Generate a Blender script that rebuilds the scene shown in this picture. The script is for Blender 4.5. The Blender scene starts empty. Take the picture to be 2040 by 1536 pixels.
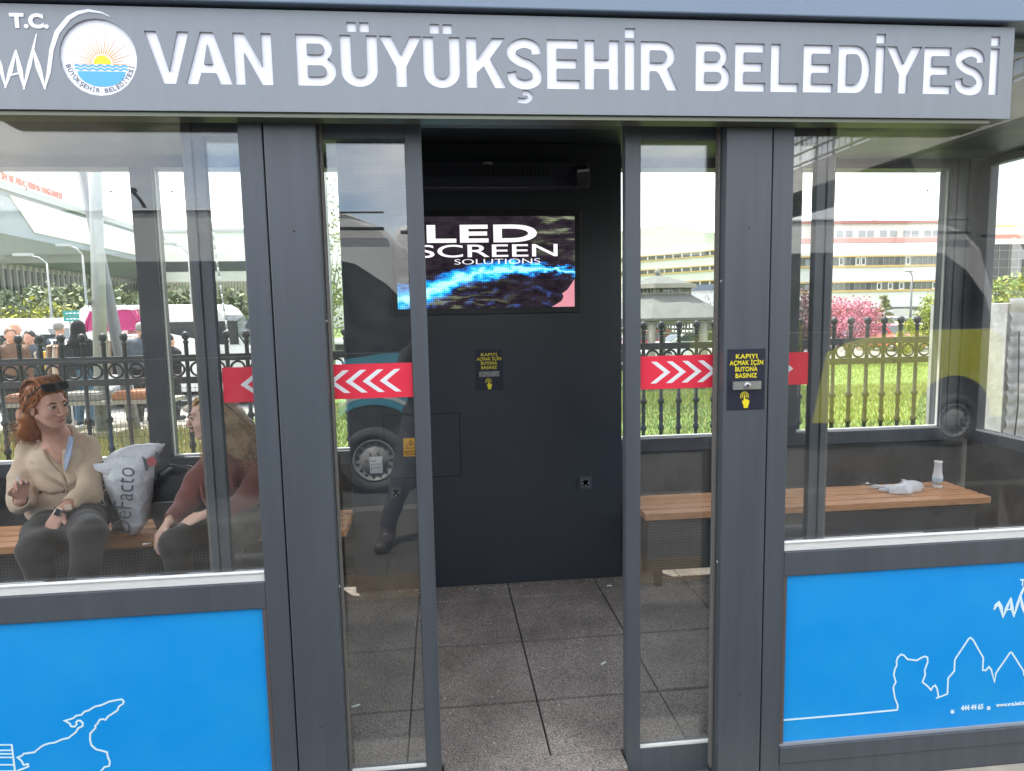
import bpy, math, random
import numpy as np
from mathutils import Vector, Matrix, Euler
R_ = math.radians
random.seed(7); rng = np.random.default_rng(7)
SC = bpy.context.scene; COL = SC.collection
# ------------------------------------------------------------------ camera
CX, CY, CZ = 0.0, -2.183, 1.65
FPX, YAW, PITCH, ROLL = 1373.0, R_(5.87), R_(6.27), R_(-1.11)
fw = Vector((math.sin(YAW)*math.cos(PITCH), math.cos(YAW)*math.cos(PITCH), -math.sin(PITCH)))
rt0 = Vector((math.cos(YAW), -math.sin(YAW), 0)); up0 = rt0.cross(fw)
rt = rt0*math.cos(ROLL)+up0*math.sin(ROLL); up = -rt0*math.sin(ROLL)+up0*math.cos(ROLL)
cam_d = bpy.data.cameras.new('camera'); cam = bpy.data.objects.new('camera', cam_d); COL.objects.link(cam)
cam.matrix_world = Matrix(((rt.x, up.x, -fw.x, CX), (rt.y, up.y, -fw.y, CY), (rt.z, up.z, -fw.z, CZ), (0, 0, 0, 1)))
cam_d.sensor_fit = 'HORIZONTAL'; cam_d.sensor_width = 36; cam_d.lens = FPX/2040*36
cam_d.clip_start = 0.02; cam_d.clip_end = 5000
SC.camera = cam
# ------------------------------------------------------------------ light
SUN_EL, SUN_AZ = R_(63), R_(-34)           # azimuth measured from +Y towards +X: the sun stands behind the shelter
sdir = Vector((math.sin(SUN_AZ)*math.cos(SUN_EL), math.cos(SUN_AZ)*math.cos(SUN_EL), math.sin(SUN_EL)))
W = bpy.data.worlds.new('World'); SC.world = W; W.use_nodes = True
nt = W.node_tree; nt.nodes.clear()
wo = nt.nodes.new('ShaderNodeOutputWorld'); bg = nt.nodes.new('ShaderNodeBackground'); bg.inputs[1].default_value = 0.15
sky = nt.nodes.new('ShaderNodeTexSky'); sky.sky_type = 'NISHITA'; sky.sun_disc = False
sky.sun_elevation = SUN_EL; sky.sun_rotation = SUN_AZ; sky.altitude = 1700; sky.air_density = 1.0; sky.dust_density = 2.0
tc = nt.nodes.new('ShaderNodeTexCoord'); mp = nt.nodes.new('ShaderNodeMapping'); mp.inputs['Scale'].default_value = (1.2, 1.2, 3.6)
cn = nt.nodes.new('ShaderNodeTexNoise'); cn.inputs['Scale'].default_value = 1.6; cn.inputs['Detail'].default_value = 9; cn.inputs['Roughness'].default_value = .58
cr = nt.nodes.new('ShaderNodeValToRGB'); cr.color_ramp.elements[0].position = .34; cr.color_ramp.elements[1].position = .60
cm = nt.nodes.new('ShaderNodeMixRGB'); cm.inputs[2].default_value = (8.6, 8.6, 8.5, 1)
L = nt.links.new
L(tc.outputs['Generated'], mp.inputs[0]); L(mp.outputs[0], cn.inputs[0]); L(cn.outputs['Fac'], cr.inputs[0])
L(cr.outputs[0], cm.inputs[0]); L(sky.outputs[0], cm.inputs[1]); L(cm.outputs[0], bg.inputs[0]); L(bg.outputs[0], wo.inputs[0])
sd = bpy.data.lights.new('sun', 'SUN'); sd.energy = 4.0; sd.angle = R_(.8); sd.color = (1, .95, .87)
so = bpy.data.objects.new('sun', sd); COL.objects.link(so); so.rotation_euler = sdir.to_track_quat('Z', 'Y').to_euler()
SC.view_settings.view_transform = 'Standard'; SC.view_settings.look = 'None'; SC.view_settings.exposure = 1.58; SC.view_settings.gamma = 1
SC.render.engine = 'CYCLES'; cy = SC.cycles
cy.max_bounces = 8; cy.transparent_max_bounces = 24; cy.glossy_bounces = 4; cy.diffuse_bounces = 5; cy.caustics_reflective = False; cy.caustics_refractive = False
cy.sample_clamp_indirect = 4
# ------------------------------------------------------------------ helpers
def P(px, py, y):
    """the point of the plane Y = y that shows at photo pixel (px, py)"""
    d = fw + rt*((px-1020)/FPX) - up*((py-768)/FPX)
    t = (y-CY)/d.y
    return Vector((CX+d.x*t, y, CZ+d.z*t))
def PZ(px, py, z):
    d = fw + rt*((px-1020)/FPX) - up*((py-768)/FPX)
    t = (z-CZ)/d.z
    return Vector((CX+d.x*t, CY+d.y*t, z))
GX = -0.06
def gz(y):
    a = [(-9999, GX), (9, GX), (15, -.5), (35, -1.0), (9999, -1.0)]
    for (y0, z0), (y1, z1) in zip(a, a[1:]):
        if y <= y1: return z0+(z1-z0)*(y-y0)/(y1-y0)
MATS = {}
def mat(name, col, rough=.6, metal=0., spec=.5, noise=None, bump=None, col2=None, coat=0., stretch=None, objcol=False, emit=None, sheen=0, rnoise=None, sss=0):
    if name in MATS: return MATS[name]
    m = bpy.data.materials.new(name); m.use_nodes = True; t = m.node_tree; b = t.nodes['Principled BSDF']; l = t.links.new
    b.inputs['Base Color'].default_value = (*col, 1); b.inputs['Roughness'].default_value = rough; b.inputs['Metallic'].default_value = metal
    b.inputs['Specular IOR Level'].default_value = spec; b.inputs['Coat Weight'].default_value = coat
    if sss: b.inputs['Subsurface Weight'].default_value = sss; b.inputs['Subsurface Radius'].default_value = (.012, .005, .003); b.inputs['Subsurface Scale'].default_value = 1.0
    if sheen: b.inputs['Sheen Weight'].default_value = sheen
    if emit: b.inputs['Emission Color'].default_value = (*emit[0], 1); b.inputs['Emission Strength'].default_value = emit[1]
    c = t.nodes.new('ShaderNodeTexCoord'); src = c.outputs['Object']
    if stretch:
        q = t.nodes.new('ShaderNodeMapping'); q.inputs['Scale'].default_value = stretch; l(src, q.inputs[0]); src = q.outputs[0]
    base = None
    if objcol:
        oi = t.nodes.new('ShaderNodeObjectInfo'); base = oi.outputs['Color']; l(base, b.inputs['Base Color'])
    if noise:
        n = t.nodes.new('ShaderNodeTexNoise'); n.inputs['Scale'].default_value = noise[0]; n.inputs['Detail'].default_value = noise[2] if len(noise) > 2 else 6
        n.inputs['Roughness'].default_value = .62
        l(src, n.inputs[0]); rr = t.nodes.new('ShaderNodeValToRGB'); rr.color_ramp.elements[0].position = .3; rr.color_ramp.elements[1].position = .7
        c2 = col2 or tuple(x*(1-noise[1]) for x in col)
        if base:
            mx = t.nodes.new('ShaderNodeMixRGB'); mx.blend_type = 'MULTIPLY'; mx.inputs[0].default_value = 1
            rr.color_ramp.elements[0].color = (1-noise[1],)*3+(1,); rr.color_ramp.elements[1].color = (1, 1, 1, 1)
            l(n.outputs['Fac'], rr.inputs[0]); l(base, mx.inputs[1]); l(rr.outputs[0], mx.inputs[2]); l(mx.outputs[0], b.inputs['Base Color'])
        else:
            rr.color_ramp.elements[0].color = (*c2, 1); rr.color_ramp.elements[1].color = (*col, 1)
            l(n.outputs['Fac'], rr.inputs[0]); l(rr.outputs[0], b.inputs['Base Color'])
    if rnoise:
        n = t.nodes.new('ShaderNodeTexNoise'); n.inputs['Scale'].default_value = rnoise[0]; n.inputs['Detail'].default_value = 5; l(src, n.inputs[0])
        mr = t.nodes.new('ShaderNodeMapRange'); mr.inputs[3].default_value = rough-rnoise[1]; mr.inputs[4].default_value = rough+rnoise[1]
        l(n.outputs['Fac'], mr.inputs[0]); l(mr.outputs[0], b.inputs['Roughness'])
    if bump:
        n = t.nodes.new('ShaderNodeTexNoise'); n.inputs['Scale'].default_value = bump[0]; n.inputs['Detail'].default_value = 8; l(src, n.inputs[0])
        bp = t.nodes.new('ShaderNodeBump'); bp.inputs['Strength'].default_value = bump[1]; bp.inputs['Distance'].default_value = bump[2] if len(bump) > 2 else .01
        l(n.outputs['Fac'], bp.inputs['Height']); l(bp.outputs[0], b.inputs['Normal'])
    MATS[name] = m; return m
def glassmat(name, r0, tint, dirt=.02):
    m = bpy.data.materials.new(name); m.use_nodes = True; t = m.node_tree; t.nodes.clear(); l = t.links.new; N = t.nodes.new
    o = N('ShaderNodeOutputMaterial'); tr = N('ShaderNodeBsdfTransparent'); tr.inputs[0].default_value = (*tint, 1)
    gl = N('ShaderNodeBsdfGlossy'); gl.inputs['Roughness'].default_value = 0; gl.inputs[0].default_value = (1, 1, 1, 1)
    lw = N('ShaderNodeLayerWeight'); lw.inputs[0].default_value = .5
    pw = N('ShaderNodeMath'); pw.operation = 'POWER'; pw.inputs[1].default_value = 5
    ml = N('ShaderNodeMath'); ml.operation = 'MULTIPLY_ADD'; ml.inputs[1].default_value = 1-r0; ml.inputs[2].default_value = r0
    mx = N('ShaderNodeMixShader'); l(lw.outputs['Facing'], pw.inputs[0]); l(pw.outputs[0], ml.inputs[0]); l(ml.outputs[0], mx.inputs[0])
    l(tr.outputs[0], mx.inputs[1]); l(gl.outputs[0], mx.inputs[2])
    df = N('ShaderNodeBsdfDiffuse'); df.inputs[0].default_value = (.75, .75, .75, 1)
    c = N('ShaderNodeTexCoord'); n = N('ShaderNodeTexNoise'); n.inputs['Scale'].default_value = 9; n.inputs['Detail'].default_value = 8; n.inputs['Roughness'].default_value = .7
    l(c.outputs['Object'], n.inputs[0]); rr = N('ShaderNodeValToRGB'); rr.color_ramp.elements[0].position = .42; rr.color_ramp.elements[1].position = .8
    rr.color_ramp.elements[0].color = (dirt*.5,)*3+(1,); rr.color_ramp.elements[1].color = (dirt*4,)*3+(1,); l(n.outputs['Fac'], rr.inputs[0])
    m2 = N('ShaderNodeMixShader'); l(rr.outputs[0], m2.inputs[0]); l(mx.outputs[0], m2.inputs[1]); l(df.outputs[0], m2.inputs[2]); l(m2.outputs[0], o.inputs[0])
    MATS[name] = m; return m
ORG = {}
def props(o, label=None, cat=None, group=None, kind=None):
    if label: o['label'] = label
    if cat: o['category'] = cat
    if group: o['group'] = group
    if kind: o['kind'] = kind
def thing(name, label, cat, loc=(0, 0, 0), group=None, kind=None):
    o = bpy.data.objects.new(name, None); COL.objects.link(o); o.location = loc; o.empty_display_size = .1
    ORG[o.name] = Vector(loc); props(o, label, cat, group, kind); return o
class MB:
    def __init__(s): s.v = []; s.f = []; s.mi = []; s.sm = []
    def add(s, vs, fs, mi=0, sm=False):
        k = len(s.v); s.v += [tuple(a) for a in vs]; s.f += [tuple(i+k for i in f) for f in fs]; s.mi += [mi]*len(fs); s.sm += [sm]*len(fs); return s
    def box(s, x0, x1, y0, y1, z0, z1, mi=0, M=None):
        vs = [Vector((x, y, z)) for x in (x0, x1) for y in (y0, y1) for z in (z0, z1)]
        if M is not None: vs = [M @ a for a in vs]
        return s.add(vs, [(0, 1, 3, 2), (4, 6, 7, 5), (0, 4, 5, 1), (2, 3, 7, 6), (0, 2, 6, 4), (1, 5, 7, 3)], mi)
    def cyl(s, p0, p1, r0, r1=None, n=12, mi=0, cap=True, sm=True):
        r1 = r0 if r1 is None else r1; p0 = Vector(p0); p1 = Vector(p1); d = (p1-p0).normalized()
        a = d.orthogonal().normalized(); b = d.cross(a); k = len(s.v)
        vs = []
        for p, r in ((p0, r0), (p1, r1)):
            vs += [p+(a*math.cos(2*math.pi*i/n)+b*math.sin(2*math.pi*i/n))*r for i in range(n)]
        s.add(vs, [(i, (i+1) % n, n+(i+1) % n, n+i) for i in range(n)], mi, sm)
        if cap:
            s.f += [tuple(k+i for i in reversed(range(n))), tuple(k+n+i for i in range(n))]; s.mi += [mi]*2; s.sm += [False]*2
        return s
    def lathe(s, prof, base=(0, 0, 0), n=16, mi=0, M=None, sm=True):
        """prof: (r, z) pairs; revolved round z through base"""
        vs = []
        for r, z in prof: vs += [Vector((base[0]+r*math.cos(2*math.pi*i/n), base[1]+r*math.sin(2*math.pi*i/n), base[2]+z)) for i in range(n)]
        if M is not None: vs = [M @ a for a in vs]
        fs = [(j*n+i, j*n+(i+1) % n, (j+1)*n+(i+1) % n, (j+1)*n+i) for j in range(len(prof)-1) for i in range(n)]
        fs += [tuple(reversed(range(n))), tuple((len(prof)-1)*n+i for i in range(n))]
        return s.add(vs, fs, mi, sm)
    def tube(s, pts, r, n=8, mi=0, closed=False):
        pts = [Vector(p) for p in pts]; m = len(pts); rr = r if isinstance(r, (list, tuple)) else [r]*m
        a = None; vs = []
        for i, p in enumerate(pts):
            if closed: d = pts[(i+1) % m]-pts[i-1]
            else: d = pts[min(i+1, m-1)]-pts[max(i-1, 0)]
            d = d.normalized() if d.length > 1e-9 else Vector((0, 0, 1))
            a = d.orthogonal().normalized() if a is None else (a-d*a.dot(d)).normalized()
            b = d.cross(a)
            vs += [p+(a*math.cos(2*math.pi*j/n)+b*math.sin(2*math.pi*j/n))*rr[i] for j in range(n)]
        q = m if closed else m-1
        fs = [(i*n+j, i*n+(j+1) % n, ((i+1) % m)*n+(j+1) % n, ((i+1) % m)*n+j) for i in range(q) for j in range(n)]
        if not closed: fs += [tuple(reversed(range(n))), tuple((m-1)*n+j for j in range(n))]
        return s.add(vs, fs, mi, True)
    def sph(s, c, r, n=12, mi=0, M=None):
        r = (r, r, r) if isinstance(r, (int, float)) else r; c = Vector(c); h = n//2
        vs = [Vector((0, 0, -r[2]))]+[Vector((r[0]*math.sin(math.pi*j/h)*math.cos(2*math.pi*i/n), r[1]*math.sin(math.pi*j/h)*math.sin(2*math.pi*i/n), -r[2]*math.cos(math.pi*j/h))) for j in range(1, h) for i in range(n)]+[Vector((0, 0, r[2]))]
        if M is not None: vs = [M @ a for a in vs]
        vs = [a+c for a in vs]; e = len(vs)-1
        fs = [(0, 1+(i+1) % n, 1+i) for i in range(n)]+[(1+(j-1)*n+i, 1+(j-1)*n+(i+1) % n, 1+j*n+(i+1) % n, 1+j*n+i) for j in range(1, h-1) for i in range(n)]+[(e, 1+(h-2)*n+i, 1+(h-2)*n+(i+1) % n) for i in range(n)]
        return s.add(vs, fs, mi, True)
    def prism(s, poly, d, mi=0):
        """poly: 3-D points of a planar outline; d: extrusion vector"""
        d = Vector(d); n = len(poly); a = [Vector(p) for p in poly]
        s.add(a+[p+d for p in a], [tuple(range(n)), tuple(reversed(range(n, 2*n)))]+[(i, n+i, n+(i+1) % n, (i+1) % n) for i in range(n)], mi); return s
    def ribbon(s, pts, w, nrm=(0, -1, 0), th=.001, mi=0, closed=False):
        """a flat mitred stroke lying in the plane with normal nrm"""
        pts = [Vector(p) for p in pts]; N_ = Vector(nrm); m = len(pts); ww = w if isinstance(w, (list, tuple)) else [w]*m; A = []; B = []
        for i, p in enumerate(pts):
            if closed: d0 = (p-pts[i-1]).normalized(); d1 = (pts[(i+1) % m]-p).normalized()
            else:
                d0 = (p-pts[i-1]).normalized() if i else (pts[1]-p).normalized()
                d1 = (pts[i+1]-p).normalized() if i < m-1 else d0
            t = d0+d1; t = t.normalized() if t.length > .05 else d0
            sd_ = t.cross(N_).normalized(); q = max(.45, sd_.dot(d0.cross(N_))); h = ww[i]/2/q
            A.append(p+sd_*h); B.append(p-sd_*h)
        o = N_*th; vs = []
        for a, b in zip(A, B): vs += [a, b, a+o, b+o]
        q = m if closed else m-1; fs = []
        for i in range(q):
            j = (i+1) % m; i4, j4 = 4*i, 4*j
            fs += [(i4+2, j4+2, j4+3, i4+3), (i4, i4+1, j4+1, j4), (i4, j4, j4+2, i4+2), (i4+1, i4+3, j4+3, j4+1)]
        if not closed: fs += [(0, 2, 3, 1), (4*m-4, 4*m-3, 4*m-1, 4*m-2)]
        return s.add(vs, fs, mi)
    def build(s, name, mats, parent=None, bevel=0, label=None, cat=None, group=None, kind=None, loc=None):
        me = bpy.data.meshes.new(name); mats = mats if isinstance(mats, (list, tuple)) else [mats]
        org = Vector((0, 0, 0))
        if parent is not None: org = ORG[parent.name]
        elif loc is not None: org = Vector(loc)
        me.from_pydata([(a[0]-org.x, a[1]-org.y, a[2]-org.z) for a in s.v], [], s.f)
        for m in mats: me.materials.append(m)
        me.polygons.foreach_set('material_index', s.mi); me.polygons.foreach_set('use_smooth', s.sm); me.update()
        o = bpy.data.objects.new(name, me); COL.objects.link(o); ORG[o.name] = org
        if parent is not None: o.parent = parent
        elif loc is not None: o.location = loc
        if bevel:
            b = o.modifiers.new('bevel', 'BEVEL'); b.width = bevel; b.segments = 2; b.limit_method = 'ANGLE'; b.angle_limit = R_(40)
        props(o, label, cat, group, kind); return o
def bx(name, b, m, parent=None, bevel=0, **k): return MB().box(*b).build(name, m, parent, bevel, **k)
def dup(root, loc=None, rotz=None, label=None, color=None, scale=None):
    r = root.copy(); COL.objects.link(r)
    if loc is not None: r.location = loc
    if rotz is not None: r.rotation_euler = (0, 0, rotz)
    if scale is not None: r.scale = scale
    if label: r['label'] = label
    def rec(a, b):
        for ch in [c for c in a.children]:
            c = ch.copy(); COL.objects.link(c); c.parent = b
            if color and 'paint' in ch: c.color = (*color, 1)
            rec(ch, c)
    rec(root, r)
    if color and 'paint' in root: r.color = (*color, 1)
    return r
# text -> 2-D splines (bezier point triples), in unit text space
def text_curve(s, offset=0., spacing=1.):
    c = bpy.data.curves.new('t', 'FONT'); c.body = s; c.size = 1; c.space_character = spacing
    o = bpy.data.objects.new('t', c); COL.objects.link(o)
    for q in bpy.context.view_layer.objects: q.select_set(False)
    o.select_set(True); bpy.context.view_layer.objects.active = o
    bpy.ops.object.convert(target='CURVE'); o = bpy.context.view_layer.objects.active
    out = []
    for sp in o.data.splines:
        out.append([(tuple(b.handle_left[:2]), tuple(b.co[:2]), tuple(b.handle_right[:2])) for b in sp.bezier_points])
    bpy.data.objects.remove(o, do_unlink=True); return out
CAP = .73
def fit_splines(spl, x0, x1, z0, capz):
    xs = [b[1][0] for s in spl for b in s]; a, b_ = min(xs), max(xs); sx = (x1-x0)/(b_-a); sz = (capz-z0)/CAP
    return [[tuple((x0+(q[0]-a)*sx, z0+q[1]*sz) for q in b) for b in s] for s in spl]
def flat(sp, n=6):
    out = []
    m = len(sp)
    for i in range(m):
        p0, p1, p2, p3 = sp[i][1], sp[i][2], sp[(i+1) % m][0], sp[(i+1) % m][1]
        ln_ = abs((p3[0]-p0[0])*(p1[1]-p0[1])-(p3[1]-p0[1])*(p1[0]-p0[0]))+abs((p3[0]-p0[0])*(p2[1]-p0[1])-(p3[1]-p0[1])*(p2[0]-p0[0]))
        L2 = (p3[0]-p0[0])**2+(p3[1]-p0[1])**2
        k = 1 if ln_ < 1e-3*L2 else n
        for a in range(k):
            t = a/k; w = ((1-t)**3, 3*t*(1-t)**2, 3*t*t*(1-t), t**3)
            q = (sum(w[z]*p[0] for z, p in enumerate((p0, p1, p2, p3))), sum(w[z]*p[1] for z, p in enumerate((p0, p1, p2, p3))))
            if not out or (q[0]-out[-1][0])**2+(q[1]-out[-1][1])**2 > 1e-4*max(L2, 1e-9): out.append(q)
    return out
def inside(p, poly):
    c = False; n = len(poly)
    for i in range(n):
        (x0, y0), (x1, y1) = poly[i-1], poly[i]
        if (y0 > p[1]) != (y1 > p[1]) and p[0] < (x1-x0)*(p[1]-y0)/(y1-y0)+x0: c = not c
    return c
def splines_mesh(spl, offset, ext, rect=None, grow=None):
    """fill closed bezier splines (even-odd); offset grows the ink outwards -> mesh data in the XY plane"""
    polys = [flat(s) for s in spl]; out = []
    for k, p in enumerate(polys):
        depth = sum(inside(p[0], q) for j, q in enumerate(polys) if j != k)
        area = sum(p[i-1][0]*p[i][1]-p[i][0]*p[i-1][1] for i in range(len(p)))
        if area < 0: p = p[::-1]
        if offset and not (grow and k in grow):
            sgn = 1 if depth % 2 == 0 else -1; r = []; n = len(p)
            for i in range(n):
                a, b, c = p[i-1], p[i], p[(i+1) % n]
                u = Vector((b[0]-a[0], b[1]-a[1])).normalized(); v = Vector((c[0]-b[0], c[1]-b[1])).normalized()
                nu, nv = Vector((u.y, -u.x)), Vector((v.y, -v.x)); h = nu+nv
                h = h.normalized() if h.length > .1 else nu
                q = max(.5, h.dot(nu)); r.append((b[0]+sgn*h.x*offset/q, b[1]+sgn*h.y*offset/q))
            p = r
        out.append(p)
    if rect: x0, x1, z0, z1 = rect; out.append([(x0, z0), (x1, z0), (x1, z1), (x0, z1)])
    c = bpy.data.curves.new('c', 'CURVE'); c.dimensions = '2D'; c.fill_mode = 'BOTH'; c.extrude = ext
    for p in out:
        n = c.splines.new('POLY'); n.points.add(len(p)-1); n.use_cyclic_u = True
        for a, q in zip(n.points, p): a.co = (*q, 0, 1)
    o = bpy.data.objects.new('c', c); COL.objects.link(o); dg = bpy.context.evaluated_depsgraph_get(); dg.update()
    me = bpy.data.meshes.new_from_object(o.evaluated_get(dg)); bpy.data.objects.remove(o, do_unlink=True); return me
def add_me(mb, me, f, mi=0):
    mb.add([f(v.co) for v in me.vertices], [tuple(p.vertices) for p in me.polygons], mi)
def text_on(mb, s, p0, ux, uz, width, cap, off=0., th=.0012, mi=0, spacing=1., align='l'):
    """add filled lettering: p0 = left end of the baseline, ux/uz = unit vectors of the text plane"""
    spl = text_curve(s, spacing=spacing)
    if not spl: return
    xs = [b[1][0] for q in spl for b in q]; nat = (max(xs)-min(xs))*cap/CAP
    if width is None: width = nat
    me = splines_mesh(fit_splines(spl, 0, width, 0, cap), off*cap, th/2)
    ux = Vector(ux); uz = Vector(uz); n = ux.cross(uz); p0 = Vector(p0)
    if align == 'c': p0 = p0-ux*width/2
    add_me(mb, me, lambda v: p0+ux*v.x+uz*v.y+n*(v.z+th/2), mi)
UX, UZ = (1, 0, 0), (0, 0, 1)
# ------------------------------------------------------------------ materials of the shelter
paint = mat('anthracite_paint', (.078, .090, .106), .42, noise=(26, .20), rnoise=(9, .12), stretch=(1, 1, .05))
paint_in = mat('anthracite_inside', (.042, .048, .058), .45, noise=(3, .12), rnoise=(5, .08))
signp = mat('sign_panel_paint', (.20, .222, .252), .36, spec=.7, noise=(30, .07), rnoise=(7, .08), stretch=(1, 1, .12))
white_ac = mat('white_acrylic', (.78, .78, .86), .35, emit=((.85, .88, 1.0), .03))  # faint glow added to the sheet, which is no lamp
white_pl = mat('white_print', (.80, .82, .84), .5)
alu = mat('aluminium_bead', (.55, .56, .58), .38, metal=.6, noise=(30, .2))
alu_light = mat('sunlit_pale_bead', (.82, .82, .80), .45, noise=(18, .2), stretch=(1, 20, 20), rnoise=(8, .2))  # aluminium made paler to stand for sun on sills and pane edges
black = mat('black_plastic', (.012, .013, .016), .4)
rubber = mat('rubber_seal', (.018, .018, .019), .8)
blue = mat('blue_panel_print', (.002, .29, .78), .33, noise=(5, .13, 12), col2=(.012, .33, .77), rnoise=(11, .14))
red = mat('red_film', (.78, .030, .065), .4)
brush = mat('brush_seal', (.22, .21, .19), .95, noise=(300, .5), bump=(300, .9, .004))
g_front = glassmat('window_glass', .052, (.97, .975, .97), .006)
g_leaf = glassmat('door_glass', .085, (.93, .945, .94), .008)
g_back = glassmat('rear_glass', .032, (.98, .985, .98), .005)
yel = mat('yellow_print', (.80, .68, .02), .45); navy = mat('navy_print', (.010, .013, .030), .45)
CXS = .288                                            # centre line of the shelter
mir = lambda x: 2*CXS-x
XR, XL = 3.60, 2*CXS-3.60
sh = thing('bus_shelter', 'grey metal and glass bus stop shelter with lettered sign board over open doors', 'bus shelter', (CXS, 1.1, GX))
# --- front frame
for k, (x0, x1) in enumerate(((-.505, -.352), (mir(-.352), mir(-.505)))):
    MB().box(x0, x1, 0, .062, GX, 2.52).build('door_post', paint, sh, .004)
    MB().box(x0+.01, x1-.01, .062, .066, .02, 2.4).build('post_gasket', rubber, sh)
for s in (0, 1):
    X = (lambda a, b: (a, b)) if s == 0 else (lambda a, b: (mir(b), mir(a)))
    e = XL if s == 0 else 2*CXS-XR
    x0, x1 = X(-.579, -.509); MB().box(x0, x1, .001, .06, GX, 2.52).build('window_stile', paint, sh, .003)
    x0, x1 = X(e, -.579)
    MB().box(x0, x1, .001, .06, .716, .804).build('window_rail', paint, sh, .003); MB().box(x0, x1, .001, .06, 2.50, 2.56).build('top_rail', paint, sh, .003)
    MB().box(x0, x1, .001, .06, GX, .026).box(x0, x1, -.004, .06, .0265, .088).build('base_rail', paint, sh, .003)
    MB().box(x0, x1, .006, .034, .8045, .832).box(x0, x1, .002, .02, .832, .838).build('sill_bead', alu_light, sh, .002)
    MB().box(x0, x1, .004, .012, .0885, .099).build('panel_bead', mat('grey_lip', (.30, .33, .38), .4), sh)
    xa, xb = X(-.592, -.5795); MB().box(xa, xb, .003, .02, .099, .716).build('panel_bead', mat('brown_grey_bead', (.095, .08, .078), .5), sh)
    x0, x1 = X(e, -.592); pn = MB().box(x0, x1, .012, .03, .0995, .7155).build('graphic_panel', blue, sh)
    x0, x1 = X(e+.05, -.5795); MB().box(x0, x1, .0205, .0285, .8385, 2.50).build('window_pane', g_front, sh)
    # brush seal hanging at the slot the leaf slides through
    if s == 0: PL = pn
    else: PR = pn
# drawn skyline on the panels
def zp(u, v, ox, oy, sc, y): return P(ox+u/sc, oy+v/sc, y)
ln = mat('pale_line_print', (.74, .90, .93), .5)
q = lambda u, v: zp(u, v, 1700, 1100, 3.5235, .0118)
pts = [P(1555, 1435, .0118)]+[q(*a) for a in ((0,1137),(308,1107),(312,1075),(290,1020),(280,950),(298,910),(283,860),(292,820),(305,795),(302,770),(312,738),(335,718),(355,724),(380,752),(445,760),(475,742),(500,732),(520,738),(522,770),(500,830),(505,860),(485,912),(520,940),(545,968),(557,945),(575,935),(588,960),(597,1010),(587,1024),(660,995),(665,885),(708,835),(712,755),(808,610),(822,600),(838,612),(912,742),(907,828),(930,830),(952,805),(968,825),(990,912),(1000,850),(1100,705),(1112,705),(1195,835),(1197,862),(1230,870),(1262,960),(1300,880),(1420,1010),(1700,990))]
m = MB().ribbon(pts, .0058, th=.0007)
# lettering and marks of the right panel
def pline(mb, pl, qf, k, mi=0, th=.0011):
    for st in pl:
        mb.ribbon([qf(a, b) for a, b, w in st], [w*k for a, b, w in st], th=th, mi=mi); th += .00012
van = [[(985,405,8),(1000,375,22),(1020,360,26),(1035,385,26),(1050,460,6)],[(1048,460,6),(1075,390,20),(1108,318,8)],[(1106,320,8),(1112,390,24),(1126,455,6)],[(1124,455,6),(1150,370,18),(1180,285,16),(1197,250,14),(1225,215,10)],[(1172,295,6),(1186,380,22),(1208,450,8)],[(1208,450,6),(1222,360,14),(1240,270,14),(1290,220,12),(1350,205,5)],[(1062,408,7),(1112,398,7)]]
kk = (P(1800, 1300, .0118)-P(1799, 1300, .0118)).length/3.5235
pline(m, van, q, kk)
c = q(1325, 330); m.lathe([(.052, 0), (.052, .001)], n=40, M=Matrix.Translation(c) @ Matrix.Rotation(R_(90), 4, 'X'), sm=False)
text_on(m, 'T.C.', q(1168, 236), UX, UZ, None, 46*kk, .02)
for (u0, v0, ic) in ((683, 1132, 0), (937, 1106, 1)):
    a = q(u0, v0); m.box(a.x, a.x+.0132, .0106, .0116, a.z, a.z+.0135)
text_on(m, '444 44 65', q(756, 1112), UX, UZ, (q(908, 1110)-q(756, 1112)).x, 36*kk, .035)
text_on(m, 'www.van.bel.tr', q(1002, 1086), UX, UZ, .115, 27*kk, .04)
mm = m.build('panel_drawing', ln, sh)
m = MB(); a = q(708, 1108); m.tube([a+Vector((-.004, -.0012, .003)), a+Vector((-.002, -.0012, -.001)), a+Vector((.001, -.0012, -.003)), a+Vector((.004, -.0012, -.0035))], .0012, 5)
m.build('panel_icon', blue, sh); m = MB(); a = q(960, 1081); m.ribbon([a+Vector((.0045*math.cos(t), -.0012, .0045*math.sin(t))) for t in np.linspace(0, 6.28, 17)[:-1]], .001, th=.0004, closed=True)
m.ribbon([a+Vector((-.0045, -.0012, 0)), a+Vector((.0045, -.0012, 0))], .0008, th=.0003); m.build('panel_icon', blue, sh)
q = lambda u, v: zp(u, v, 0, 1100, 3.4, .0118)
m = MB().ribbon([q(*a) for a in ((120,1480),(168,1462),(192,1452),(190,1436),(160,1440),(148,1415),(120,1390),(150,1378),(160,1365),(235,1355),(250,1340),(290,1310),(330,1295),(370,1290),(420,1268),(465,1258),(515,1218),(530,1192),(560,1178),(562,1158),(545,1142),(528,1140),(517,1150),(519,1168),(505,1182),(482,1180),(472,1160),(440,1142),(498,1124),(515,1108),(552,1102),(572,1080),(600,1072),(645,1045),(682,1038),(740,1012),(800,1000),(825,997),(840,1012),(832,1028),(805,1045),(797,1070),(765,1092),(735,1110),(715,1135),(695,1130),(675,1135),(662,1160),(645,1175),(648,1190),(612,1228),(610,1270),(620,1308),(650,1335),(690,1345),(725,1355),(732,1390),(745,1420),(740,1448),(708,1455),(685,1482),(600,1570),(400,1620),(180,1600),(110,1540))], .0055, th=.0007, closed=True)
for i, (v, e) in enumerate(((1305,80),(1342,83),(1366,86),(1390,88),(1440,94),(1482,100),(1520,106))): m.ribbon([q(-180, v), q(e, v)], .004, th=.0009)
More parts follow.
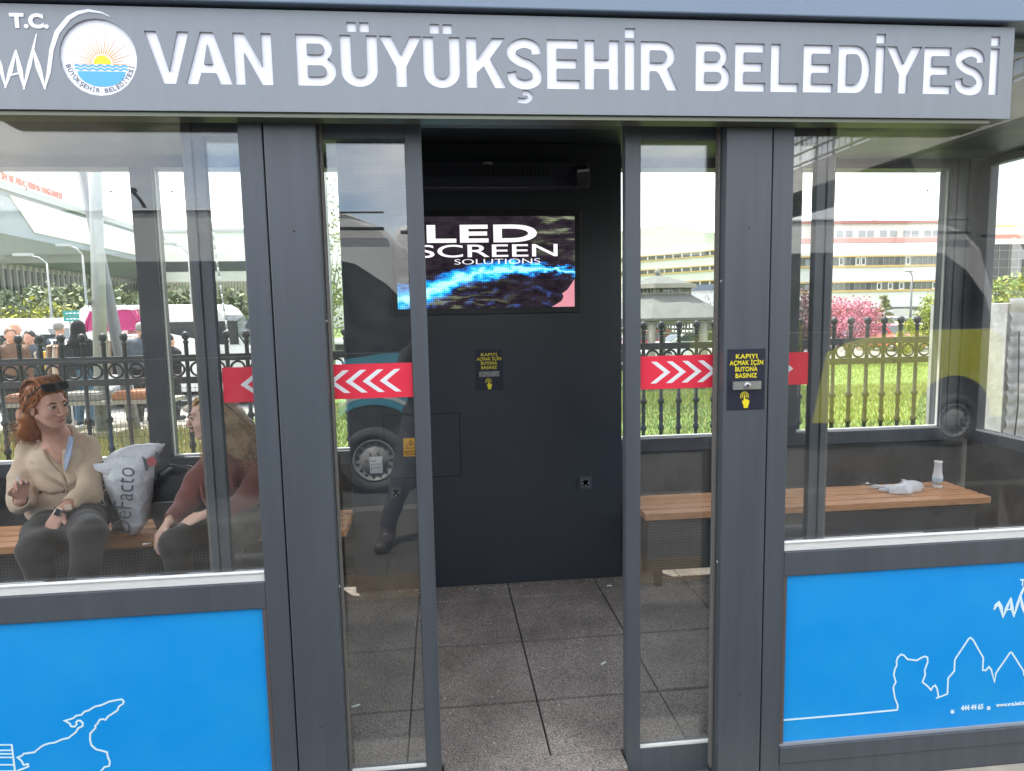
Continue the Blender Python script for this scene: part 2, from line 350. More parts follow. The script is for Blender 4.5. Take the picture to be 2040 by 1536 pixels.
m.ribbon([q(80, 1303), q(112, 1560)], .0055, th=.0011)
m.build('panel_drawing', ln, sh)
# --- sign board: a plate with the letters cut out over a white acrylic sheet
SX0, SX1, SZ0, SZ1, SY = mir(1.832), 1.832, 2.226, 2.503, -.08
base_z, cap_z = P(700, 171.5, SY).z, P(700, 69.5, SY).z; H_ = cap_z-base_z
def arc(cx, cz, rx, rz, a0, a1, n=9): return [(cx+rx*math.cos(R_(a0+(a1-a0)*i/n)), cz+rz*math.sin(R_(a0+(a1-a0)*i/n))) for i in range(n+1)]
def crom(p, k=5):
    o = []
    for i in range(len(p)-1):
        a, b, c, d = p[max(i-1, 0)], p[i], p[i+1], p[min(i+2, len(p)-1)]
        for j in range(k):
            t = j/k; o.append(tuple(.5*(2*b[m]+(c[m]-a[m])*t+(2*a[m]-5*b[m]+4*c[m]-d[m])*t*t+(3*b[m]-a[m]-3*c[m]+d[m])*t**3) for m in range(len(b))))
    return o+[tuple(p[-1])]
def stroke2(p, w):
    L_, R2 = [], []
    for i in range(len(p)):
        a, c = p[max(i-1, 0)], p[min(i+1, len(p)-1)]; dx, dz = c[0]-a[0], c[1]-a[1]; n = math.hypot(dx, dz)
        L_.append((p[i][0]-dz/n*w/2, p[i][1]+dx/n*w/2)); R2.append((p[i][0]+dz/n*w/2, p[i][1]-dx/n*w/2))
    return L_+R2[::-1]
def glyph(ch, w):
    t, h = .215, .185
    if ch == 'V': return [[(0,1),(w/2-.12,0),(w/2+.12,0),(w,1),(w-.225,1),(w/2,.24),(.225,1)]]
    if ch == 'A': return [[(0,0),(w/2-.125,1),(w/2+.125,1),(w,0),(w-.235,0),(w-.31,.22),(.31,.22),(.235,0)],[(.37,.39),(w-.37,.39),(w/2,.78)]]
    if ch == 'N': return [[(0,0),(0,1),(.21,1),(w-.20,.36),(w-.20,1),(w,1),(w,0),(w-.21,0),(.20,.64),(.20,0)]]
    if ch == 'E': return [[(0,0),(0,1),(w-.03,1),(w-.03,1-h),(t,1-h),(t,.60),(w-.07,.60),(w-.07,.415),(t,.415),(t,h),(w,h),(w,0)]]
    if ch == 'H': return [[(0,0),(0,1),(t,1),(t,.61),(w-t,.61),(w-t,1),(w,1),(w,0),(w-t,0),(w-t,.42),(t,.42),(t,0)]]
    if ch == 'L': return [[(0,0),(0,1),(t,1),(t,h),(w,h),(w,0)]]
    if ch == 'Y': return [[(0,1),(w/2-t/2,.40),(w/2-t/2,0),(w/2+t/2,0),(w/2+t/2,.40),(w,1),(w-.24,1),(w/2,.63),(.24,1)]]
    if ch == 'K': return [[(0,0),(0,1),(t,1),(t,.57),(w-.30,1),(w-.03,1),(w-.34,.60),(w,0),(w-.25,0),(w/2-.06,.44),(t,.31),(t,0)]]
    if ch == 'İ': return [[(0,0),(0,1),(w,1),(w,0)],[(0,1.055),(0,1.255),(w,1.255),(w,1.055)]]
    if ch == 'Ü': return [[(0,1),(0,.33)]+arc(w/2, .33, w/2, .34, 180, 360, 16)[1:]+[(w,1),(w-t,1),(w-t,.34)]+arc(w/2, .34, w/2-t, .165, 360, 180, 12)[1:]+[(t,1)],
                           [(.15,1.06),(.15,1.25),(.34,1.25),(.34,1.06)],[(w-.34,1.06),(w-.34,1.25),(w-.15,1.25),(w-.15,1.06)]]
    if ch == 'B': return [[(0,0),(0,1),(w-.30,1)]+arc(w-.33, .735, .27, .265, 84, -52, 9)+arc(w-.30, .285, .30, .285, 62, -90, 10)+[(w-.32,0)],
                          [(t,.61),(t,.82)]+arc(w-.32, .715, .10, .105, 90, -90, 6),[(t,.18),(t,.40)]+arc(w-.30, .29, .11, .11, 90, -90, 6)]
    if ch == 'R': return [[(0,0),(0,1),(w-.36,1)]+arc(w-.36, .72, .30, .28, 90, -62, 9)+[(w,0),(w-.24,0),(w-.42,.34),(w-.48,.39),(t,.395),(t,0)],[(t,.57),(t,.82)]+arc(w-.36, .695, .12, .125, 90, -90, 6)]
    if ch == 'D': return [[(0,0),(0,1),(w-.36,1)]+arc(w-.36, .5, .36, .5, 90, -90, 14)+[(w-.36,0)],[(t,.18),(t,.82)]+arc(w-.36, .5, .15, .32, 90, -90, 10)]
    s = [(w-.115,.69),(w-.15,.84),(w/2,.915),(.14,.83),(.115,.68),(w/2-.1,.555),(w/2+.12,.47),(w-.11,.32),(w-.14,.15),(w/2,.08),(.15,.16),(.10,.335)]
    o = [stroke2(crom(s), .195)]
    if ch == 'Ş': o.append(stroke2(crom([(w/2-.05,-.085),(w/2+.06,-.092),(w/2+.120,-.160),(w/2+.03,-.245),(w/2-.15,-.235)]), .11))
    return o
LET = [('V',286,375,58),('A',370,463,161),('N',465.5,541.5,112),('B',590.5,668.8,125),('Ü',678,752,120),('Y',754.5,839,70),('Ü',843.5,916.3,125),('K',930,1010,155),('Ş',1009.5,1079.8,135),('E',1089.7,1155.3,140),('H',1165,1233,140),('İ',1245,1265.3,140),('R',1276.6,1351,160),
       ('B',1386,1454.8,140),('E',1464.3,1525,140),('L',1535.5,1591.5,150),('E',1600.5,1660,140),('D',1670,1735,140),('İ',1744,1762.8,140),('Y',1766.7,1838,93),('E',1840.3,1897,140),('S',1902.5,1963,140),('İ',1971.7,1989.7,140)]
spl = []
for ch, a, b_, yy in LET:
    x0 = P(a, yy, SY).x; w = (P(b_, yy, SY).x-x0)/H_
    for pg in glyph(ch, w):
        pg = [(x0+u*H_, base_z+v*H_) for u, v in pg]
        spl.append([(p, p, p) for p in pg])
cc = P(195.8, 114, SY); er = (P(273.5, 114, SY).x-P(118, 114, SY).x)/2
K = .5523
circ = []
for a in range(4):
    t = a*math.pi/2; p = (math.cos(t), math.sin(t)); d = (-math.sin(t), math.cos(t))
    circ.append(tuple((cc.x+er*(p[0]+s*K*d[0]), cc.z+er*(p[1]+s*K*d[1])) for s in (-1, 0, 1)))
spl.append(circ)
tco = P(23, 54, SY); 
me = splines_mesh(spl, 0, .004, (SX0, SX1, SZ0, SZ1))
b = MB(); add_me(b, me, lambda v: (v.x, SY+.004-v.z, v.y))
b.box(SX0, SX1, SY+.009, -.003, SZ0, SZ0+.004); b.box(SX0, SX1, SY+.009, -.003, SZ1-.004, SZ1); b.box(SX0, SX0+.004, SY+.009, -.003, SZ0+.004, SZ1-.004); b.box(SX1-.004, SX1, SY+.009, -.003, SZ0+.004, SZ1-.004)
sign = b.build('sign_board', signp, sh)
MB().box(SX0+.01, SX1-.01, SY+.009, SY+.016, SZ0+.008, SZ1-.008).build('lettering', white_ac, sign)
MB().box(SX0+.02, SX1-.06, SY+.012, -.002, SZ0-.012, SZ0-.001).build('drip_rail', mat('dull_olive_metal', (.16, .17, .13), .35, metal=.4), sign)
# emblem
org_, gold, skyb, ink = mat('orange_print', (.85, .42, .06), .5), mat('gold_print', (.95, .68, .03), .5), mat('sky_blue_print', (.10, .42, .82), .5), mat('grey_print', (.10, .12, .14), .5)
b = MB(); y0 = SY+.0088; e = lambda u, v: Vector((cc.x+u*er, y0, cc.z+v*er))
sc_ = (0.057, -.15)
for i in range(19):
    a = math.pi*i/18; L1 = .84 if i % 2 == 0 else .66
    b.prism([e(sc_[0]+.27*math.cos(a-.05), sc_[1]+.27*math.sin(a-.05)), e(sc_[0]+.27*math.cos(a+.05), sc_[1]+.27*math.sin(a+.05)), e(sc_[0]+L1*math.cos(a), sc_[1]+L1*math.sin(a)*.98)], (0, -.0006, 0), 0)
b.prism([e(sc_[0]+.23*math.cos(t), sc_[1]+.23*math.sin(t)) for t in np.linspace(0, math.pi, 24)], (0, -.0007, 0), 1)
dish = [e(.02+.62*math.cos(t), -.34+.40*math.sin(t)) for t in np.linspace(math.pi, 2*math.pi, 24)]
b.prism(dish, (0, -.0006, 0), 2)
for k, z in enumerate((-.20, -.28)):
    b.ribbon([e(-.66+1.36*i/40, z+.022*math.sin(i*1.05)) for i in range(41)], .045*er, th=.0005, mi=2)
tx = 'BÜYÜKŞEHİR BELEDİYESİ'; n = len(tx)
for i, ch in enumerate(tx):
    if ch == ' ': continue
    a = math.pi+.26+(math.pi-.52)*i/(n-1); ux = Vector((-math.sin(a), 0, math.cos(a))); uz = Vector((-math.cos(a), 0, -math.sin(a)))
    p = e(.90*math.cos(a), .90*math.sin(a))
    text_on(b, 'S' if ch == 'Ş' else ch, p, ux, uz, .036*er if ch == 'İ' else .085*er, .12*er, .02, .0006, 3, align='c')
    if ch == 'Ş': b.ribbon([p-uz*.012*er, p-uz*.045*er], .022*er, th=.0006, mi=3)
b.build('emblem', [org_, gold, skyb, ink], sign)
# script mark left of the emblem
q = lambda u, v: zp(u, v, 0, 0, 2.914, SY-.0002); kk = (P(101, 100, SY)-P(100, 100, SY)).length/2.914
van = [[(-150,300,10),(-90,250,26),(-40,290,30),(0,380,28),(35,512,6)],[(30,512,8),(62,410,26),(94,290,10)],[(92,292,10),(118,410,30),(143,520,6)],[(138,520,8),(172,380,24),(214,195,5)],[(190,270,6),(224,390,32),(264,520,8)],[(260,518,8),(284,420,22),(300,290,24),(332,190,28),(400,105,26),(450,76,22),(515,62,16),(590,74,9),(640,97,3)],[(48,440,10),(112,426,10)]]
b = MB(); pline(b, van, q, kk); text_on(b, 'T.C.', tco-Vector((0, .0012, 0)), UX, UZ, P(96, 54, SY).x-tco.x, P(50, 27, SY).z-tco.z, .07); b.build('script_mark', white_ac, sign)
# roof, fascia
MB().box(XL-.12, XR+.12, -.105, .02, 2.512, 2.92).build('roof_fascia', mat('fascia_paint', (.15, .205, .29), .34, spec=.7, noise=(2, .07), rnoise=(3, .07)), sh, .004)  # lighter, bluer base stands in for sky reflected in the fascia
MB().box(XL-.10, XR+.10, .02, 2.72, 2.60, 2.90).build('roof', paint, sh)  # rear overhang lengthened to keep sun patches off floor and benches
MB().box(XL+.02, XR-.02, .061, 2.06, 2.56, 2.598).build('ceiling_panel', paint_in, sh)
# --- sliding door leaves
def leaf(s):
    X = (lambda a, b: (a, b)) if s == 0 else (lambda a, b: (mir(b), mir(a)))
    d = MB()
    for a, b_, y0, y1 in ((-.092, -.040, .070, .112), (-.757, -.735, .068, .112), (-.732, -.700, .074, .106)):
        x0, x1 = X(a, b_); d.box(x0, x1, y0, y1, -.03, 2.25)
    x0, x1 = X(-.735, -.732); d.box(x0, x1, .08, .10, -.03, 2.25)
    x0, x1 = X(-.700, -.092); d.box(x0, x1, .072, .110, 2.19, 2.25); d.box(x0, x1, .072, .110, -.03, .078)
    o = d.build('sliding_door', paint, sh, .002)
    x0, x1 = X(-.700, -.092); MB().box(x0, x1, .087, .095, .078, 2.19).build('door_pane', g_leaf, o)
    MB().box(x0, x1, .074, .086, .0785, .086).build('glazing_bead', alu_light, o)
    xa, xb = X(-.766, -.7575); mb = MB(); mb.box(xa, xb, .075, .11, -.02, 2.24); mb.build('brush_seal', brush, o)
    xa, xb = X(-.0935, -.092); mb = MB().box(xa, xb, .078, .088, .09, 2.18).build('door_gasket', rubber, o)
    x0, x1 = X(-.693, -.094); st = MB().box(x0, x1, .0855, .0868, 1.372, 1.485).build('safety_strip', red, o)
    c = MB(); zc, h = 1.4285, .037
    for i in range(9):
        t = -.20-.0548*i
        pts = [(t, zc), (t+.048, zc+h), (t+.068, zc+h), (t+.022, zc), (t+.070, zc-h), (t+.050, zc-h)]
        pts = [(x if s == 0 else mir(x), z) for x, z in pts]
        if s: pts.reverse()
        c.prism([(x, .0854, z) for x, z in pts], (0, -.0006, 0))
    c.build('chevron', white_pl, o); return o
leaf(0); leaf(1)
MB().box(-.352, mir(-.352), .0, .058, 2.30, 2.52).build('door_header', paint, sh)
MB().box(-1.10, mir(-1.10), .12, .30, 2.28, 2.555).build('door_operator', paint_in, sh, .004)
MB().box(-.50, mir(-.50), .060, .125, GX, -.035).build('door_track', mat('track_metal', (.18, .18, .18), .4, metal=.8), sh)
# slot brushes behind the window stiles
for s in (0, 1):
    x0, x1 = (-.350, -.343) if s == 0 else (mir(-.343), mir(-.350)); m = MB()
    m.box(x0, x1, .045, .07, .0, 2.42); m.build('brush_seal', brush, sh)
for px, py in ((672, 1176), (1428, 1126), (676, 640), (1441, 560)):
    a = P(px, py, .0); s_ = -1 if px < 1000 else 1; MB().lathe([(.006, 0), (.0055, .002)], n=12, M=Matrix.Translation((-.3515 if s_ < 0 else mir(-.3515), .03, a.z)) @ Matrix.Rotation(R_(90 if s_ < 0 else -90), 4, 'Y')).build('screw', alu, sh)
for x in (XL+.3, -.43, mir(-.43), XR-.3):
    for z in (.30, 1.90): MB().lathe([(.0035, 0), (.003, .0008)], n=10, M=Matrix.Translation((x, -.0002 if -.6 < x < 1.2 else .0008, z if -.6 < x < 1.2 else .76)) @ Matrix.Rotation(R_(90), 4, 'X')).build('screw', mat('screw_dark', (.05, .055, .06), .35, metal=.5), sh)
# --- rear and end walls
BY = 2.14
pan = [(-2.784, -1.757), (-1.635, -.36), (mir(-.36), 2.211), (2.333, 3.36)]
fr = MB()
fr.box(XL, XR, BY-.03, BY+.09, .715, .80); fr.box(XL, XR, BY-.03, BY+.09, 2.51, 2.60)
fr.box(XL, XR, BY-.02, BY+.08, GX, .14)
for x0, x1 in ((XL, -2.784), (-1.757, -1.635), (-.36, mir(-.36)), (2.211, 2.333), (3.36, XR)): fr.box(x0, x1, BY-.03, BY+.09, .80, 2.51)
fr.build('rear_frame', paint, sh, .003)
lowm = mat('kick_panel_metal', (.060, .060, .062), .30, noise=(4, .25), rnoise=(6, .1))
MB().box(XL, XR, BY, BY+.05, .14, .715).build('rear_kick_panel', lowm, sh)
MB().box(3.395, 3.40, BY-.034, BY-.028, .8, 2.6).box(3.47, 3.48, BY-.036, BY-.03, .8, 2.6).build('corner_trim', rubber, sh)
for x0, x1 in pan:
    o = MB().box(x0, x1, BY+.025, BY+.031, .80, 2.51).build('rear_pane', g_back, sh)
    MB().box(x0, x1, BY+.0, BY+.02, .8005, .812).box(x0, x0+.007, BY+.0, BY+.02, .812, 2.509).box(x1-.007, x1, BY+.0, BY+.02, .812, 2.509).build('glazing_bead', alu_light, o)
for px, py in ((220, 381), (342, 381), (1849, 379)):
    a = P(px, py, BY+.02); MB().box(a.x-.007, a.x+.007, BY+.0235, BY+.0245, a.z-.006, a.z+.006).build('glass_sticker', mat('grey_sticker', (.13, .13, .15), .5), sh)
for s, X0 in ((0, XL), (1, XR)):
    xa, xb = (X0, X0+.06) if s == 0 else (X0-.06, X0)
    f = MB().box(xa, xb, .0605, BY-.031, .715, .80).box(xa, xb, .0605, BY-.031, 2.51, 2.56).box(xa, xb, .0605, .16, .80, 2.51).box(xa, xb, BY-.13, BY-.031, .80, 2.51).box(xa, xb, .0605, BY-.031, GX, .12)
    f.build('end_frame', paint, sh, .003)
    MB().box(xa+.02, xb-.02, .0605, BY-.031, .12, .715).build('end_kick_panel', lowm, sh)
    MB().box((xa+xb)/2-.004, (xa+xb)/2+.004, .16, BY-.13, .80, 2.51).build('end_pane', g_back, sh)
    MB().box(xa-.004 if s else xb, xa if s else xb+.004, .16, BY-.13, .79, .803).build('glazing_bead', alu_light, sh)
a = P(2017, 399, 1.72); MB().box(3.538, 3.539, 1.66, 1.674, a.z-.006, a.z+.006).build('glass_sticker', MATS['grey_sticker'], sh)
# inner ledge + floor
cm_ = bpy.data.materials.new('rubber_tile_floor'); cm_.use_nodes = True; t = cm_.node_tree; l = t.links.new; N = t.nodes.new; bs = t.nodes['Principled BSDF']; bs.inputs['Roughness'].default_value = .85
tcn = N('ShaderNodeTexCoord'); n1 = N('ShaderNodeTexNoise'); n1.inputs['Scale'].default_value = 190; n1.inputs['Detail'].default_value = 4; n1.inputs['Roughness'].default_value = .8
n2 = N('ShaderNodeTexNoise'); n2.inputs['Scale'].default_value = 2.4; n2.inputs['Detail'].default_value = 9; n2.inputs['Roughness'].default_value = .65
l(tcn.outputs['Object'], n1.inputs[0]); l(tcn.outputs['Object'], n2.inputs[0])
r1 = N('ShaderNodeValToRGB'); r1.color_ramp.elements[0].position = .36; r1.color_ramp.elements[1].position = .68; r1.color_ramp.elements[0].color = (.030, .027, .026, 1); r1.color_ramp.elements[1].color = (.66, .60, .56, 1)
r2 = N('ShaderNodeValToRGB'); r2.color_ramp.elements[0].position = .3; r2.color_ramp.elements[1].position = .75; r2.color_ramp.elements[0].color = (.40, .38, .37, 1); r2.color_ramp.elements[1].color = (1.0, .98, .96, 1)
mxx = N('ShaderNodeMixRGB'); mxx.blend_type = 'MULTIPLY'; mxx.inputs[0].default_value = 1; l(n1.outputs['Fac'], r1.inputs[0]); l(n2.outputs['Fac'], r2.inputs[0]); l(r1.outputs[0], mxx.inputs[1]); l(r2.outputs[0], mxx.inputs[2]); l(mxx.outputs[0], bs.inputs['Base Color'])
bp = N('ShaderNodeBump'); bp.inputs['Strength'].default_value = .55; bp.inputs['Distance'].default_value = .004; l(n1.outputs['Fac'], bp.inputs['Height']); l(bp.outputs[0], bs.inputs['Normal'])
m = MB(); FZ = .05
TY = [PZ(1050, 1188, FZ).y, PZ(1050, 1280, FZ).y, PZ(1050, 1402, FZ).y]; S_ = .515; TX0 = PZ(1042, 1283, FZ).x; gy0 = TY[0]
for i in range(-7, 8):
    for j in range(-1, 4):
        x0 = TX0+i*S_; y1 = gy0-(j-1)*S_; y0 = y1-S_; x1 = x0+S_
        x0, x1, y0, y1 = max(x0+.003, XL+.03), min(x1-.003, XR-.03), max(y0+.008, .125), min(y1-.008, BY-.031)
        if x1-x0 > .02 and y1-y0 > .02:
            dz = random.uniform(-.0015, .0015); m.box(x0, x1, y0, y1, FZ-.03, FZ+dz)
m.box(-.034, .610, .022, .122, FZ-.03, FZ-.001)
m.build('floor', cm_, None, .004, kind='structure', loc=(CXS, 1, 0))
MB().box(XL, XR, .126, BY+.02, GX, FZ-.031).build('floor_slab', mat('dark_slab', (.012, .012, .012), .9), None, kind='structure', loc=(CXS, 1, 0))
MB().box(-.352, mir(-.352), .0, .124, GX, FZ-.075).build('threshold', mat('threshold_metal', (.22, .22, .22), .5, metal=.5, noise=(40, .4)), sh)
# --- equipment cabinet
CBY = 1.706
cab = thing('equipment_cabinet', 'tall matte dark equipment cabinet standing on the floor straight behind the open doors', 'cabinet', (.26, 1.9, FZ))
MB().box(-.525, 1.04, CBY, BY-.032, FZ+.002, 2.558).build('cabinet_body', mat('cabinet_paint', (.042, .048, .058), .33, noise=(1.8, .2), rnoise=(5, .1)), cab, .004)
h0 = P(692, 824, CBY); h1 = P(917, 946, CBY); hz0, hz1 = h1.z, P(917, 824, CBY).z
MB().box(h1.x-.42, h1.x, CBY-.003, CBY-.0005, hz0, hz1).build('access_hatch', MATS['cabinet_paint'], cab, .001)
MB().ribbon([(h1.x-.424, CBY-.0006, hz0-.004), (h1.x+.004, CBY-.0006, hz0-.004), (h1.x+.004, CBY-.0006, hz1+.004), (h1.x-.424, CBY-.0006, hz1+.004)], .007, th=.001, closed=True).build('hatch_gasket', mat('hatch_gasket', (.010, .011, .014), .6), cab)
# LED screen
lx0, lx1, lz0, lz1 = -.227, .769, 1.663, 2.166
led = thing('led_screen', 'lit wide LED display showing white words over a blue splash on the dark cabinet', 'screen', ((lx0+lx1)/2, CBY, (lz0+lz1)/2))
MB().box(lx0-.03, lx1+.035, CBY-.012, CBY-.0005, lz0-.035, lz1+.03).build('bezel', black, led, .003)
lm = bpy.data.materials.new('led_picture'); lm.use_nodes = True; t = lm.node_tree; t.nodes.clear(); N = t.nodes.new; l = t.links.new
def MN(op, a, b=None, c=None):
    n = N('ShaderNodeMath'); n.operation = op
    for i, v in enumerate((a, b, c)):
        if v is None: continue
        if isinstance(v, (int, float)): n.inputs[i].default_value = v
        else: l(v, n.inputs[i])
    return n.outputs[0]
tcn = N('ShaderNodeTexCoord'); sx = N('ShaderNodeSeparateXYZ'); l(tcn.outputs['Object'], sx.inputs[0])
u = MN('MULTIPLY_ADD', sx.outputs['X'], 1/(lx1-lx0), .5); v = MN('MULTIPLY_ADD', sx.outputs['Z'], 1/(lz1-lz0), .5)
fc = N('ShaderNodeFloatCurve'); cu = fc.mapping.curves[0]
for a, b_ in ((.16, .17), (.30, .30), (.5, .40), (.75, .43)): cu.points.new(a, b_)
cu.points[0].location = (0, .10); cu.points[-1].location = (1, .37); fc.mapping.update(); l(u, fc.inputs[1])
nn = N('ShaderNodeTexNoise'); nn.inputs['Scale'].default_value = 11; nn.inputs['Detail'].default_value = 7; nn.inputs['Roughness'].default_value = .7; mpn = N('ShaderNodeMapping'); mpn.inputs['Scale'].default_value = (1, 1, 2.2); l(tcn.outputs['Object'], mpn.inputs[0]); l(mpn.outputs[0], nn.inputs[0])
wob = MN('MULTIPLY_ADD', nn.outputs['Fac'], .5, -.25)
d = MN('ABSOLUTE', MN('SUBTRACT', v, MN('ADD', fc.outputs[0], MN('MULTIPLY', wob, .62))))
wd = MN('MULTIPLY_ADD', u, -.14, .18)
k = MN('SUBTRACT', 1, MN('DIVIDE', d, wd))
cr2 = N('ShaderNodeValToRGB'); E_ = cr2.color_ramp.elements; E_[0].position = 0; E_[0].color = (.0, .0, .0, 1); E_[1].position = .95; E_[1].color = (.45, 1.0, 1.0, 1)
for p_, c_ in ((.12, (.0, .02, .10)), (.35, (.0, .18, .62)), (.62, (.0, .55, .95))): x = E_.new(p_); x.color = (*c_, 1)
l(k, cr2.inputs[0])
n3 = N('ShaderNodeTexNoise'); n3.inputs['Scale'].default_value = 7; n3.inputs['Detail'].default_value = 8; n3.inputs['Roughness'].default_value = .75; l(mpn.outputs[0], n3.inputs[0])
cr3 = N('ShaderNodeValToRGB'); E_ = cr3.color_ramp.elements; E_[0].position = .35; E_[0].color = (.008, .006, .010, 1); E_[1].position = .72; E_[1].color = (.045, .034, .045, 1); l(n3.outputs['Fac'], cr3.inputs[0])
n4 = N('ShaderNodeTexNoise'); n4.inputs['Scale'].default_value = 16; n4.inputs['Detail'].default_value = 6; mp4 = N('ShaderNodeMapping'); mp4.inputs['Rotation'].default_value = (0, R_(35), 0); mp4.inputs['Scale'].default_value = (.5, 1, 2.4); l(tcn.outputs['Object'], mp4.inputs[0]); l(mp4.outputs[0], n4.inputs[0])
cr4 = N('ShaderNodeValToRGB'); E_ = cr4.color_ramp.elements; E_[0].position = .5; E_[0].color = (0, 0, 0, 1); E_[1].position = .75; E_[1].color = (.30, .36, .20, 1); l(n4.outputs['Fac'], cr4.inputs[0])
rm = MN('MULTIPLY', MN('MULTIPLY_ADD', u, 3.3, -2.3), MN('MULTIPLY_ADD', v, 3, -1.2)); rmc = N('ShaderNodeClamp'); l(rm, rmc.inputs[0])
a1 = N('ShaderNodeMixRGB'); a1.blend_type = 'ADD'; l(rmc.outputs[0], a1.inputs[0]); l(cr3.outputs[0], a1.inputs[1]); l(cr4.outputs[0], a1.inputs[2])
bl = N('ShaderNodeTexNoise'); bl.inputs['Scale'].default_value = 14; bl.inputs['Detail'].default_value = 3; l(mpn.outputs[0], bl.inputs[0]); cr5 = N('ShaderNodeValToRGB'); E_ = cr5.color_ramp.elements; E_[0].position = .55; E_[0].color = (0, 0, 0, 1); E_[1].position = .74; E_[1].color = (.01, .06, .26, 1); l(bl.outputs['Fac'], cr5.inputs[0])
lowc = N('ShaderNodeClamp'); l(MN('MULTIPLY_ADD', v, -4, 1.6), lowc.inputs[0])
a2 = N('ShaderNodeMixRGB'); a2.blend_type = 'ADD'; l(lowc.outputs[0], a2.inputs[0]); l(a1.outputs[0], a2.inputs[1]); l(cr5.outputs[0], a2.inputs[2])
a3 = N('ShaderNodeMixRGB'); a3.blend_type = 'ADD'; a3.inputs[0].default_value = 1; l(a2.outputs[0], a3.inputs[1]); l(cr2.outputs[0], a3.inputs[2])
fx = MN('PINGPONG', MN('MULTIPLY', u, 96), .5); fz = MN('PINGPONG', MN('MULTIPLY', v, 48), .5)
grid = MN('MULTIPLY_ADD', MN('MULTIPLY', MN('GREATER_THAN', fx, .13), MN('GREATER_THAN', fz, .13)), .6, .4)
em = N('ShaderNodeEmission'); l(a3.outputs[0], em.inputs[0]); l(MN('MULTIPLY', grid, .62), em.inputs[1]); o_ = N('ShaderNodeOutputMaterial'); l(em.outputs[0], o_.inputs[0])
MB().box(lx0, lx1, CBY-.014, CBY-.0125, lz0, lz1).build('display', lm, led)
wh = mat('led_white', (.8, .8, .8), .5, emit=((1, .97, 1), .36)); pk = mat('led_pink', (.3, .1, .12), .5, emit=((.95, .38, .46), .28), noise=(30, .4))
b = MB(); yy = CBY-.0145; q = lambda u, v: P(780+u/5.1, 400+v/5.1, yy)
text_on(b, 'LED', q(370, 418), UX, UZ, (q(1468, 418)-q(370, 418)).x, (q(370, 248)-q(370, 420)).z, .06)
text_on(b, 'SCREEN', q(275, 577), UX, UZ, (q(1686, 570)-q(275, 570)).x, (q(370, 443)-q(370, 575)).z, .01)
text_on(b, 'SOLUTIONS', q(640, 648), UX, UZ, (q(1512, 640)-q(640, 640)).x, (q(370, 588)-q(370, 645)).z, -.02)
b.build('caption', wh, led)
MB().prism([q(*a) for a in ((1630,1078),(1725,1020),(1748,975),(1735,940),(1790,900),(1830,840),(1858,795),(1860,1074))], (0, -.0005, 0)).build('hand_picture', pk, led)
# heater / air curtain
ACY = 1.56
ac = thing('air_curtain', 'long dark air curtain with louvred grille mounted above the screen', 'air curtain', (.3, 1.63, 2.3))
a0, a1_ = P(846, 374, ACY), P(1172, 322, ACY)
acp = mat('air_curtain_paint', (.035, .037, .055), .45)
MB().box(-.50, a1_.x+.004, ACY, CBY-.001, a0.z, a1_.z).build('casing', acp, ac, .006)
g = MB(); gz0, gz1 = P(900, 352, ACY).z, P(900, 330, ACY).z; gx0, gx1 = -.4, P(1095, 340, ACY).x
g.box(gx0, gx1, ACY-.003, ACY-.0005, gz0, gz1, 0)
for i in range(46):
    x = gx0+(gx1-gx0)*i/45; g.box(x-.002, x+.002, ACY-.008, ACY-.003, gz0, gz1, 1)
for i in range(5): z = gz0+(gz1-gz0)*i/4; g.box(gx0-.003, gx1+.003, ACY-.0095, ACY-.0081, z-.0018, z+.0018, 1)
g.build('grille', [black, acp], ac)
a = P(972, 325, ACY); MB().box(a.x-.025, a.x+.025, ACY-.0015, ACY-.0002, a.z-.006, a.z+.006).build('rating_label', mat('pale_label', (.45, .46, .5), .5, noise=(90, .5)), ac)
sn = thing('door_sensor', 'small black tilted sensor box hanging at the right end of the air curtain', 'sensor', P(1160, 350, 1.5))
c = P(1160, 352, 1.5); Mx = Matrix.Translation(c) @ Matrix.Rotation(R_(-6), 4, 'Y') @ Matrix.Rotation(R_(20), 4, 'X')
MB().box(-.034, .034, -.03, .055, -.045, .045, M=Mx).build('sensor_box', black, sn, .004)
MB().box(-.032, .032, -.0315, -.0302, .03, .043, M=Mx).build('sensor_label', mat('pale_label', (.4, .4, .4)), sn)
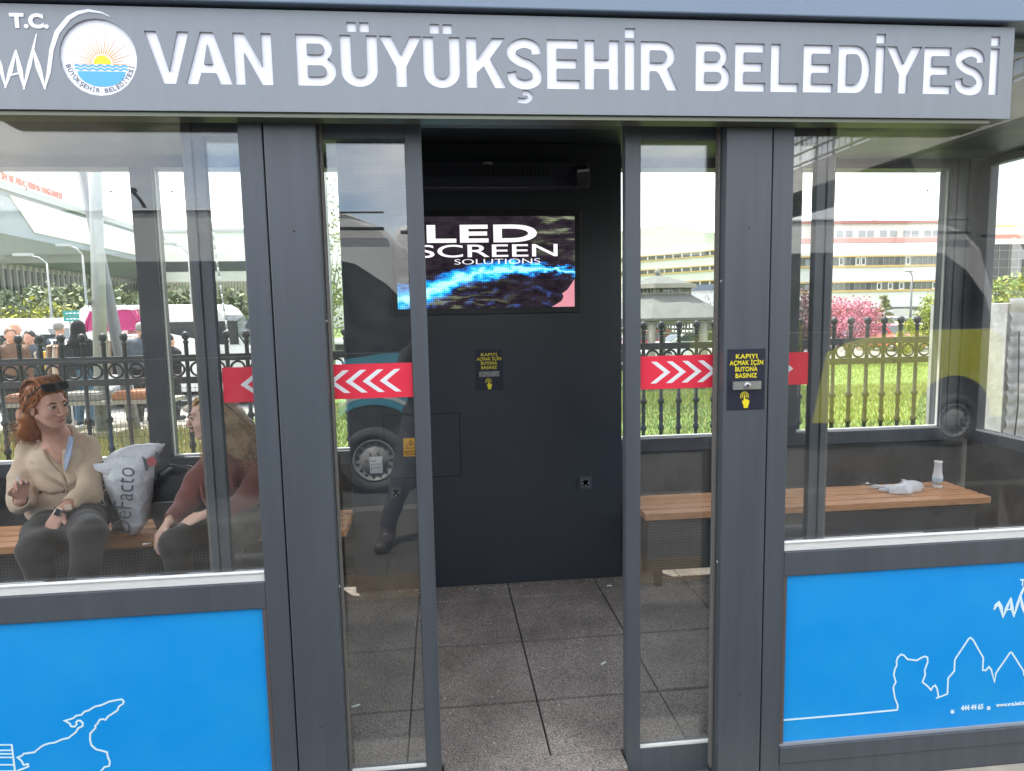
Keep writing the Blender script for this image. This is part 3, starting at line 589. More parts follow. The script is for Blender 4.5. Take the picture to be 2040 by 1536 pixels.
# signs, sockets, stickers
def hand_icon(mb, c, s, y, mi):
    pts = [(-.28,-1),(.30,-1),(.34,-.72),(.50,-.35),(.52,.06),(.40,.16),(.30,.10),(.26,.24),(.12,.26),(.06,.18),(.02,.34),(-.10,.34),(-.12,.26),(-.12,.80),(-.20,.90),(-.30,.80),(-.32,.0),(-.46,.12),(-.56,.04),(-.50,-.25),(-.34,-.62)]
    mb.prism([(c.x+a*s, y, c.z+b_*s) for a, b_ in pts], (0, -.0006, 0), mi)
    for r in (.34, .58): mb.ribbon([(c.x+(-.21+r*math.cos(t))*s, y, c.z+(.72+r*math.sin(t))*s) for t in np.linspace(-.6, math.pi+.6, 16)], .10*s, th=.0005, mi=mi)
def button_sign(name, label, x0, x1, z0, z1, y, lock):
    t_ = thing(name, label, 'sign', ((x0+x1)/2, y, z0)); w, h = x1-x0, z1-z0
    MB().box(x0, x1, y-.002, y-.0002, z0, z1).build('plate', navy, t_, .0008)
    b = MB()
    for i, s in enumerate(('KAPIYI', 'AÇMAK İÇİN', 'BUTONA', 'BASINIZ')):
        ww = (.56, .88, .58, .56)[i]*w
        text_on(b, s, ((x0+x1)/2, y-.0021, z1-h*(.155+.105*i)), UX, UZ, ww, .074*h, .028, .0006, align='c', spacing=1.08)
    b.build('plate_lettering', yel, t_); b = MB(); hand_icon(b, Vector(((x0+x1)/2, 0, z0+h*.145)), .115*h, y-.0021, 0); b.build('hand_icon', yel, t_)
    b = MB(); lx = (x0+x1)/2
    b.box(lx-.37*w, lx+.37*w, y-.012 if lock else y-.003, y-.0021, z0+h*.34, z0+h*.47)
    if lock: b.lathe([(.011, 0), (.011, .004), (.008, .005)], n=18, M=Matrix.Translation((lx, y-.012, z0+h*.405)) @ Matrix.Rotation(R_(90), 4, 'X'))
    b.build('push_button' if lock else 'name_label', mat('brushed_steel', (.55, .56, .58), .3, metal=.8, noise=(60, .2), stretch=(1, 1, 12)) if lock else mat('worn_label', (.35, .35, .36), .5, noise=(60, .8)), t_)
    if lock: MB().lathe([(.004, 0), (.004, .002)], n=12, M=Matrix.Translation((lx, y-.0165, z0+h*.405)) @ Matrix.Rotation(R_(90), 4, 'X')).build('button_centre', black, t_)
button_sign('door_button_sign', 'dark plate with yellow door opening words and a steel button on the right door post', .940, 1.070, 1.304, 1.507, -.0, True)
button_sign('door_button_sign', 'dark plate with yellow door opening words stuck on the cabinet below the screen', .193, .350, 1.196, 1.429, CBY, False)
def socket(px, py, label):
    c = P(px, py, CBY); t_ = thing('power_socket', label, 'socket', c)
    MB().box(c.x-.037, c.x+.037, CBY-.009, CBY-.0003, c.z-.037, c.z+.037).build('cover_frame', mat('socket_grey', (.060, .066, .078), .35), t_, .003)
    MB().box(c.x-.026, c.x+.026, CBY-.0105, CBY-.0091, c.z-.026, c.z+.026).build('insert', mat('socket_insert', (.10, .105, .11), .3), t_, .001)
    m = MB(); m.lathe([(.021, 0), (.020, .0008), (.0185, -.0)], n=24, M=Matrix.Translation((c.x, CBY-.0106, c.z)) @ Matrix.Rotation(R_(90), 4, 'X')); 
    m.build('contact_ring', black, t_)
    m = MB()
    for a in (-1, 1): m.box(c.x-.004+a*.015, c.x+.004+a*.015, CBY-.0122, CBY-.0116, c.z-.003, c.z+.003)
    m.box(c.x-.004, c.x+.004, CBY-.0122, CBY-.0116, c.z-.017, c.z-.010); m.build('contact', alu, t_)
socket(1166, 962, 'square grey wall socket low on the right side of the dark cabinet')
socket(789, 981, 'square grey wall socket on the cabinet, seen through the left door glass')
c0, c1 = P(803, 873, CBY), P(833, 908, CBY); x1 = c0.x+.085
wz = thing('warning_sticker', 'orange electric danger sticker with a lightning triangle on the cabinet', 'sticker', (c0.x, CBY, c0.z))
MB().box(c0.x, x1, CBY-.0045, CBY-.0035, c1.z, c0.z).build('sticker_sheet', mat('orange_sticker', (.85, .42, .02), .45), wz)
b = MB(); mx_ = (c0.x+x1)/2; tz = c0.z-.012
b.ribbon([(mx_-.030, CBY-.0046, tz-.046), (mx_+.030, CBY-.0046, tz-.046), (mx_, CBY-.0046, tz)], .003, th=.0005, closed=True)
b.prism([(mx_+.004, CBY-.0046, tz-.010), (mx_-.007, CBY-.0046, tz-.027), (mx_-.001, CBY-.0046, tz-.027), (mx_-.005, CBY-.0046, tz-.041), (mx_+.007, CBY-.0046, tz-.022), (mx_+.001, CBY-.0046, tz-.022)], (0, -.0005, 0))
text_on(b, 'ELEKTRİK', (mx_, CBY-.0046, c1.z+.022), UX, UZ, .070, .012, .02, .0005, align='c'); text_on(b, 'TEHLİKESİ', (mx_, CBY-.0046, c1.z+.006), UX, UZ, .070, .012, .02, .0005, align='c')
b.build('sticker_print', black, wz)
c0, c1 = P(736, 910, CBY), P(763, 942, CBY)
wz = thing('contact_sticker', 'small white contact details sticker on the cabinet, seen through the left door glass', 'sticker', (c0.x, CBY, c0.z))
MB().box(c0.x, c1.x, CBY-.0045, CBY-.0035, c1.z, c0.z).build('sticker_sheet', mat('white_sticker', (.55, .57, .58), .5), wz)
b = MB(); w = c1.x-c0.x
text_on(b, 'KENT', (c0.x+.006, CBY-.0046, c0.z-.030), UX, UZ, .032, .011, .04, .0005)
for i in range(2):
    b.box(c0.x+.006, c0.x+.014, CBY-.0051, CBY-.0046, c0.z-.05-.02*i, c0.z-.042-.02*i)
    for j in range(2): b.box(c0.x+.02, c1.x-.006, CBY-.0050, CBY-.0046, c0.z-.0475-.02*i+.005*j, c0.z-.0460-.02*i+.005*j)
b.box(c0.x+.006, c0.x+.013, CBY-.0050, CBY-.0046, c0.z-.014, c0.z-.007); b.build('sticker_print', ink, wz)
# benches
wood = mat('oiled_pine', (.72, .33, .13), .45, noise=(9, .45), stretch=(1, 14, 14), bump=(30, .12, .003), coat=.15)
perf = bpy.data.materials.new('perforated_steel'); perf.use_nodes = True; t = perf.node_tree; l = t.links.new; N = t.nodes.new; bs = t.nodes['Principled BSDF']; bs.inputs['Roughness'].default_value = .45
tcn = N('ShaderNodeTexCoord'); sx = N('ShaderNodeSeparateXYZ'); l(tcn.outputs['Object'], sx.inputs[0])
fx = MN('PINGPONG', MN('MULTIPLY', sx.outputs['X'], 60), .5); fz = MN('PINGPONG', MN('MULTIPLY', sx.outputs['Z'], 60), .5)
dd = MN('SQRT', MN('ADD', MN('POWER', MN('SUBTRACT', fx, .5), 2), MN('POWER', MN('SUBTRACT', fz, .5), 2)))
mxx = N('ShaderNodeMixRGB'); l(MN('LESS_THAN', dd, .30), mxx.inputs[0]); mxx.inputs[1].default_value = (.045, .049, .054, 1); mxx.inputs[2].default_value = (.006, .006, .006, 1); l(mxx.outputs[0], bs.inputs['Base Color'])
def bench(label, x0, x1):
    t_ = thing('slat_bench', label, 'bench', ((x0+x1)/2, 1.66, FZ), group='wooden benches inside the shelter')
    for i in range(4):
        y = 1.465+.098*i; MB().box(x0, x1-.0*i, y, y+.078, .462, .502).build('seat_slat', wood, t_, .004)
    MB().box(x0+.03, x1-.05, 1.52, 1.524, .15, .435).build('perforated_front', perf, t_)
    for x in (x0+.1, (x0+x1)/2, x1-.12):
        MB().box(x-.02, x+.02, 1.53, 1.80, .42, .460).box(x-.02, x+.02, 1.53, 1.57, FZ, .42).box(x-.02, x+.02, 1.76, 1.80, FZ, .42).build('leg', black, t_)
bench('empty wooden slat bench in the right half of the shelter', 1.11, 3.20)
bench('wooden slat bench in the left half of the shelter where two women sit', -2.62, -.53)
# ------------------------------------------------------------------ ground
def nodemat(name):
    m = bpy.data.materials.new(name); m.use_nodes = True; t = m.node_tree; MATS[name] = m
    return m, t, t.nodes.new, t.links.new, t.nodes['Principled BSDF']
def ramp(N, l, src, *st):
    r = N('ShaderNodeValToRGB'); e = r.color_ramp.elements
    e[0].position, e[0].color = st[0][0], (*st[0][1], 1); e[1].position, e[1].color = st[-1][0], (*st[-1][1], 1)
    for p, c in st[1:-1]: x = e.new(p); x.color = (*c, 1)
    l(src, r.inputs[0]); return r.outputs[0]
gm, t, N, l, bs = nodemat('lawn_ground'); bs.inputs['Roughness'].default_value = .9
tcn = N('ShaderNodeTexCoord'); n1 = N('ShaderNodeTexNoise'); n1.inputs['Scale'].default_value = .8; n1.inputs['Detail'].default_value = 10; n1.inputs['Roughness'].default_value = .7; l(tcn.outputs['Object'], n1.inputs[0])
l(ramp(N, l, n1.outputs['Fac'], (.3, (.085, .14, .018)), (.55, (.13, .20, .03)), (.75, (.19, .23, .055))), bs.inputs['Base Color'])
xs = [-1500, -300, -80, -30, -12, -5, 0, 5, 12, 30, 80, 300, 1500]; ys = [-1500, -300, -60, -20, -6, 0, 3, 9, 12, 15, 22, 35, 60, 120, 300, 600, 1500]
b = MB(); vs = [(x, y, gz(y)-.012) for y in ys for x in xs]; n = len(xs)
b.add(vs, [(j*n+i, j*n+i+1, (j+1)*n+i+1, (j+1)*n+i) for j in range(len(ys)-1) for i in range(n-1)]); b.build('ground', gm, None, kind='structure')
# pavement in front with slabs, tactile strip, kerb and road
pv, t, N, l, bs = nodemat('paving_slabs'); bs.inputs['Roughness'].default_value = .8
tcn = N('ShaderNodeTexCoord'); br = N('ShaderNodeTexBrick'); br.offset = 0; br.inputs['Scale'].default_value = 1; br.inputs['Brick Width'].default_value = .4; br.inputs['Row Height'].default_value = .4; br.inputs['Mortar Size'].default_value = .006
br.inputs['Color1'].default_value = (.060, .054, .048, 1); br.inputs['Color2'].default_value = (.048, .043, .039, 1); br.inputs['Mortar'].default_value = (.02, .019, .018, 1)
l(tcn.outputs['Object'], br.inputs[0]); n1 = N('ShaderNodeTexNoise'); n1.inputs['Scale'].default_value = 5; n1.inputs['Detail'].default_value = 10; l(tcn.outputs['Object'], n1.inputs[0])
mx = N('ShaderNodeMixRGB'); mx.blend_type = 'MULTIPLY'; mx.inputs[0].default_value = 1; l(br.outputs[0], mx.inputs[1]); l(ramp(N, l, n1.outputs['Fac'], (.3, (.62, .60, .58)), (.7, (1, 1, 1))), mx.inputs[2]); l(mx.outputs[0], bs.inputs['Base Color'])
MB().box(-30, 30, -3.55, -.28, GX-.08, GX).build('pavement', pv, None, kind='structure')
MB().box(-30, 30, -.278, -.0005, GX-.08, GX+.001).build('sunlit_paving_strip', mat('sunlit_beige_paving', (.42, .38, .33), .85, noise=(5, .3), bump=(80, .4, .003)), None, kind='structure')  # strip of beige paving made pale to stand for sunlight on it
MB().box(-30, 30, .0005, 3.0, GX-.08, GX-.002).build('plinth_slab', mat('plinth_concrete', (.30, .29, .27), .85, noise=(3, .3), bump=(60, .3, .004)), None, kind='structure')
tac = thing('tactile_strip', 'ochre ribbed tactile paving strip along the pavement in front of the shelter', 'paving strip', (0, -1.85, GX))
ta = MB(); ta.box(-12, 12, -2.05, -1.65, GX+.0005, GX+.004)
for i in range(9): y = -2.03+.045*i; ta.box(-12, 12, y, y+.02, GX+.004, GX+.009)
ta.build('ribs', mat('ochre_tactile', (.105, .072, .038), .8, noise=(7, .45)), tac)
MB().box(-30, 30, -3.70, -3.551, GX-.15, GX+.004).build('kerb', mat('kerb_concrete', (.10, .097, .092), .85, noise=(4, .3)), None, .01, kind='structure')
MB().box(-160, 160, -90, -3.701, GX-.4, GX-.008).build('road', mat('asphalt', (.045, .044, .043), .85, noise=(3, .35), bump=(150, .4, .004)), None, kind='structure')
# market side: paved path, low wall, chain-link mesh, car park asphalt
def sheet(name, pts, m, dz, **k):
    b = MB(); vs = []
    for x, y in pts: vs.append((x, y, gz(y)+dz))
    b.add(vs, [tuple(range(len(vs)))]); return b.build(name, m, None, kind='structure', **k)
asph = mat('car_park_asphalt', (.17, .17, .175), .85, noise=(.5, .25, 9))
def strip(name, x0, x1, y0, y1, m, dz, skew=0):
    b = MB(); yy = [y for y in (y0, 9, 12, 15, 22, 35, 60, y1) if y0 <= y <= y1]; yy = sorted(set(yy)); vs = []
    for y in yy: vs += [(x0+skew*(y-y0), y, gz(y)+dz), (x1+skew*(y-y0), y, gz(y)+dz)]
    b.add(vs, [(2*i, 2*i+1, 2*i+3, 2*i+2) for i in range(len(yy)-1)]); return b.build(name, m, None, kind='structure')
strip('path', -22, -3.3, 8.6, 13.2, mat('path_slabs', (.40, .37, .33), .85, noise=(2, .25)), -.004)
strip('car_park', -3, 90, 26, 78, asph, -.004)
strip('road', -60, -3.2, 13.3, 58, asph, -.004)
# lawn blades: a field of thin grass tufts as one mass
def grass(name, label, x0, x1, y0, y1, n, h, mt, dens=None):
    x = rng.uniform(x0, x1, n); y = y0+(y1-y0)*rng.uniform(0, 1, n)**1.3; a = rng.uniform(0, 6.28, n); hh = h*rng.uniform(.5, 1.3, n)*(1+.06*(y-y0)); w = .0045*(1+.16*(y-y0))
    z = np.array([gz(v) for v in y])-.012; lean = rng.normal(0, .35, (n, 2))
    V = np.empty((n, 3, 3)); V[:, 0] = np.stack([x-w*np.cos(a), y-w*np.sin(a), z], 1); V[:, 1] = np.stack([x+w*np.cos(a), y+w*np.sin(a), z], 1)
    V[:, 2] = np.stack([x+lean[:, 0]*hh, y+lean[:, 1]*hh, z+hh], 1)
    me = bpy.data.meshes.new(name); me.vertices.add(3*n); me.vertices.foreach_set('co', V.reshape(-1)); me.loops.add(3*n); me.loops.foreach_set('vertex_index', np.arange(3*n)); me.polygons.add(n)
    me.polygons.foreach_set('loop_start', np.arange(n)*3); me.polygons.foreach_set('material_index', rng.integers(0, len(mt), n)); me.update()
    for q in mt: me.materials.append(q)
    o = bpy.data.objects.new(name, me); COL.objects.link(o); props(o, label, 'grass', kind='stuff'); return o
g1 = mat('grass_bright', (.215, .285, .055), .6); g2 = mat('grass_deep', (.11, .18, .02), .6); g3 = mat('grass_straw', (.36, .33, .13), .7)
grass('lawn', 'bright green rough lawn growing beyond the iron fence', -2.4, 14, 3.3, 14, 110000, .055, [g1, g2, g1, g3])
grass('lawn', 'distant stretch of green lawn reaching the parked cars', 0, 30, 14, 26, 45000, .07, [g1, g2, g1])
MB().box(-12, -2.7, 2.75, 8.59, GX-.05, GX-.006).build('dry_ground', mat('dry_earth', (.34, .29, .17), .95, noise=(1.6, .35, 10), bump=(25, .6, .02)), None, kind='structure')
grass('dry_grass', 'dry yellowish grass and weeds along the path at the left', -9, -2.5, 3.2, 8.6, 42000, .11, [g3, g3, g3, g2])
# weeds / stones by the pole
stone = mat('pale_stone', (.42, .39, .34), .9, noise=(5, .3), bump=(20, .6, .02))
for i, (px, py, s) in enumerate(((255, 850, .16), (400, 815, .20), (330, 850, .12), (165, 838, .10))):
    p = PZ(px, py, GX); b = MB(); b.sph((p.x, p.y, GX), (s*1.5, s, s*.7), 10)
    for k in range(len(b.v)): v = Vector(b.v[k]); b.v[k] = tuple(v+Vector(rng.normal(0, .09*s, 3)))
    lb = ('pale boulder lying in dry grass right of the grey pole', 'pale flat boulder at the path edge near the van', 'small pale boulder in the weeds behind the bagged seat', 'small stone left of the grey pole')[i]
    b.build('boulder', stone, None, label=lb, cat='boulder', group='boulders in the dry grass', loc=tuple((p.x, p.y, GX)))
# ------------------------------------------------------------------ iron fence
FY, SPC = 4.35, .1775
iron = mat('black_iron', (.030, .031, .034), .5, noise=(8, .4), bump=(90, .3, .003))
fe = thing('iron_fence', 'black cast iron fence with ball tops and a row of rings behind the shelter', 'fence', (0, FY, GX))
zt0, zt1, zr, zb0, zb1 = 1.240, 1.335, 1.170, 1.040, 1.100
m = MB(); m.box(-8.6, 10.5, FY-.022, FY+.022, zt0, zt0+.062).box(-8.6, 10.5, FY-.022, FY+.022, zb0, zb1).box(-8.6, 10.5, FY-.02, FY+.02, GX+.10, GX+.15); m.build('rail', iron, fe)
x = P(1729, 637, FY).x; x -= SPC*math.floor((x+8.5)/SPC); i = 0; proto = rproto = None
pk_ = []
while x < 10.4:
    m = MB(); m.lathe([(.019, GX+.02), (.019, .44), (.032, .455), (.032, .475), (.019, .50), (.023, .56), (.017, .61), (.023, .66), (.019, .70), (.034, .72), (.034, .74), (.019, .76), (.019, 1.40), (.025, 1.41), (.025, 1.425), (.014, 1.435), (.030, 1.450), (.036, 1.475), (.030, 1.50), (.012, 1.512)], (0, FY, 0), 8)
    if proto is None:
        proto = m.build('picket', iron, fe); proto.location.x = x-0; 
        rg = MB(); cs = [(.060*math.cos(t)+SPC/2, FY, zr+.060*math.sin(t)) for t in np.linspace(0, 2*math.pi, 21)[:-1]]; rg.tube(cs, .011, 6, closed=True); rproto = rg.build('ring', iron, fe); rproto.location.x = x
    else:
        if i % 2 == 0 or True:
            o = proto.copy(); COL.objects.link(o); o.parent = fe; o.location.x = x
            if abs(x) < 9.2:
                o = rproto.copy(); COL.objects.link(o); o.parent = fe; o.location.x = x
    x += SPC; i += 1
cn_ = 0
# link pieces between rings
m = MB(); x = P(1729, 637, FY).x; x -= SPC*math.floor((x+8.5)/SPC)
while x < 10.3:
    m.box(x+.012, x+SPC/2-.066, FY-.008, FY+.008, zr-.010, zr+.010).box(x+SPC/2+.066, x+SPC-.012, FY-.008, FY+.008, zr-.010, zr+.010); x += SPC
m.build('ring_links', iron, fe, kind='stuff')
# welded mesh panel behind the market side of the fence
MF = 6.9; wire = mat('dark_green_wire', (.05, .07, .06), .6)
wf = thing('mesh_fence', 'thin welded wire mesh fence behind the iron fence at the market', 'fence', (-6, MF, GX)); m = MB()
for i in range(150): x = -11.2+.055*i; m.box(x-.0022, x+.0022, MF-.002, MF+.002, GX, .78)
m.build('mesh_wires', wire, wf); m = MB()
for k in range(7): m.box(-11.2, -2.95, MF+.0025, MF+.006, GX+.08+.12*k, GX+.086+.12*k)
m.build('cross_wires', wire, wf)
for x in (-10, -7.5, -5.0, -3.0): MB().box(x-.025, x+.025, MF+.007, MF+.05, GX, .84).build('post', wire, wf)
# ------------------------------------------------------------------ leafy things
def leaves(n, cen, rad, size, k_clump=None, flat=.6, shell=.35, seed=1, clump_r=.25):
    """leaf quads in clumps through an ellipsoid volume -> verts (n,4,3)"""
    r = np.random.default_rng(seed); cen = np.array(cen, float); rad = np.array(rad, float)
    K = k_clump or 60; d = r.normal(size=(K, 3)); d /= np.linalg.norm(d, axis=1)[:, None]; cc_ = cen+d*rad*(shell+(1-shell)*r.uniform(0, 1, (K, 1))**.6)
    i = r.integers(0, K, n); c = cc_[i]+r.normal(size=(n, 3))*rad*clump_r*np.array([1, 1, .7])
    a = r.normal(size=(n, 3)); a /= np.linalg.norm(a, axis=1)[:, None]; b_ = r.normal(size=(n, 3)); b_ -= a*(a*b_).sum(1)[:, None]; b_ /= np.linalg.norm(b_, axis=1)[:, None]
    s = size*r.uniform(.6, 1.4, (n, 1)); a *= s; b_ *= s*flat
    return np.stack([c-a, c-b_, c+a, c+b_], 1)
def leafmesh(name, V, mats, parent, seed=2):
    n = len(V); r = np.random.default_rng(seed); me = bpy.data.meshes.new(name); V = V.reshape(-1, 3)-np.array(ORG[parent.name])
    me.vertices.add(4*n); me.vertices.foreach_set('co', V.reshape(-1)); me.loops.add(4*n); me.loops.foreach_set('vertex_index', np.arange(4*n)); me.polygons.add(n)
    me.polygons.foreach_set('loop_start', np.arange(n)*4); me.polygons.foreach_set('material_index', r.integers(0, len(mats), n)); me.update()
    for q in mats: me.materials.append(q)
    o = bpy.data.objects.new(name, me); COL.objects.link(o); o.parent = parent; return o
bark = mat('bark', (.11, .085, .065), .9, noise=(6, .4))
def foliage(name, c, var=.35):
    return [mat(name+'_a', c, .6), mat(name+'_b', tuple(x*(1-var) for x in c), .65), mat(name+'_c', tuple(min(1, x*(1+var*.7)) for x in c), .6)]
def tree(name, label, x, y, h, rx, trunk_h, mats, n=3500, size=.12, group=None, seed=1, rz=None, lean=0, limbs=7):
    z = gz(y); t_ = thing(name, label, 'tree', (x, y, z), group=group); r = random.Random(seed)
    b = MB(); top = Vector((x+lean, y, z+trunk_h+(h-trunk_h)*.45)); b.tube([(x, y, z-.05), (x+lean*.3, y, z+trunk_h*.6), (x+lean*.6, y, z+trunk_h), top], [rx*.075, rx*.06, rx*.05, rx*.02], 8)
    for k in range(limbs):
        a = 6.28*k/limbs+r.uniform(-.4, .4); s = Vector((x+lean*.6, y, z+trunk_h*(.85+.5*r.random()))); e = s+Vector((math.cos(a)*rx*.7, math.sin(a)*rx*.7, (h-trunk_h)*r.uniform(.3, .6)))
        b.tube([s, (s+e)/2+Vector((0, 0, .1)), e], [rx*.035, rx*.022, rx*.008], 5)
    b.build('trunk', bark, t_)
    rz = rz or (h-trunk_h)/2
    leafmesh('crown', leaves(n, (x+lean, y, z+h-rz), (rx, rx, rz), size, 46, seed=seed, clump_r=.2), mats, t_, seed); return t_
def conifer(name, label, x, y, h, r0, mats, n=3000, size=.13, group=None, seed=1):
    z = gz(y); t_ = thing(name, label, 'tree', (x, y, z), group=group); r = np.random.default_rng(seed)
    b = MB(); b.tube([(x, y, z-.05), (x, y, z+h*.5), (x, y, z+h*.96)], [r0*.08, r0*.05, .01], 7); b.build('trunk', bark, t_)
    Vs = []; L_ = 13
    for k in range(L_):
        zz = z+h*(.12+.86*k/L_); rr = r0*(1-k/L_)**.8; nb = max(4, int(11*(1-k/L_)))
        for j in range(nb):
            a = r.uniform(0, 6.28); m_ = max(8, int(n/(L_*9))); t0 = r.uniform(.1, 1, m_)**.7
            c = np.stack([x+np.cos(a)*rr*t0, y+np.sin(a)*rr*t0, zz-t0*rr*.28+r.normal(0, .03*h/6, m_)], 1)+r.normal(0, .05*r0, (m_, 3))
            d = r.normal(size=(m_, 3)); d /= np.linalg.norm(d, axis=1)[:, None]; e = r.normal(size=(m_, 3)); e -= d*(d*e).sum(1)[:, None]; e /= np.linalg.norm(e, axis=1)[:, None]
            Vs.append(np.stack([c-d*size, c-e*size*.4, c+d*size, c+e*size*.4], 1))
    leafmesh('crown', np.concatenate(Vs), mats, t_, seed); return t_
pine = foliage('pine_green', (.15, .19, .11), .2); oliv = foliage('olive_green', (.20, .23, .11), .2); ygr = foliage('yellow_green', (.36, .38, .04)); pinkf = foliage('pink_blossom', (.62, .20, .30)); purp = foliage('purple_leaf', (.22, .10, .12)); lime = foliage('light_green', (.26, .34, .08))
def at(px, y): return P(px, 600, y).x
tz = lambda px, py, y: P(px, py, y).z-gz(y)
conifer('pine_tree', 'dark pine at the far left behind the white minibus', at(15, 26), 26, tz(15, 572, 26), 1.9, pine, seed=3, group='pines before the hospital')
conifer('pine_tree', 'tall grey green pine left of the lamp post', at(70, 34), 34, tz(68, 566, 34), 2.6, pine, n=3600, size=.16, seed=4, group='pines before the hospital')
tree('pine_tree', 'broad rounded pine above the teal road sign', at(135, 30), 30, tz(140, 566, 30), 2.7, .8, pine+oliv, n=6500, size=.13, seed=5, group='pines before the hospital')
tree('shrub_tree', 'bright yellow green bush tree left of the teal sign', at(68, 22), 22, tz(65, 600, 22), 1.35, .4, ygr+oliv, n=3800, size=.085, seed=6)
tree('pine_tree', 'wide olive pine between the pole and the dark mullion', at(238, 32), 32, tz(245, 562, 32), 2.6, .8, pine+oliv, n=6000, size=.14, seed=7, group='pines before the hospital')
tree('pine_tree', 'pine crown showing above the white van roof', at(350, 30), 30, tz(350, 572, 30), 2.2, .8, oliv+pine, n=4600, size=.13, seed=8, group='pines before the hospital')
tree('pine_tree', 'tall olive pine beside the left door post', at(465, 26), 26, tz(465, 585, 26), 1.4, .6, oliv+pine, n=5000, size=.12, seed=9, group='pines before the hospital')
tree('birch_tree', 'sparse young tree with thin leaves in the gap left of the cabinet', at(652, 22), 22, tz(652, 325, 22), .75, 1.2, lime+oliv, n=1100, size=.075, seed=10, limbs=10)
tree('blossom_tree', 'pink blossoming tree spreading over the fence', at(1690, 24), 24, tz(1700, 588, 24), 1.15, .5, pinkf, n=4300, size=.050, seed=11, limbs=12)
tree('plum_tree', 'dull purple leafed tree left of the pink blossom', at(1600, 25), 25, tz(1600, 575, 25), 1.05, .5, purp, n=3400, size=.06, seed=12, limbs=10)
conifer('fir_tree', 'small pointed green fir before the white hospital wall', at(1759, 34), 34, tz(1759, 582, 34), 1.15, lime+oliv, n=3200, size=.10, seed=13)
tree('shrub_tree', 'yellow leafed tree at the right end of the lawn view', at(1862, 24), 24, tz(1855, 592, 24), .62, .5, ygr+lime, n=3800, size=.055, seed=14, limbs=9)
tree('shrub_tree', 'thin yellow sapling just above the fence balls', at(1810, 22), 22, tz(1810, 628, 22), .38, .25, ygr, n=1100, size=.045, seed=15)
tree('leafy_tree', 'light green tree behind the padded white cover at the right edge', at(2030, 14), 14, tz(2030, 545, 14), .95, .5, lime+ygr, n=4200, size=.06, seed=16)
tree('bare_tree', 'nearly bare little tree right of the garden pavilion', at(1412, 30), 30, tz(1412, 590, 30), .5, .6, oliv, n=120, size=.05, seed=17, limbs=14)
# ------------------------------------------------------------------ poles and lamps
galv = mat('galvanised_steel', (.36, .39, .38), .5, metal=.3, noise=(7, .2))
pb = PZ(205, 868, GX); dpt = pb.y; pt_ = P(182, 200, dpt)
po = thing('utility_pole', 'thick pale grey steel pole standing in a concrete foot beside the market', 'pole', (pb.x, dpt, GX))
MB().tube([(pb.x, dpt, GX), (pt_.x+.02, dpt, 4.6)], [.098, .080], 14).build('shaft', galv, po)
MB().box(pb.x-.30, pb.x+.30, dpt-.25, dpt+.25, GX-.05, GX+.08).build('foot', stone, po, .02)
b = MB(); zz = P(190, 612, dpt-.12).z; xs0 = P(187, 612, dpt).x; b.ribbon([(xs0-.03, dpt-.098, zz), (xs0-.01, dpt-.098, zz+.09), (xs0+.01, dpt-.098, zz+.01), (xs0+.03, dpt-.098, zz+.10)], .014, th=.01); b.build('stencil', mat('dark_stencil', (.06, .06, .06), .7), po)
d0, d1 = P(238, 702, 8.6), P(160, 318, 8.6)
po = thing('support_strut', 'dark slanting steel strut leaning across behind the grey pole', 'strut', (d0.x, 8.6, GX)); e = d0+(d0-d1)*.42
MB().tube([(e.x, 8.6, e.z), d0, d1], [.085, .085, .070], 10).build('shaft', mat('dark_grey_steel', (.16, .17, .18), .5), po)
def lamp(label, px, y, py_top, arm_px, arm_dy, group='street lamps beyond the fence', col=galv, r=.05):
    x = at(px, y); z = gz(y); zt = P(px, py_top, y).z; t_ = thing('street_lamp', label, 'street lamp', (x, y, z), group=group); ax = at(arm_px, y)
    MB().tube([(x, y, z), (x, y, zt)], [r*1.3, r*.8], 8).build('pole', col, t_)
    MB().tube([(x, y, zt), ((x*2+ax)/3, y, zt+arm_dy*.7), (ax, y, zt+arm_dy)], r*.6, 6).build('arm', col, t_)
    s = 1 if ax > x else -1; MB().box(ax-.25, ax+.25, y-.09, y+.09, zt+arm_dy-.04, zt+arm_dy+.04).build('lamp_head', col, t_)
lamp('thin white street lamp with its arm left, above the shrub', 100, 20, 524, 55, .25, r=.035)
lamp('taller white street lamp just left of the grey pole', 172, 24, 508, 138, .35, r=.045)
lamp('white street lamp right of the dark mullion', 382, 24, 505, 345, .35, r=.045)
lamp('dark double headed lamp before the right hospital wing', 1815, 40, 550, 1808, .3, col=MATS['dark_grey_steel'], r=.07)
lamp('slim grey lamp seen in the narrow gap left of the cabinet', 660, 16, 300, 690, .3, r=.03)
b = thing('striped_pole', 'white and grey banded slanting pole right of the van', 'pole', (at(455, 13), 13, gz(13)))
p0, p1 = P(438, 560, 13), P(452, 655, 13); m = MB(); m2 = MB(); p0 = p1+(p0-p1)*2.2
for k in range(24): (m if k % 2 else m2).cyl(p1+(p0-p1)*k/24, p1+(p0-p1)*(k+1)/24, .022, n=6)
m.cyl(p1+(p1-p0)*.18, p1, .022, n=6); m.build('pale_bands', white_pl, b); m2.build('grey_bands', galv, b)
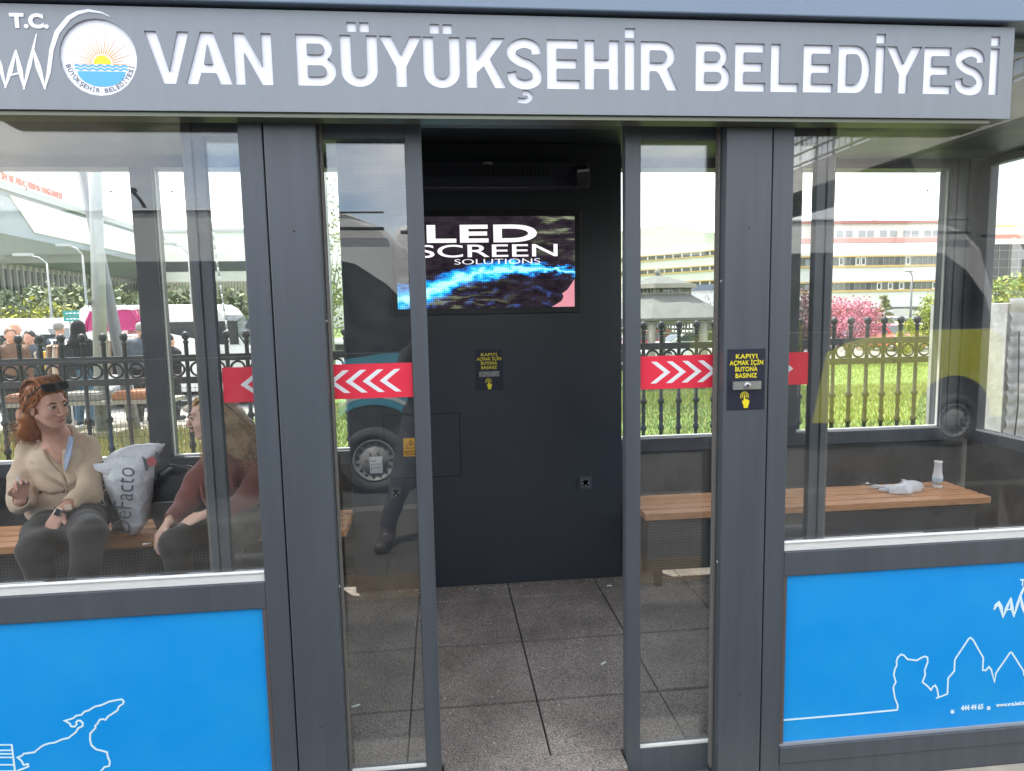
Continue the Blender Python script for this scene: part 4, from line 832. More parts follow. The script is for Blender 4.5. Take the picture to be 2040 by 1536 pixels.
# ------------------------------------------------------------------ road sign
y = 15.5; sx0, sx1 = at(124, y), at(173, y); sg = thing('direction_sign', 'teal double board road sign among the pines', 'road sign', ((sx0+sx1)/2, y, gz(y)))
teal = mat('teal_sign', (.02, .30, .30), .5); z0, z1, z2 = P(148, 640, y).z, P(148, 629, y).z, P(148, 619, y).z
for a, c in ((z0, z1-.015), (z1+.005, z2)):
    o = MB().box(sx0, sx1, y-.02, y, a, c).build('board', teal, sg); b = MB(); [b.box(sx0+.06+.085*k, sx0+.125+.085*k, y-.024, y-.0205, a+(c-a)*.38, a+(c-a)*(.62 if k % 3 else .56)) for k in range(4)]; b.build('board_print', white_pl, o)
for x in (sx0+.12, sx1-.12): MB().cyl((x, y+.03, gz(y)), (x, y+.03, z2), .03).build('sign_post', galv, sg)
# ------------------------------------------------------------------ hills
def hill(name, y, pts, m, depth=260):
    b = MB(); vs = []
    for px, py in pts:
        p = P(px, py, y); vs += [(p.x, y-depth, gz(99)), (p.x, y, p.z), (p.x, y+depth, gz(99))]
    n = len(pts); b.add(vs, [(3*i+k, 3*i+3+k, 3*i+4+k, 3*i+1+k) for i in range(n-1) for k in (0, 1)], 0, True); b.build(name, m, None, kind='structure')
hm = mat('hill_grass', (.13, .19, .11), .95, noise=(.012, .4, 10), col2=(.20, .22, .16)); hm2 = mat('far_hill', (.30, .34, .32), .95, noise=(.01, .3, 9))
hill('hills', 780, [(-3500, 560), (-1200, 520), (-300, 560), (300, 590), (700, 560), (1050, 500), (1180, 470), (1260, 457), (1325, 450), (1400, 462), (1500, 470), (1700, 490), (2100, 500), (2700, 470), (5000, 540)], hm)
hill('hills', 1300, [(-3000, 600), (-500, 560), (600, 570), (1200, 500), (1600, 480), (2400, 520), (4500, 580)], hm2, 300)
# hills behind the camera, met only by reflections
b = MB(); r = random.Random(5); vs = []
for i in range(30):
    x = -1500+100*i; vs += [(x, -500, -.3), (x, -900, 24+14*math.sin(i*.9)+r.uniform(-5, 5)), (x, -1300, -.3)]
b.add(vs, [(3*i+k, 3*i+3+k, 3*i+4+k, 3*i+1+k) for i in range(29) for k in (0, 1)], 0, True); b.build('hills', hm, None, kind='structure')
# ------------------------------------------------------------------ hospital, left wing: deep white roof box over a ribbed facade, receding from the viewer
cream = mat('cream_wall', (.62, .58, .50), .8, noise=(.4, .12)); whitew = mat('white_cladding', (.84, .84, .82), .6, noise=(.2, .07)); shadew = mat('grey_shaded_cladding', (.22, .26, .32), .6, noise=(.15, .08))  # shadew: white roof cladding darkened as its shaded side
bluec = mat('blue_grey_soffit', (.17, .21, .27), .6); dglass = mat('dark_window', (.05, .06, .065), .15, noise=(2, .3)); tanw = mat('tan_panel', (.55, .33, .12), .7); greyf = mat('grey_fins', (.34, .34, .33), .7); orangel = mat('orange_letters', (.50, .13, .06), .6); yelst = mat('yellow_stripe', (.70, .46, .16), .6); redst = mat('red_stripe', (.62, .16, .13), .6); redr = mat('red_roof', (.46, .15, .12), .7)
dv = Vector((-.064, 1, 0)).normalized(); nv = Vector((1, .064, 0)).normalized(); X0 = -39.5
def HP(s, off, z): q = Vector((X0+2.4*.064, 0, 0))+dv*s+nv*off; return Vector((q.x, q.y, z))
def hbox(b, s0, s1, o0, o1, z0, z1, mi=0):
    vs = [HP(s, o, z) for s in (s0, s1) for o in (o0, o1) for z in (z0, z1)]; b.add(vs, [(0, 1, 3, 2), (4, 6, 7, 5), (0, 4, 5, 1), (2, 3, 7, 6), (0, 2, 6, 4), (1, 5, 7, 3)], mi)
hs = thing('hospital_wing', 'long hospital wing at the left with a deep white roof box and rooftop lettering', 'building', HP(90, -15, -1))
b = MB()
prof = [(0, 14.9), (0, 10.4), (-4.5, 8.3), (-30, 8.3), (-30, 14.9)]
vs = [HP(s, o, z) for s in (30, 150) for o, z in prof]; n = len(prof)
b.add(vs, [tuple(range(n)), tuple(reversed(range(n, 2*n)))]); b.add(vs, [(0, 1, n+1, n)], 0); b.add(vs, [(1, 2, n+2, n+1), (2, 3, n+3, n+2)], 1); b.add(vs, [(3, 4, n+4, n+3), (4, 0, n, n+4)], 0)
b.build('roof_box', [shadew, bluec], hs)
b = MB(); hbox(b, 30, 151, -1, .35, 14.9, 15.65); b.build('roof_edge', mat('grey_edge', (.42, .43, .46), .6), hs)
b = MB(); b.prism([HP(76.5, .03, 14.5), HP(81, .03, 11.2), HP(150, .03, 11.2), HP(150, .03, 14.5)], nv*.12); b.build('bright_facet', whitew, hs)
b = MB(); hbox(b, 30, 150, -29, -6, -1.2, 8.29); b.build('wall', cream, hs)
b = MB(); hbox(b, 31, 72, -5.99, -5.8, 1.8, 7.6); hbox(b, 84, 140, -5.99, -5.8, 1.8, 7.6); b.build('glazing', dglass, hs)
b = MB()
for s in np.arange(31, 150, 1.5):
    if not 72 < s < 84: hbox(b, s, s+.22, -5.79, -5.45, .8, 8.2)
b.build('facade_fins', greyf, hs)
b = MB(); hbox(b, 78, 80, -5.9, -5.4, -1, 8.2); b.build('tan_column', tanw, hs)
b = MB(); a = HP(44, .1, 14.95); e = HP(110, .1, 14.95)
text_on(b, 'EĞİTİM VE ARAŞTIRMA HASTANESİ', HP(72.5, .36, 15.8), dv, UZ, 15.2, .78, .03, .12); b.build('roof_lettering', orangel, hs)
for s in (96, 106): bb = MB(); hbox(bb, s, s+4, -6, -3, 14.8, 16.0); bb.build('roof_unit', whitew, hs)
# block closing the view right of the van
y = 125; x0, x1 = at(300, y), at(660, y); zt = P(470, 462, y).z; fb = thing('hospital_block', 'pale grey hospital block with striped lower floors behind the olive pine', 'building', ((x0+x1)/2, y, -1))
MB().box(x0, x1, y, y+20, -1.2, zt).build('wall', whitew, fb); z0, z1 = P(470, 590, y).z, P(470, 560, y).z
b = MB()
for i in range(60): x = x0+(x1-x0)*i/60; b.box(x, x+.42, y-.3, y-.01, z0-2, z1)
b.build('facade_fins', mat('beige_fins', (.50, .46, .38), .8), fb)
for k, (pa, pb_) in enumerate(((520, 540),)):
    za, zb = P(470, pb_, y).z, P(470, pa, y).z
    for i in range(26): x = x0+(x1-x0)*(i+.2)/26; MB().box(x, x+1.2, y-.06, y-.01, za, zb).build('window', dglass, fb)
MB().box(x0, x1, y-.5, y+1, zt, zt+.5).build('parapet', mat('grey_edge', (.42, .43, .46)), fb)
# ------------------------------------------------------------------ hospital, right wing
y = 88
def zy(py, px=1750): return P(px, py, y).z
xa, xb = at(1560, y), at(1935, y)
rw = thing('hospital_building', 'white hospital building with yellow lined window bands and a red tiled roof', 'building', ((xa+xb)/2, y, -1))
MB().box(xa, xb, y, y+16, -1.2, zy(484)).build('wall', whitew, rw)
MB().box(xa+1.5, xb, y+1.2, y+15, zy(484), zy(443)).build('top_storey', mat('pinkish_wall', (.72, .66, .64), .7), rw)
b = MB(); b.box(xa+.5, xb, y+.4, y+16, zy(482.5), zy(473.5)); b.build('red_band', mat('faded_red', (.60, .26, .22), .7), rw)
b = MB(); zr0 = zy(443); rx0, rx1 = at(1672, y), at(1900, y)
for (c0, c1, ph) in ((1690, 1840, 434), (1840, 1990, 437)):
    A, B_ = at(c0, y), at(c1, y); zt = zy(ph)
    b.add([(A, y+.8, zr0), (B_, y+.8, zr0), (B_, y+15, zr0), (A, y+15, zr0), (A+(B_-A)*.2, y+6, zt), (B_-(B_-A)*.25, y+6, zt)], [(0, 1, 5, 4), (1, 2, 5), (2, 3, 4, 5), (3, 0, 4)])
b.box(at(1600, y), xb, y+.8, y+15, zr0-.02, zr0+.35); b.build('roof', redr, rw)
c = at(1781, y); MB().box(c-.35, c+.35, y+5, y+5.6, zy(438), zy(424)).build('chimney', whitew, rw)
wg = mat('pale_window', (.30, .33, .35), .2)
for px in (1679, 1697, 1723, 1740, 1766, 1786, 1812, 1829, 1854, 1871):
    A = at(px-6.5, y); B_ = at(px+6.5, y); f = MB().box(A, B_, y+1.14, y+1.19, zy(470), zy(457.5)).build('window', wg, rw)
rr_ = random.Random(3)
for (ta, tb_, ya, yb_) in ((512, 528, 509, 532.5), (563, 577, 560, 579)):
    zt, zb = zy(ta), zy(tb_)
    MB().box(xa, xb, y-.04, y-.01, zb, zt).build('window_band', mat('ribbon_glass', (.16, .165, .15), .2, noise=(.5, .5)), rw)
    b = MB(); b.box(xa, xb, y-.25, y-.01, zt+.02, zt+.22).box(xa, xb, y-.25, y-.01, zb-.26, zb-.02); b.build('yellow_stripe', yelst, rw)
    px = 1668
    b = MB(); fr_ = MB(); dk = MB()
    while px < 1935:
        A = at(px, y); b.box(A-.035, A+.035, y-.09, y-.045, zb, zt)
        if rr_.random() < .35:
            B_ = at(px+9, y)
            fr_.box(A, B_, y-.11, y-.095, zt-.12, zt).box(A, B_, y-.11, y-.095, zb, zb+.12).box(A, A+.12, y-.11, y-.095, zb+.12, zt-.12).box(B_-.12, B_, y-.11, y-.095, zb+.12, zt-.12)
        if rr_.random() < .3: dk.box(A, at(px+10, y), y-.062, y-.050, zb+.05, zt-.05)
        px += 11
    b.build('mullions', greyf, rw); fr_.build('opening_sashes', whitew, rw); dk.build('open_panes', dglass, rw)
for (pa, pb_) in ((515, 530), (565, 579)):
    MB().box(at(1602, y), at(1612, y), y-.05, y-.01, zy(pb_), zy(pa)).build('window', wg, rw)
MB().box(xa, xb, y-.08, y-.01, zy(628), zy(612)).build('ground_floor_band', mat('dark_band', (.11, .12, .12), .4), rw)
# middle wing receding to the left
x50, y50 = xa, y; dv2 = Vector((-.735, 1, 0)).normalized(); n2 = Vector((-1, -.735, 0)).normalized(); k_ = 1.0
mw = thing('hospital_building', 'white hospital wing with thin brown window rows behind the garden pavilion', 'building', (x50-20, y50+27, -1))
def MP(s, o, z): q = Vector((x50, y50, 0))+dv2*s+n2*o; return Vector((q.x, q.y, z))
def mb_(b, s0, s1, o0, o1, z0, z1, mi=0):
    vs = [MP(s, o, z) for s in (s0, s1) for o in (o0, o1) for z in (z0, z1)]; b.add(vs, [(0, 1, 3, 2), (4, 6, 7, 5), (0, 4, 5, 1), (2, 3, 7, 6), (0, 2, 6, 4), (1, 5, 7, 3)], mi)
def zm(py, px=1400):   # height of the facade point showing at px, py
    d = fw+rt*((px-1020)/FPX)-up*((py-768)/FPX); A = np.array([[d.x, -dv2.x], [d.y, -dv2.y]]); s = np.linalg.solve(A, np.array([x50-CX, y50-CY])); return CZ+d.z*s[0]
b = MB(); mb_(b, 0, 120, -14, 0, -1.2, zm(484.5)); b.build('wall', whitew, mw)
for (pa, pb_) in ((502, 509.5), (531.5, 538.5), (561, 567)):
    zt, zb = zm(pa), zm(pb_); b = MB(); mb_(b, 0, 120, .01, .05, zb, zt); b.build('window_band', MATS['ribbon_glass'], mw)
    b = MB(); mb_(b, 0, 120, .01, .2, zt+.02, zt+.18); mb_(b, 0, 120, .01, .2, zb-.2, zb-.02); b.build('yellow_stripe', yelst, mw)
    b = MB()
    for s in np.arange(0, 120, 1.6): mb_(b, s, s+.22, .055, .09, zb, zt)
    b.build('mullions', whitew, mw)
# low white hall with blue-grey roof right of the pavilion
y = 60; a, c = at(1385, y), at(1560, y); lh = thing('low_hall', 'low white hall with a blue grey roof beside the garden pavilion', 'building', ((a+c)/2, y, -1))
MB().box(a, c, y, y+10, -1, P(1410, 578, y).z).build('wall', whitew, lh); MB().box(a-.2, c, y-.3, y+10, P(1410, 578, y).z+.01, P(1410, 567, y).z).build('roof', bluec, lh)
# dark glazed tower block at the right edge
y = 88.6; dk_ = thing('glass_building', 'dark tinted glass building with a pale grid at the right edge', 'building', (at(2020, y), y, -1)); x0, x1 = at(1965, y), at(2350, y); zt = P(2010, 487, y).z
MB().box(x0, x1, y, y+25, -1.2, zt).build('glass_wall', mat('tinted_facade', (.045, .045, .05), .12, noise=(.6, .4)), dk_)
b = MB()
for i in range(40): x = x0+1.5*i; b.box(x, x+.07, y-.06, y-.005, -1, zt-.01)
for i in range(14): z = -1+i*1.2; b.box(x0, x1, y-.05, y-.004, z, z+.06)
b.build('facade_grid', greyf, dk_); MB().box(x0-.3, x1, y-.4, y+25, zt+.01, zt+.7).build('roof_edge', whitew, dk_)
y = 118; ob = thing('pale_building', 'pale building with an orange line behind the dark glass block', 'building', (at(2030, y), y, -1)); x0, x1 = at(1962, y), at(2400, y)
zt = P(2010, 438, y).z; MB().box(x0, x1, y, y+8, -1.2, zt).build('wall', whitew, ob); z = P(2010, 452, y).z; MB().box(x0, x1, y-.1, y-.01, z, z+.3).build('orange_line', yelst, ob)
z = P(2010, 470, y).z; MB().box(x0, x1, y-.1, y-.01, z-.5, z+.3).build('red_line', MATS['faded_red'], ob)
# ------------------------------------------------------------------ garden pavilion (hipped two-tier roof on posts)
y = 16.5; c = at(1310, y); zb = gz(y); pv_ = thing('garden_pavilion', 'grey shingled garden pavilion with a two tier roof behind the fence', 'pavilion', (c, y, zb))
Zp = lambda py: P(1310, py, y).z
shing = mat('grey_shingles', (.17, .18, .165), .85, noise=(3, .25), bump=(14, .4, .02)); timb = mat('weathered_timber', (.34, .32, .27), .8, noise=(4, .25))
def hip(b, r0, r1, z0, z1, n=8, th=.06, mi=0):
    vs = []
    for r, z in ((r0, z0), (r1, z1), (r1, z1-th), (r0, z0-th)): vs += [(c+r*math.cos(math.pi/8+2*math.pi*i/n), y+r*math.sin(math.pi/8+2*math.pi*i/n), z) for i in range(n)]
    b.add(vs, [(k*n+i, k*n+(i+1) % n, ((k+1) % 4)*n+(i+1) % n, ((k+1) % 4)*n+i) for k in range(4) for i in range(n)], mi)
Rw = at(1432, y)-c; b = MB(); hip(b, Rw*1.12, Rw*.50, Zp(632), Zp(588)); b.build('lower_roof', shing, pv_)
b = MB(); hip(b, Rw*.58, .05, Zp(568), Zp(548)); b.build('upper_roof', shing, pv_)
b = MB(); hip(b, Rw*.60, Rw*.60-.03, Zp(575), Zp(567), th=.01); b.build('upper_fascia', timb, pv_)
b = MB()
for i in range(8):
    a0_, a1__ = math.pi/8+i*math.pi/4, math.pi/8+(i+1)*math.pi/4; r = Rw*.48; p, q = Vector((c+r*math.cos(a0_), y+r*math.sin(a0_), 0)), Vector((c+r*math.cos(a1__), y+r*math.sin(a1__), 0))
    for k in range(6): s = p+(q-p)*k/6; b.cyl((s.x, s.y, Zp(590)), (s.x, s.y, Zp(572)), .035 if k else .06, n=5)
    b.tube([(p.x, p.y, Zp(586)), (q.x, q.y, Zp(586))], .045, 5)
b.build('lantern_frame', timb, pv_)
b = MB()
for i in range(8):
    a0_ = math.pi/8+i*math.pi/4; a1__ = a0_+math.pi/4; r = Rw*1.02; p, q = Vector((c+r*math.cos(a0_), y+r*math.sin(a0_), Zp(638))), Vector((c+r*math.cos(a1__), y+r*math.sin(a1__), Zp(638)))
    b.tube([p, q], .08, 5)
    for k in range(1, 14): s = p+(q-p)*k/14; b.cyl((s.x, s.y, s.z-.30), (s.x, s.y, s.z-.05), .022, n=5)
    b.tube([p-Vector((0, 0, .3)), q-Vector((0, 0, .3))], .03, 5)
b.build('eaves_beam', timb, pv_)
for i in range(8):
    a0_ = math.pi/8+i*math.pi/4; r = Rw*1.0; MB().cyl((c+r*math.cos(a0_), y+r*math.sin(a0_), zb), (c+r*math.cos(a0_), y+r*math.sin(a0_), Zp(636)), .10, n=8).build('post', timb, pv_)
MB().lathe([(.03, 0), (.09, .05), (.09, .12), (.02, .22)], (c, y, Zp(549)), 8).build('finial', timb, pv_)
y = 45; c = at(1795, y); sp = thing('small_canopy', 'distant grey canopy roof among the parked cars', 'canopy', (c, y, gz(y))); b = MB(); r = at(1828, y)-at(1770, y)
b.add([(c-r*.75, y-1.5, P(1795, 627, y).z), (c+r*.75, y-1.5, P(1795, 627, y).z), (c+r*.75, y+1.5, P(1795, 627, y).z), (c-r*.75, y+1.5, P(1795, 627, y).z), (c-r*.2, y, P(1795, 615, y).z), (c+r*.2, y, P(1795, 615, y).z)], [(0, 1, 5, 4), (1, 2, 5), (2, 3, 4, 5), (3, 0, 4), (3, 2, 1, 0)]); b.build('canopy_roof', shing, sp)
for sx_ in (-.7, .7): MB().cyl((c+r*sx_, y, gz(y)), (c+r*sx_, y, P(1795, 628, y).z), .08, n=6).build('canopy_post', timb, sp)
# ------------------------------------------------------------------ cars
tyre = mat('tyre_rubber', (.02, .02, .02), .8); rimm = mat('rim_metal', (.35, .36, .37), .35, metal=.7); cglass = mat('car_glass', (.03, .04, .045), .08, spec=.9); paintm = mat('car_paint', (.8, .8, .8), .25, objcol=True, coat=.6); lampm = mat('car_lamp', (.7, .7, .72), .15); redl = mat('tail_lamp', (.5, .02, .02), .2)
def carprof(van=False):
    if van: return [(-2.6, .35), (-2.6, 1.0), (-2.45, 1.25), (-1.9, 1.42), (-1.25, 2.25), (-1.0, 2.40), (2.5, 2.42), (2.65, 2.3), (2.68, .35)]
    return [(-2.05, .30), (-2.12, .52), (-2.05, .72), (-1.25, .90), (-1.05, .95), (-.45, 1.38), (.1, 1.46), (.95, 1.42), (1.55, 1.12), (1.75, 1.02), (2.05, .95), (2.12, .6), (2.05, .30)]
def make_car(van=False, label='', group=None):
    t_ = thing('delivery_van' if van else 'parked_car', label, 'van' if van else 'car', (0, 0, 0), group=group); pr = carprof(van); hw = .98 if van else .86; b = MB()
    zc = 1.30 if van else .92; n = len(pr); rows = []
    for s, k in ((-1, 1.0), (-1, .9), (1, .9), (1, 1.0)): pass
    ring = lambda yv, f: [(x, yv*(1 if z <= zc else (.92 if van else .80)), z) for x, z in pr]
    A = ring(-hw, 1); B_ = ring(hw, 1); b.add(A+B_, [tuple(range(n)), tuple(reversed(range(n, 2*n)))]+[(i, n+i, n+(i+1) % n, (i+1) % n) for i in range(n)], 0)
    o = b.build('body', paintm, t_, .03); o['paint'] = 1
    g = MB(); k = .925 if van else .805
    def side(pts, yv):
        for s in (-1, 1):
            P3 = [(x, s*(yv if z <= zc+.001 else yv), z) for x, z in pts]
    if van:
        for s in (-1, 1):
            for a, c_ in ((-1.75, -.75), (-.6, .9), (1.05, 2.4)):
                g.box(a, c_, s*hw*.925-.012, s*hw*.925+.012, 1.45, 2.0)
        g.box(-1.72, -1.70, -.8, .8, 1.6, 1.62)
        g.add([(-1.93, -.85, 1.44), (-1.93, .85, 1.44), (-1.36, .80, 2.14), (-1.36, -.80, 2.14)], [(0, 1, 2, 3)])
    else:
        for s in (-1, 1):
            for tri in ([(-.90, .98), (-.42, 1.31), (-.02, 1.36), (-.02, .98)], [(.06, .98), (.06, 1.36), (.70, 1.34), (.86, .98)], [(.94, .98), (.78, 1.33), (1.05, 1.28), (1.42, 1.02)]):
                yy = [s*(hw*(1-.20*min(1, max(0, (z-.92)/.10)))+.012) for x, z in tri]
                g.add([(x, s*(hw*.80+.03), z) for x, z in tri], [tuple(range(len(tri)))])
        g.add([(-1.07, -.62, .97), (-1.07, .62, .97), (-.50, .60, 1.36), (-.50, -.60, 1.36)], [(0, 1, 2, 3)]); g.add([(1.60, -.6, 1.12), (1.60, .6, 1.12), (1.03, .6, 1.42), (1.03, -.6, 1.42)], [(0, 1, 2, 3)])
    g.build('window', cglass, t_)
    wr = .34 if van else .31
    for wx in ((-1.75, 1.7) if van else (-1.32, 1.28)):
        for s in (-1, 1):
            w = MB().lathe([(wr*.6, 0), (wr*.97, .0), (wr, .03), (wr, .17), (wr*.97, .2), (wr*.6, .2)], n=16, M=Matrix.Translation((wx, s*(hw-.10)+(.10 if s < 0 else -.10)-(.0 if s > 0 else .0), wr)) @ Matrix.Rotation(R_(90), 4, 'X')).build('wheel', tyre, t_)
            MB().lathe([(wr*.6, 0), (wr*.5, .02), (.05, .03)], n=12, M=Matrix.Translation((wx, s*(hw+.0), wr)) @ Matrix.Rotation(R_(90*s), 4, 'X')).build('rim', rimm, t_ if False else w)
    for s in (-1, 1):
        z = 1.0 if van else .68; MB().box(-(2.63 if van else 2.115), -(2.5 if van else 1.92), s*hw*.78-.14, s*hw*.78+.14, z-.07, z+.08).build('headlight', lampm, t_); MB().box(2.64 if van else 1.99, 2.70 if van else 2.10, s*hw*.85-.1, s*hw*.85+.1, z, z+.2).build('tail_light', redl, t_)
    return t_
car0 = make_car(); car0['group'] = 'cars parked beyond the lawn'
cols = {'white': (.78, .78, .78), 'silver': (.42, .44, .46), 'dark grey': (.10, .11, .12), 'blue': (.06, .12, .26), 'red': (.38, .03, .03), 'black': (.02, .02, .02)}
r = random.Random(11); used = False
def car(x, y, rot, colname, label):
    global used
    if not used: o = car0; used = True; o.location = (x, y, gz(y)); o.rotation_euler = (0, 0, rot); o['label'] = label; [setattr(c_, 'color', (*cols[colname], 1)) for c_ in o.children if 'paint' in c_]; return o
    return dup(car0, (x, y, gz(y)), rot, label, cols[colname])
for row, (y, p0, p1) in enumerate(((33, 1180, 2000), (39, 1180, 2000), (46, 1160, 2000), (54, 1150, 2000))):
    x = at(p0, y)
    while x < at(p1, y):
        cn = r.choice(['white']*6+['silver', 'silver', 'dark grey', 'blue', 'red', 'black'])
        if r.random() < .88 and not (row == 0 and at(1250, 33) < x < at(1460, 33)): car(x, y+r.uniform(-.3, .3), R_(90)*r.choice((1, -1))+r.uniform(-.05, .05), cn, cn+' car parked in the crowded rows beyond the lawn')
        x += 2.75
car(at(1375, 27), 27, 0, 'white', 'large white hatchback parked nearest, right of the pavilion posts').scale = (1, 1, 1.0)
car(at(1292, 31), 31.5, .1, 'red', 'orange red car half hidden at the left pavilion post')
for i, (px, y, cn, lb) in enumerate(((668, 24, 'white', 'white car in the narrow gap left of the cabinet, upper one'), (655, 18.5, 'white', 'white car in the narrow gap left of the cabinet, lower one'), (478, 19, 'white', 'white car beside the left door post above the fence'), (448, 25, 'silver', 'silver car right of the van under the olive pine'), (195, 17.5, 'silver', 'silver car between the headscarf woman and the pole'))):
    car(at(px, y), y, (0, .2, 0, .3, .15)[i], cn, lb)
mv = make_car(True, 'white minibus parked at the far left behind the men', None); mv['category'] = 'minibus'; mv.name = 'minibus'
for c_ in mv.children:
    if 'paint' in c_: c_.color = (.78, .78, .78, 1)
mv.location = (at(28, 16.5), 16.5, gz(16.5)-.15); mv.rotation_euler = (0, 0, R_(180)); mv.scale = (.85, 1, .98)
vn = dup(mv, (at(352, 14.9), 15.6, P(352, 606, 15).z-2.42), 0, 'long white van with side windows parked behind the clothes racks', (.8, .8, .8)); vn.name = 'delivery_van'; vn['category'] = 'van'; vn.rotation_euler = (0, 0, R_(180)); vn.scale = (.80, .95, 1.0)
# ------------------------------------------------------------------ street side, met in the reflections of the glass: buses and overpass
bwhite = mat('bus_white', (.60, .60, .59), .3, coat=.4, noise=(1.5, .12)); bglass = mat('bus_dark_glass', (.012, .014, .017), .08, spec=.8)
def bus(name, label, y, nose, roof_px, ymir, colm, wheel_x, L=6.6, cx0=0.):
    """nose: x of the bumper; y: street-side plane (negative); heights come from the reflection seen in the glass"""
    zr, zw1, zw0, zs0 = roof_px; t_ = thing(name, label, 'bus', (nose-L/2, y-1.1, GX)); w = 2.15; g = GX
    prof = [(nose-L, g+.32), (nose-L, zr-.25), (nose-L+.12, zr-.05), (nose-L+.4, zr), (nose-1.25, zr), (nose-.95, zr-.03), (nose-.62, zr-.17), (nose-.42, zr-.36), (nose-.18, zw0+.30), (nose-.03, zw0-.05), (nose, g+.7), (nose-.02, g+.32)]
    MB().prism([(x, y, z) for x, z in prof], (0, -w, 0)).build('body', bwhite, t_, .05)
    win = [(nose-L+.15, zw0), (nose-L+.15, zw1), (nose-1.02, zw1), (nose-.88, zw1-.03), (nose-.60, zw1-.22), (nose-.34, zw0+.36), (nose-.22, zw0)]
    MB().prism([(x, y+.012, z) for x, z in win], (0, -.0115, 0)).build('side_window', bglass, t_)
    ws = [(nose-.40, zr-.40), (nose-.16, zw0+.28), (nose+.0, zw0-.02)]
    m = MB()
    for i in range(2): (x0, z0), (x1, z1) = ws[i], ws[i+1]; m.add([(x0+.02, y-.1, z0), (x0+.02, y-w+.1, z0), (x1+.02, y-w+.1, z1), (x1+.02, y-.1, z1)], [(0, 1, 2, 3)])
    m.build('windscreen', bglass, t_)
    WR = .315; arch = lambda cx, r: [(cx+r*math.cos(a), g+WR+r*math.sin(a)) for a in np.linspace(math.pi, 0, 13)]
    sk = [(nose-L+.02, g+.34), (nose-L+.02, zw0-.02), (nose-.24, zw0-.02), (nose-.10, zw0-.12), (nose-.06, g+.34)]
    xs_ = [nose-L+1.5, wheel_x]; pts = [(nose-L+.02, g+.34)]
    top = [(nose-L+.02, zw0-.012)]+[(nose-.24, zw0-.012), (nose-.10, zw0-.12), (nose-.05, g+.34)]
    low = []
    for cx in sorted(xs_, reverse=True): low += [(cx+.47, g+.34)]+[(cx+.47*math.cos(a), g+WR+.10+.47*math.sin(a)*.92) for a in np.linspace(0.03, math.pi-.03, 13)]+[(cx-.47, g+.34)]
    MB().prism([(x, y+.011, z) for x, z in top+low+[(nose-L+.02, g+.34)]], (0, -.0105, 0)).build('skirt', mat('bus_black_paint', (.016, .017, .019), .3, coat=.4), t_)
    MB().prism([(x, y+.0135, z) for x, z in [(cx0-.15, g+.34), (cx0, zw0-.24), (cx0+.25, zw0-.13), (cx0+.55, zw0-.06), (cx0+.9, zw0-.012)]+top[1:]+low[:15]], (0, -.0022, 0)).build('colour_panel', colm, t_)
    for cx in xs_:
        MB().prism([(cx+.46*math.cos(a), y+.006, g+WR+.10+.46*math.sin(a)*.92) for a in np.linspace(-.45, math.pi+.45, 18)], (0, -.0055, 0)).build('wheel_arch', tyre, t_)
        Mw = Matrix.Translation((cx, y-.17, g+WR)) @ Matrix.Rotation(R_(-90), 4, 'X')
        w_ = MB().lathe([(.20, 0), (WR-.02, 0), (WR, .02), (WR, .20), (WR-.03, .225), (.215, .222), (.207, .13)], n=28, M=Mw).build('wheel', mat('lightened_tyre', (.07, .068, .066), .9, noise=(8, .4)), t_)  # rubber lightened so the shaded wheel shows in the reflection
        rm_ = MB().lathe([(.205, .10), (.205, .21), (.19, .222), (.185, .20), (.13, .195), (.12, .215), (.02, .22)], n=28, M=Mw).build('rim', mat('bus_rim', (.30, .30, .29), .5, metal=.0, noise=(9, .3)), w_)
        h = MB()
        for k in range(15):
            a = 2*math.pi*k/15; h.lathe([(.013, 0), (.013, .004)], n=10, M=Mw @ Matrix.Translation((.160*math.cos(a), .160*math.sin(a), .201)))
        for k in range(6): a = 2*math.pi*k/6; h.lathe([(.010, 0), (.006, .012)], n=8, M=Mw @ Matrix.Translation((.075*math.cos(a), .075*math.sin(a), .216)))
        h.build('rim_holes', black, w_, kind='stuff')
    m = MB(); m.tube([(nose-1.55, y+.03, zw1+.02), (nose-1.50, y+.05, zr-.18), (nose-.60, y+.05, zr-.19)], .016, 6); m.build('gutter_seam', black, t_)
    m = MB(); m.tube([(nose-.45, y+.02, zr-.22), (nose-.12, y+.16, zr-.24), (nose+.06, y+.17, zr-.50)], .022, 6); m.box(nose-.0, nose+.12, y+.10, y+.26, zr-.86, zr-.50); m.build('wing_mirror', black, t_, .02)
    MB().box(nose-.14, nose+.015, y-.45, y-.1, g+.55, g+.72).build('headlight', lampm, t_, .02)
    for a in np.linspace(nose-L+1.4, nose-1.5, 4): MB().box(a-.012, a+.012, y+.0125, y+.015, zw0+.02, zw1-.02).build('window_divider', tyre, t_)
    for a in (nose-L+2.3, nose-2.6, nose-1.45): MB().box(a-.004, a+.004, y+.0142, y+.0150, g+.40, zw0-.06).build('panel_seam', tyre, t_)
    MB().box(nose-L+.3, nose-.6, y+.0001, y+.02, zr-.045, zr-.030).build('roof_gutter', tyre, t_)
    return t_
gb = bus('city_bus', 'teal and white midibus standing close at the kerb, mirrored in the left door glass', -4.2, .12, (2.60, 2.13, 1.28, .70), 0, mat('teal_bus_paint', (.06, .28, .38), .3, coat=.5), -.655, 6.6, -1.42)
a = np.linspace(math.radians(35), math.radians(145), 16)
m = MB(); m.ribbon([(-.655+.60*math.cos(t), -4.187, .27+.60*math.sin(t)) for t in a], .035, nrm=(0, 1, 0), th=.002); m.build('arch_stripe', bwhite, gb)
yv = 5.25; q = lambda px, py: P(px, py, yv)
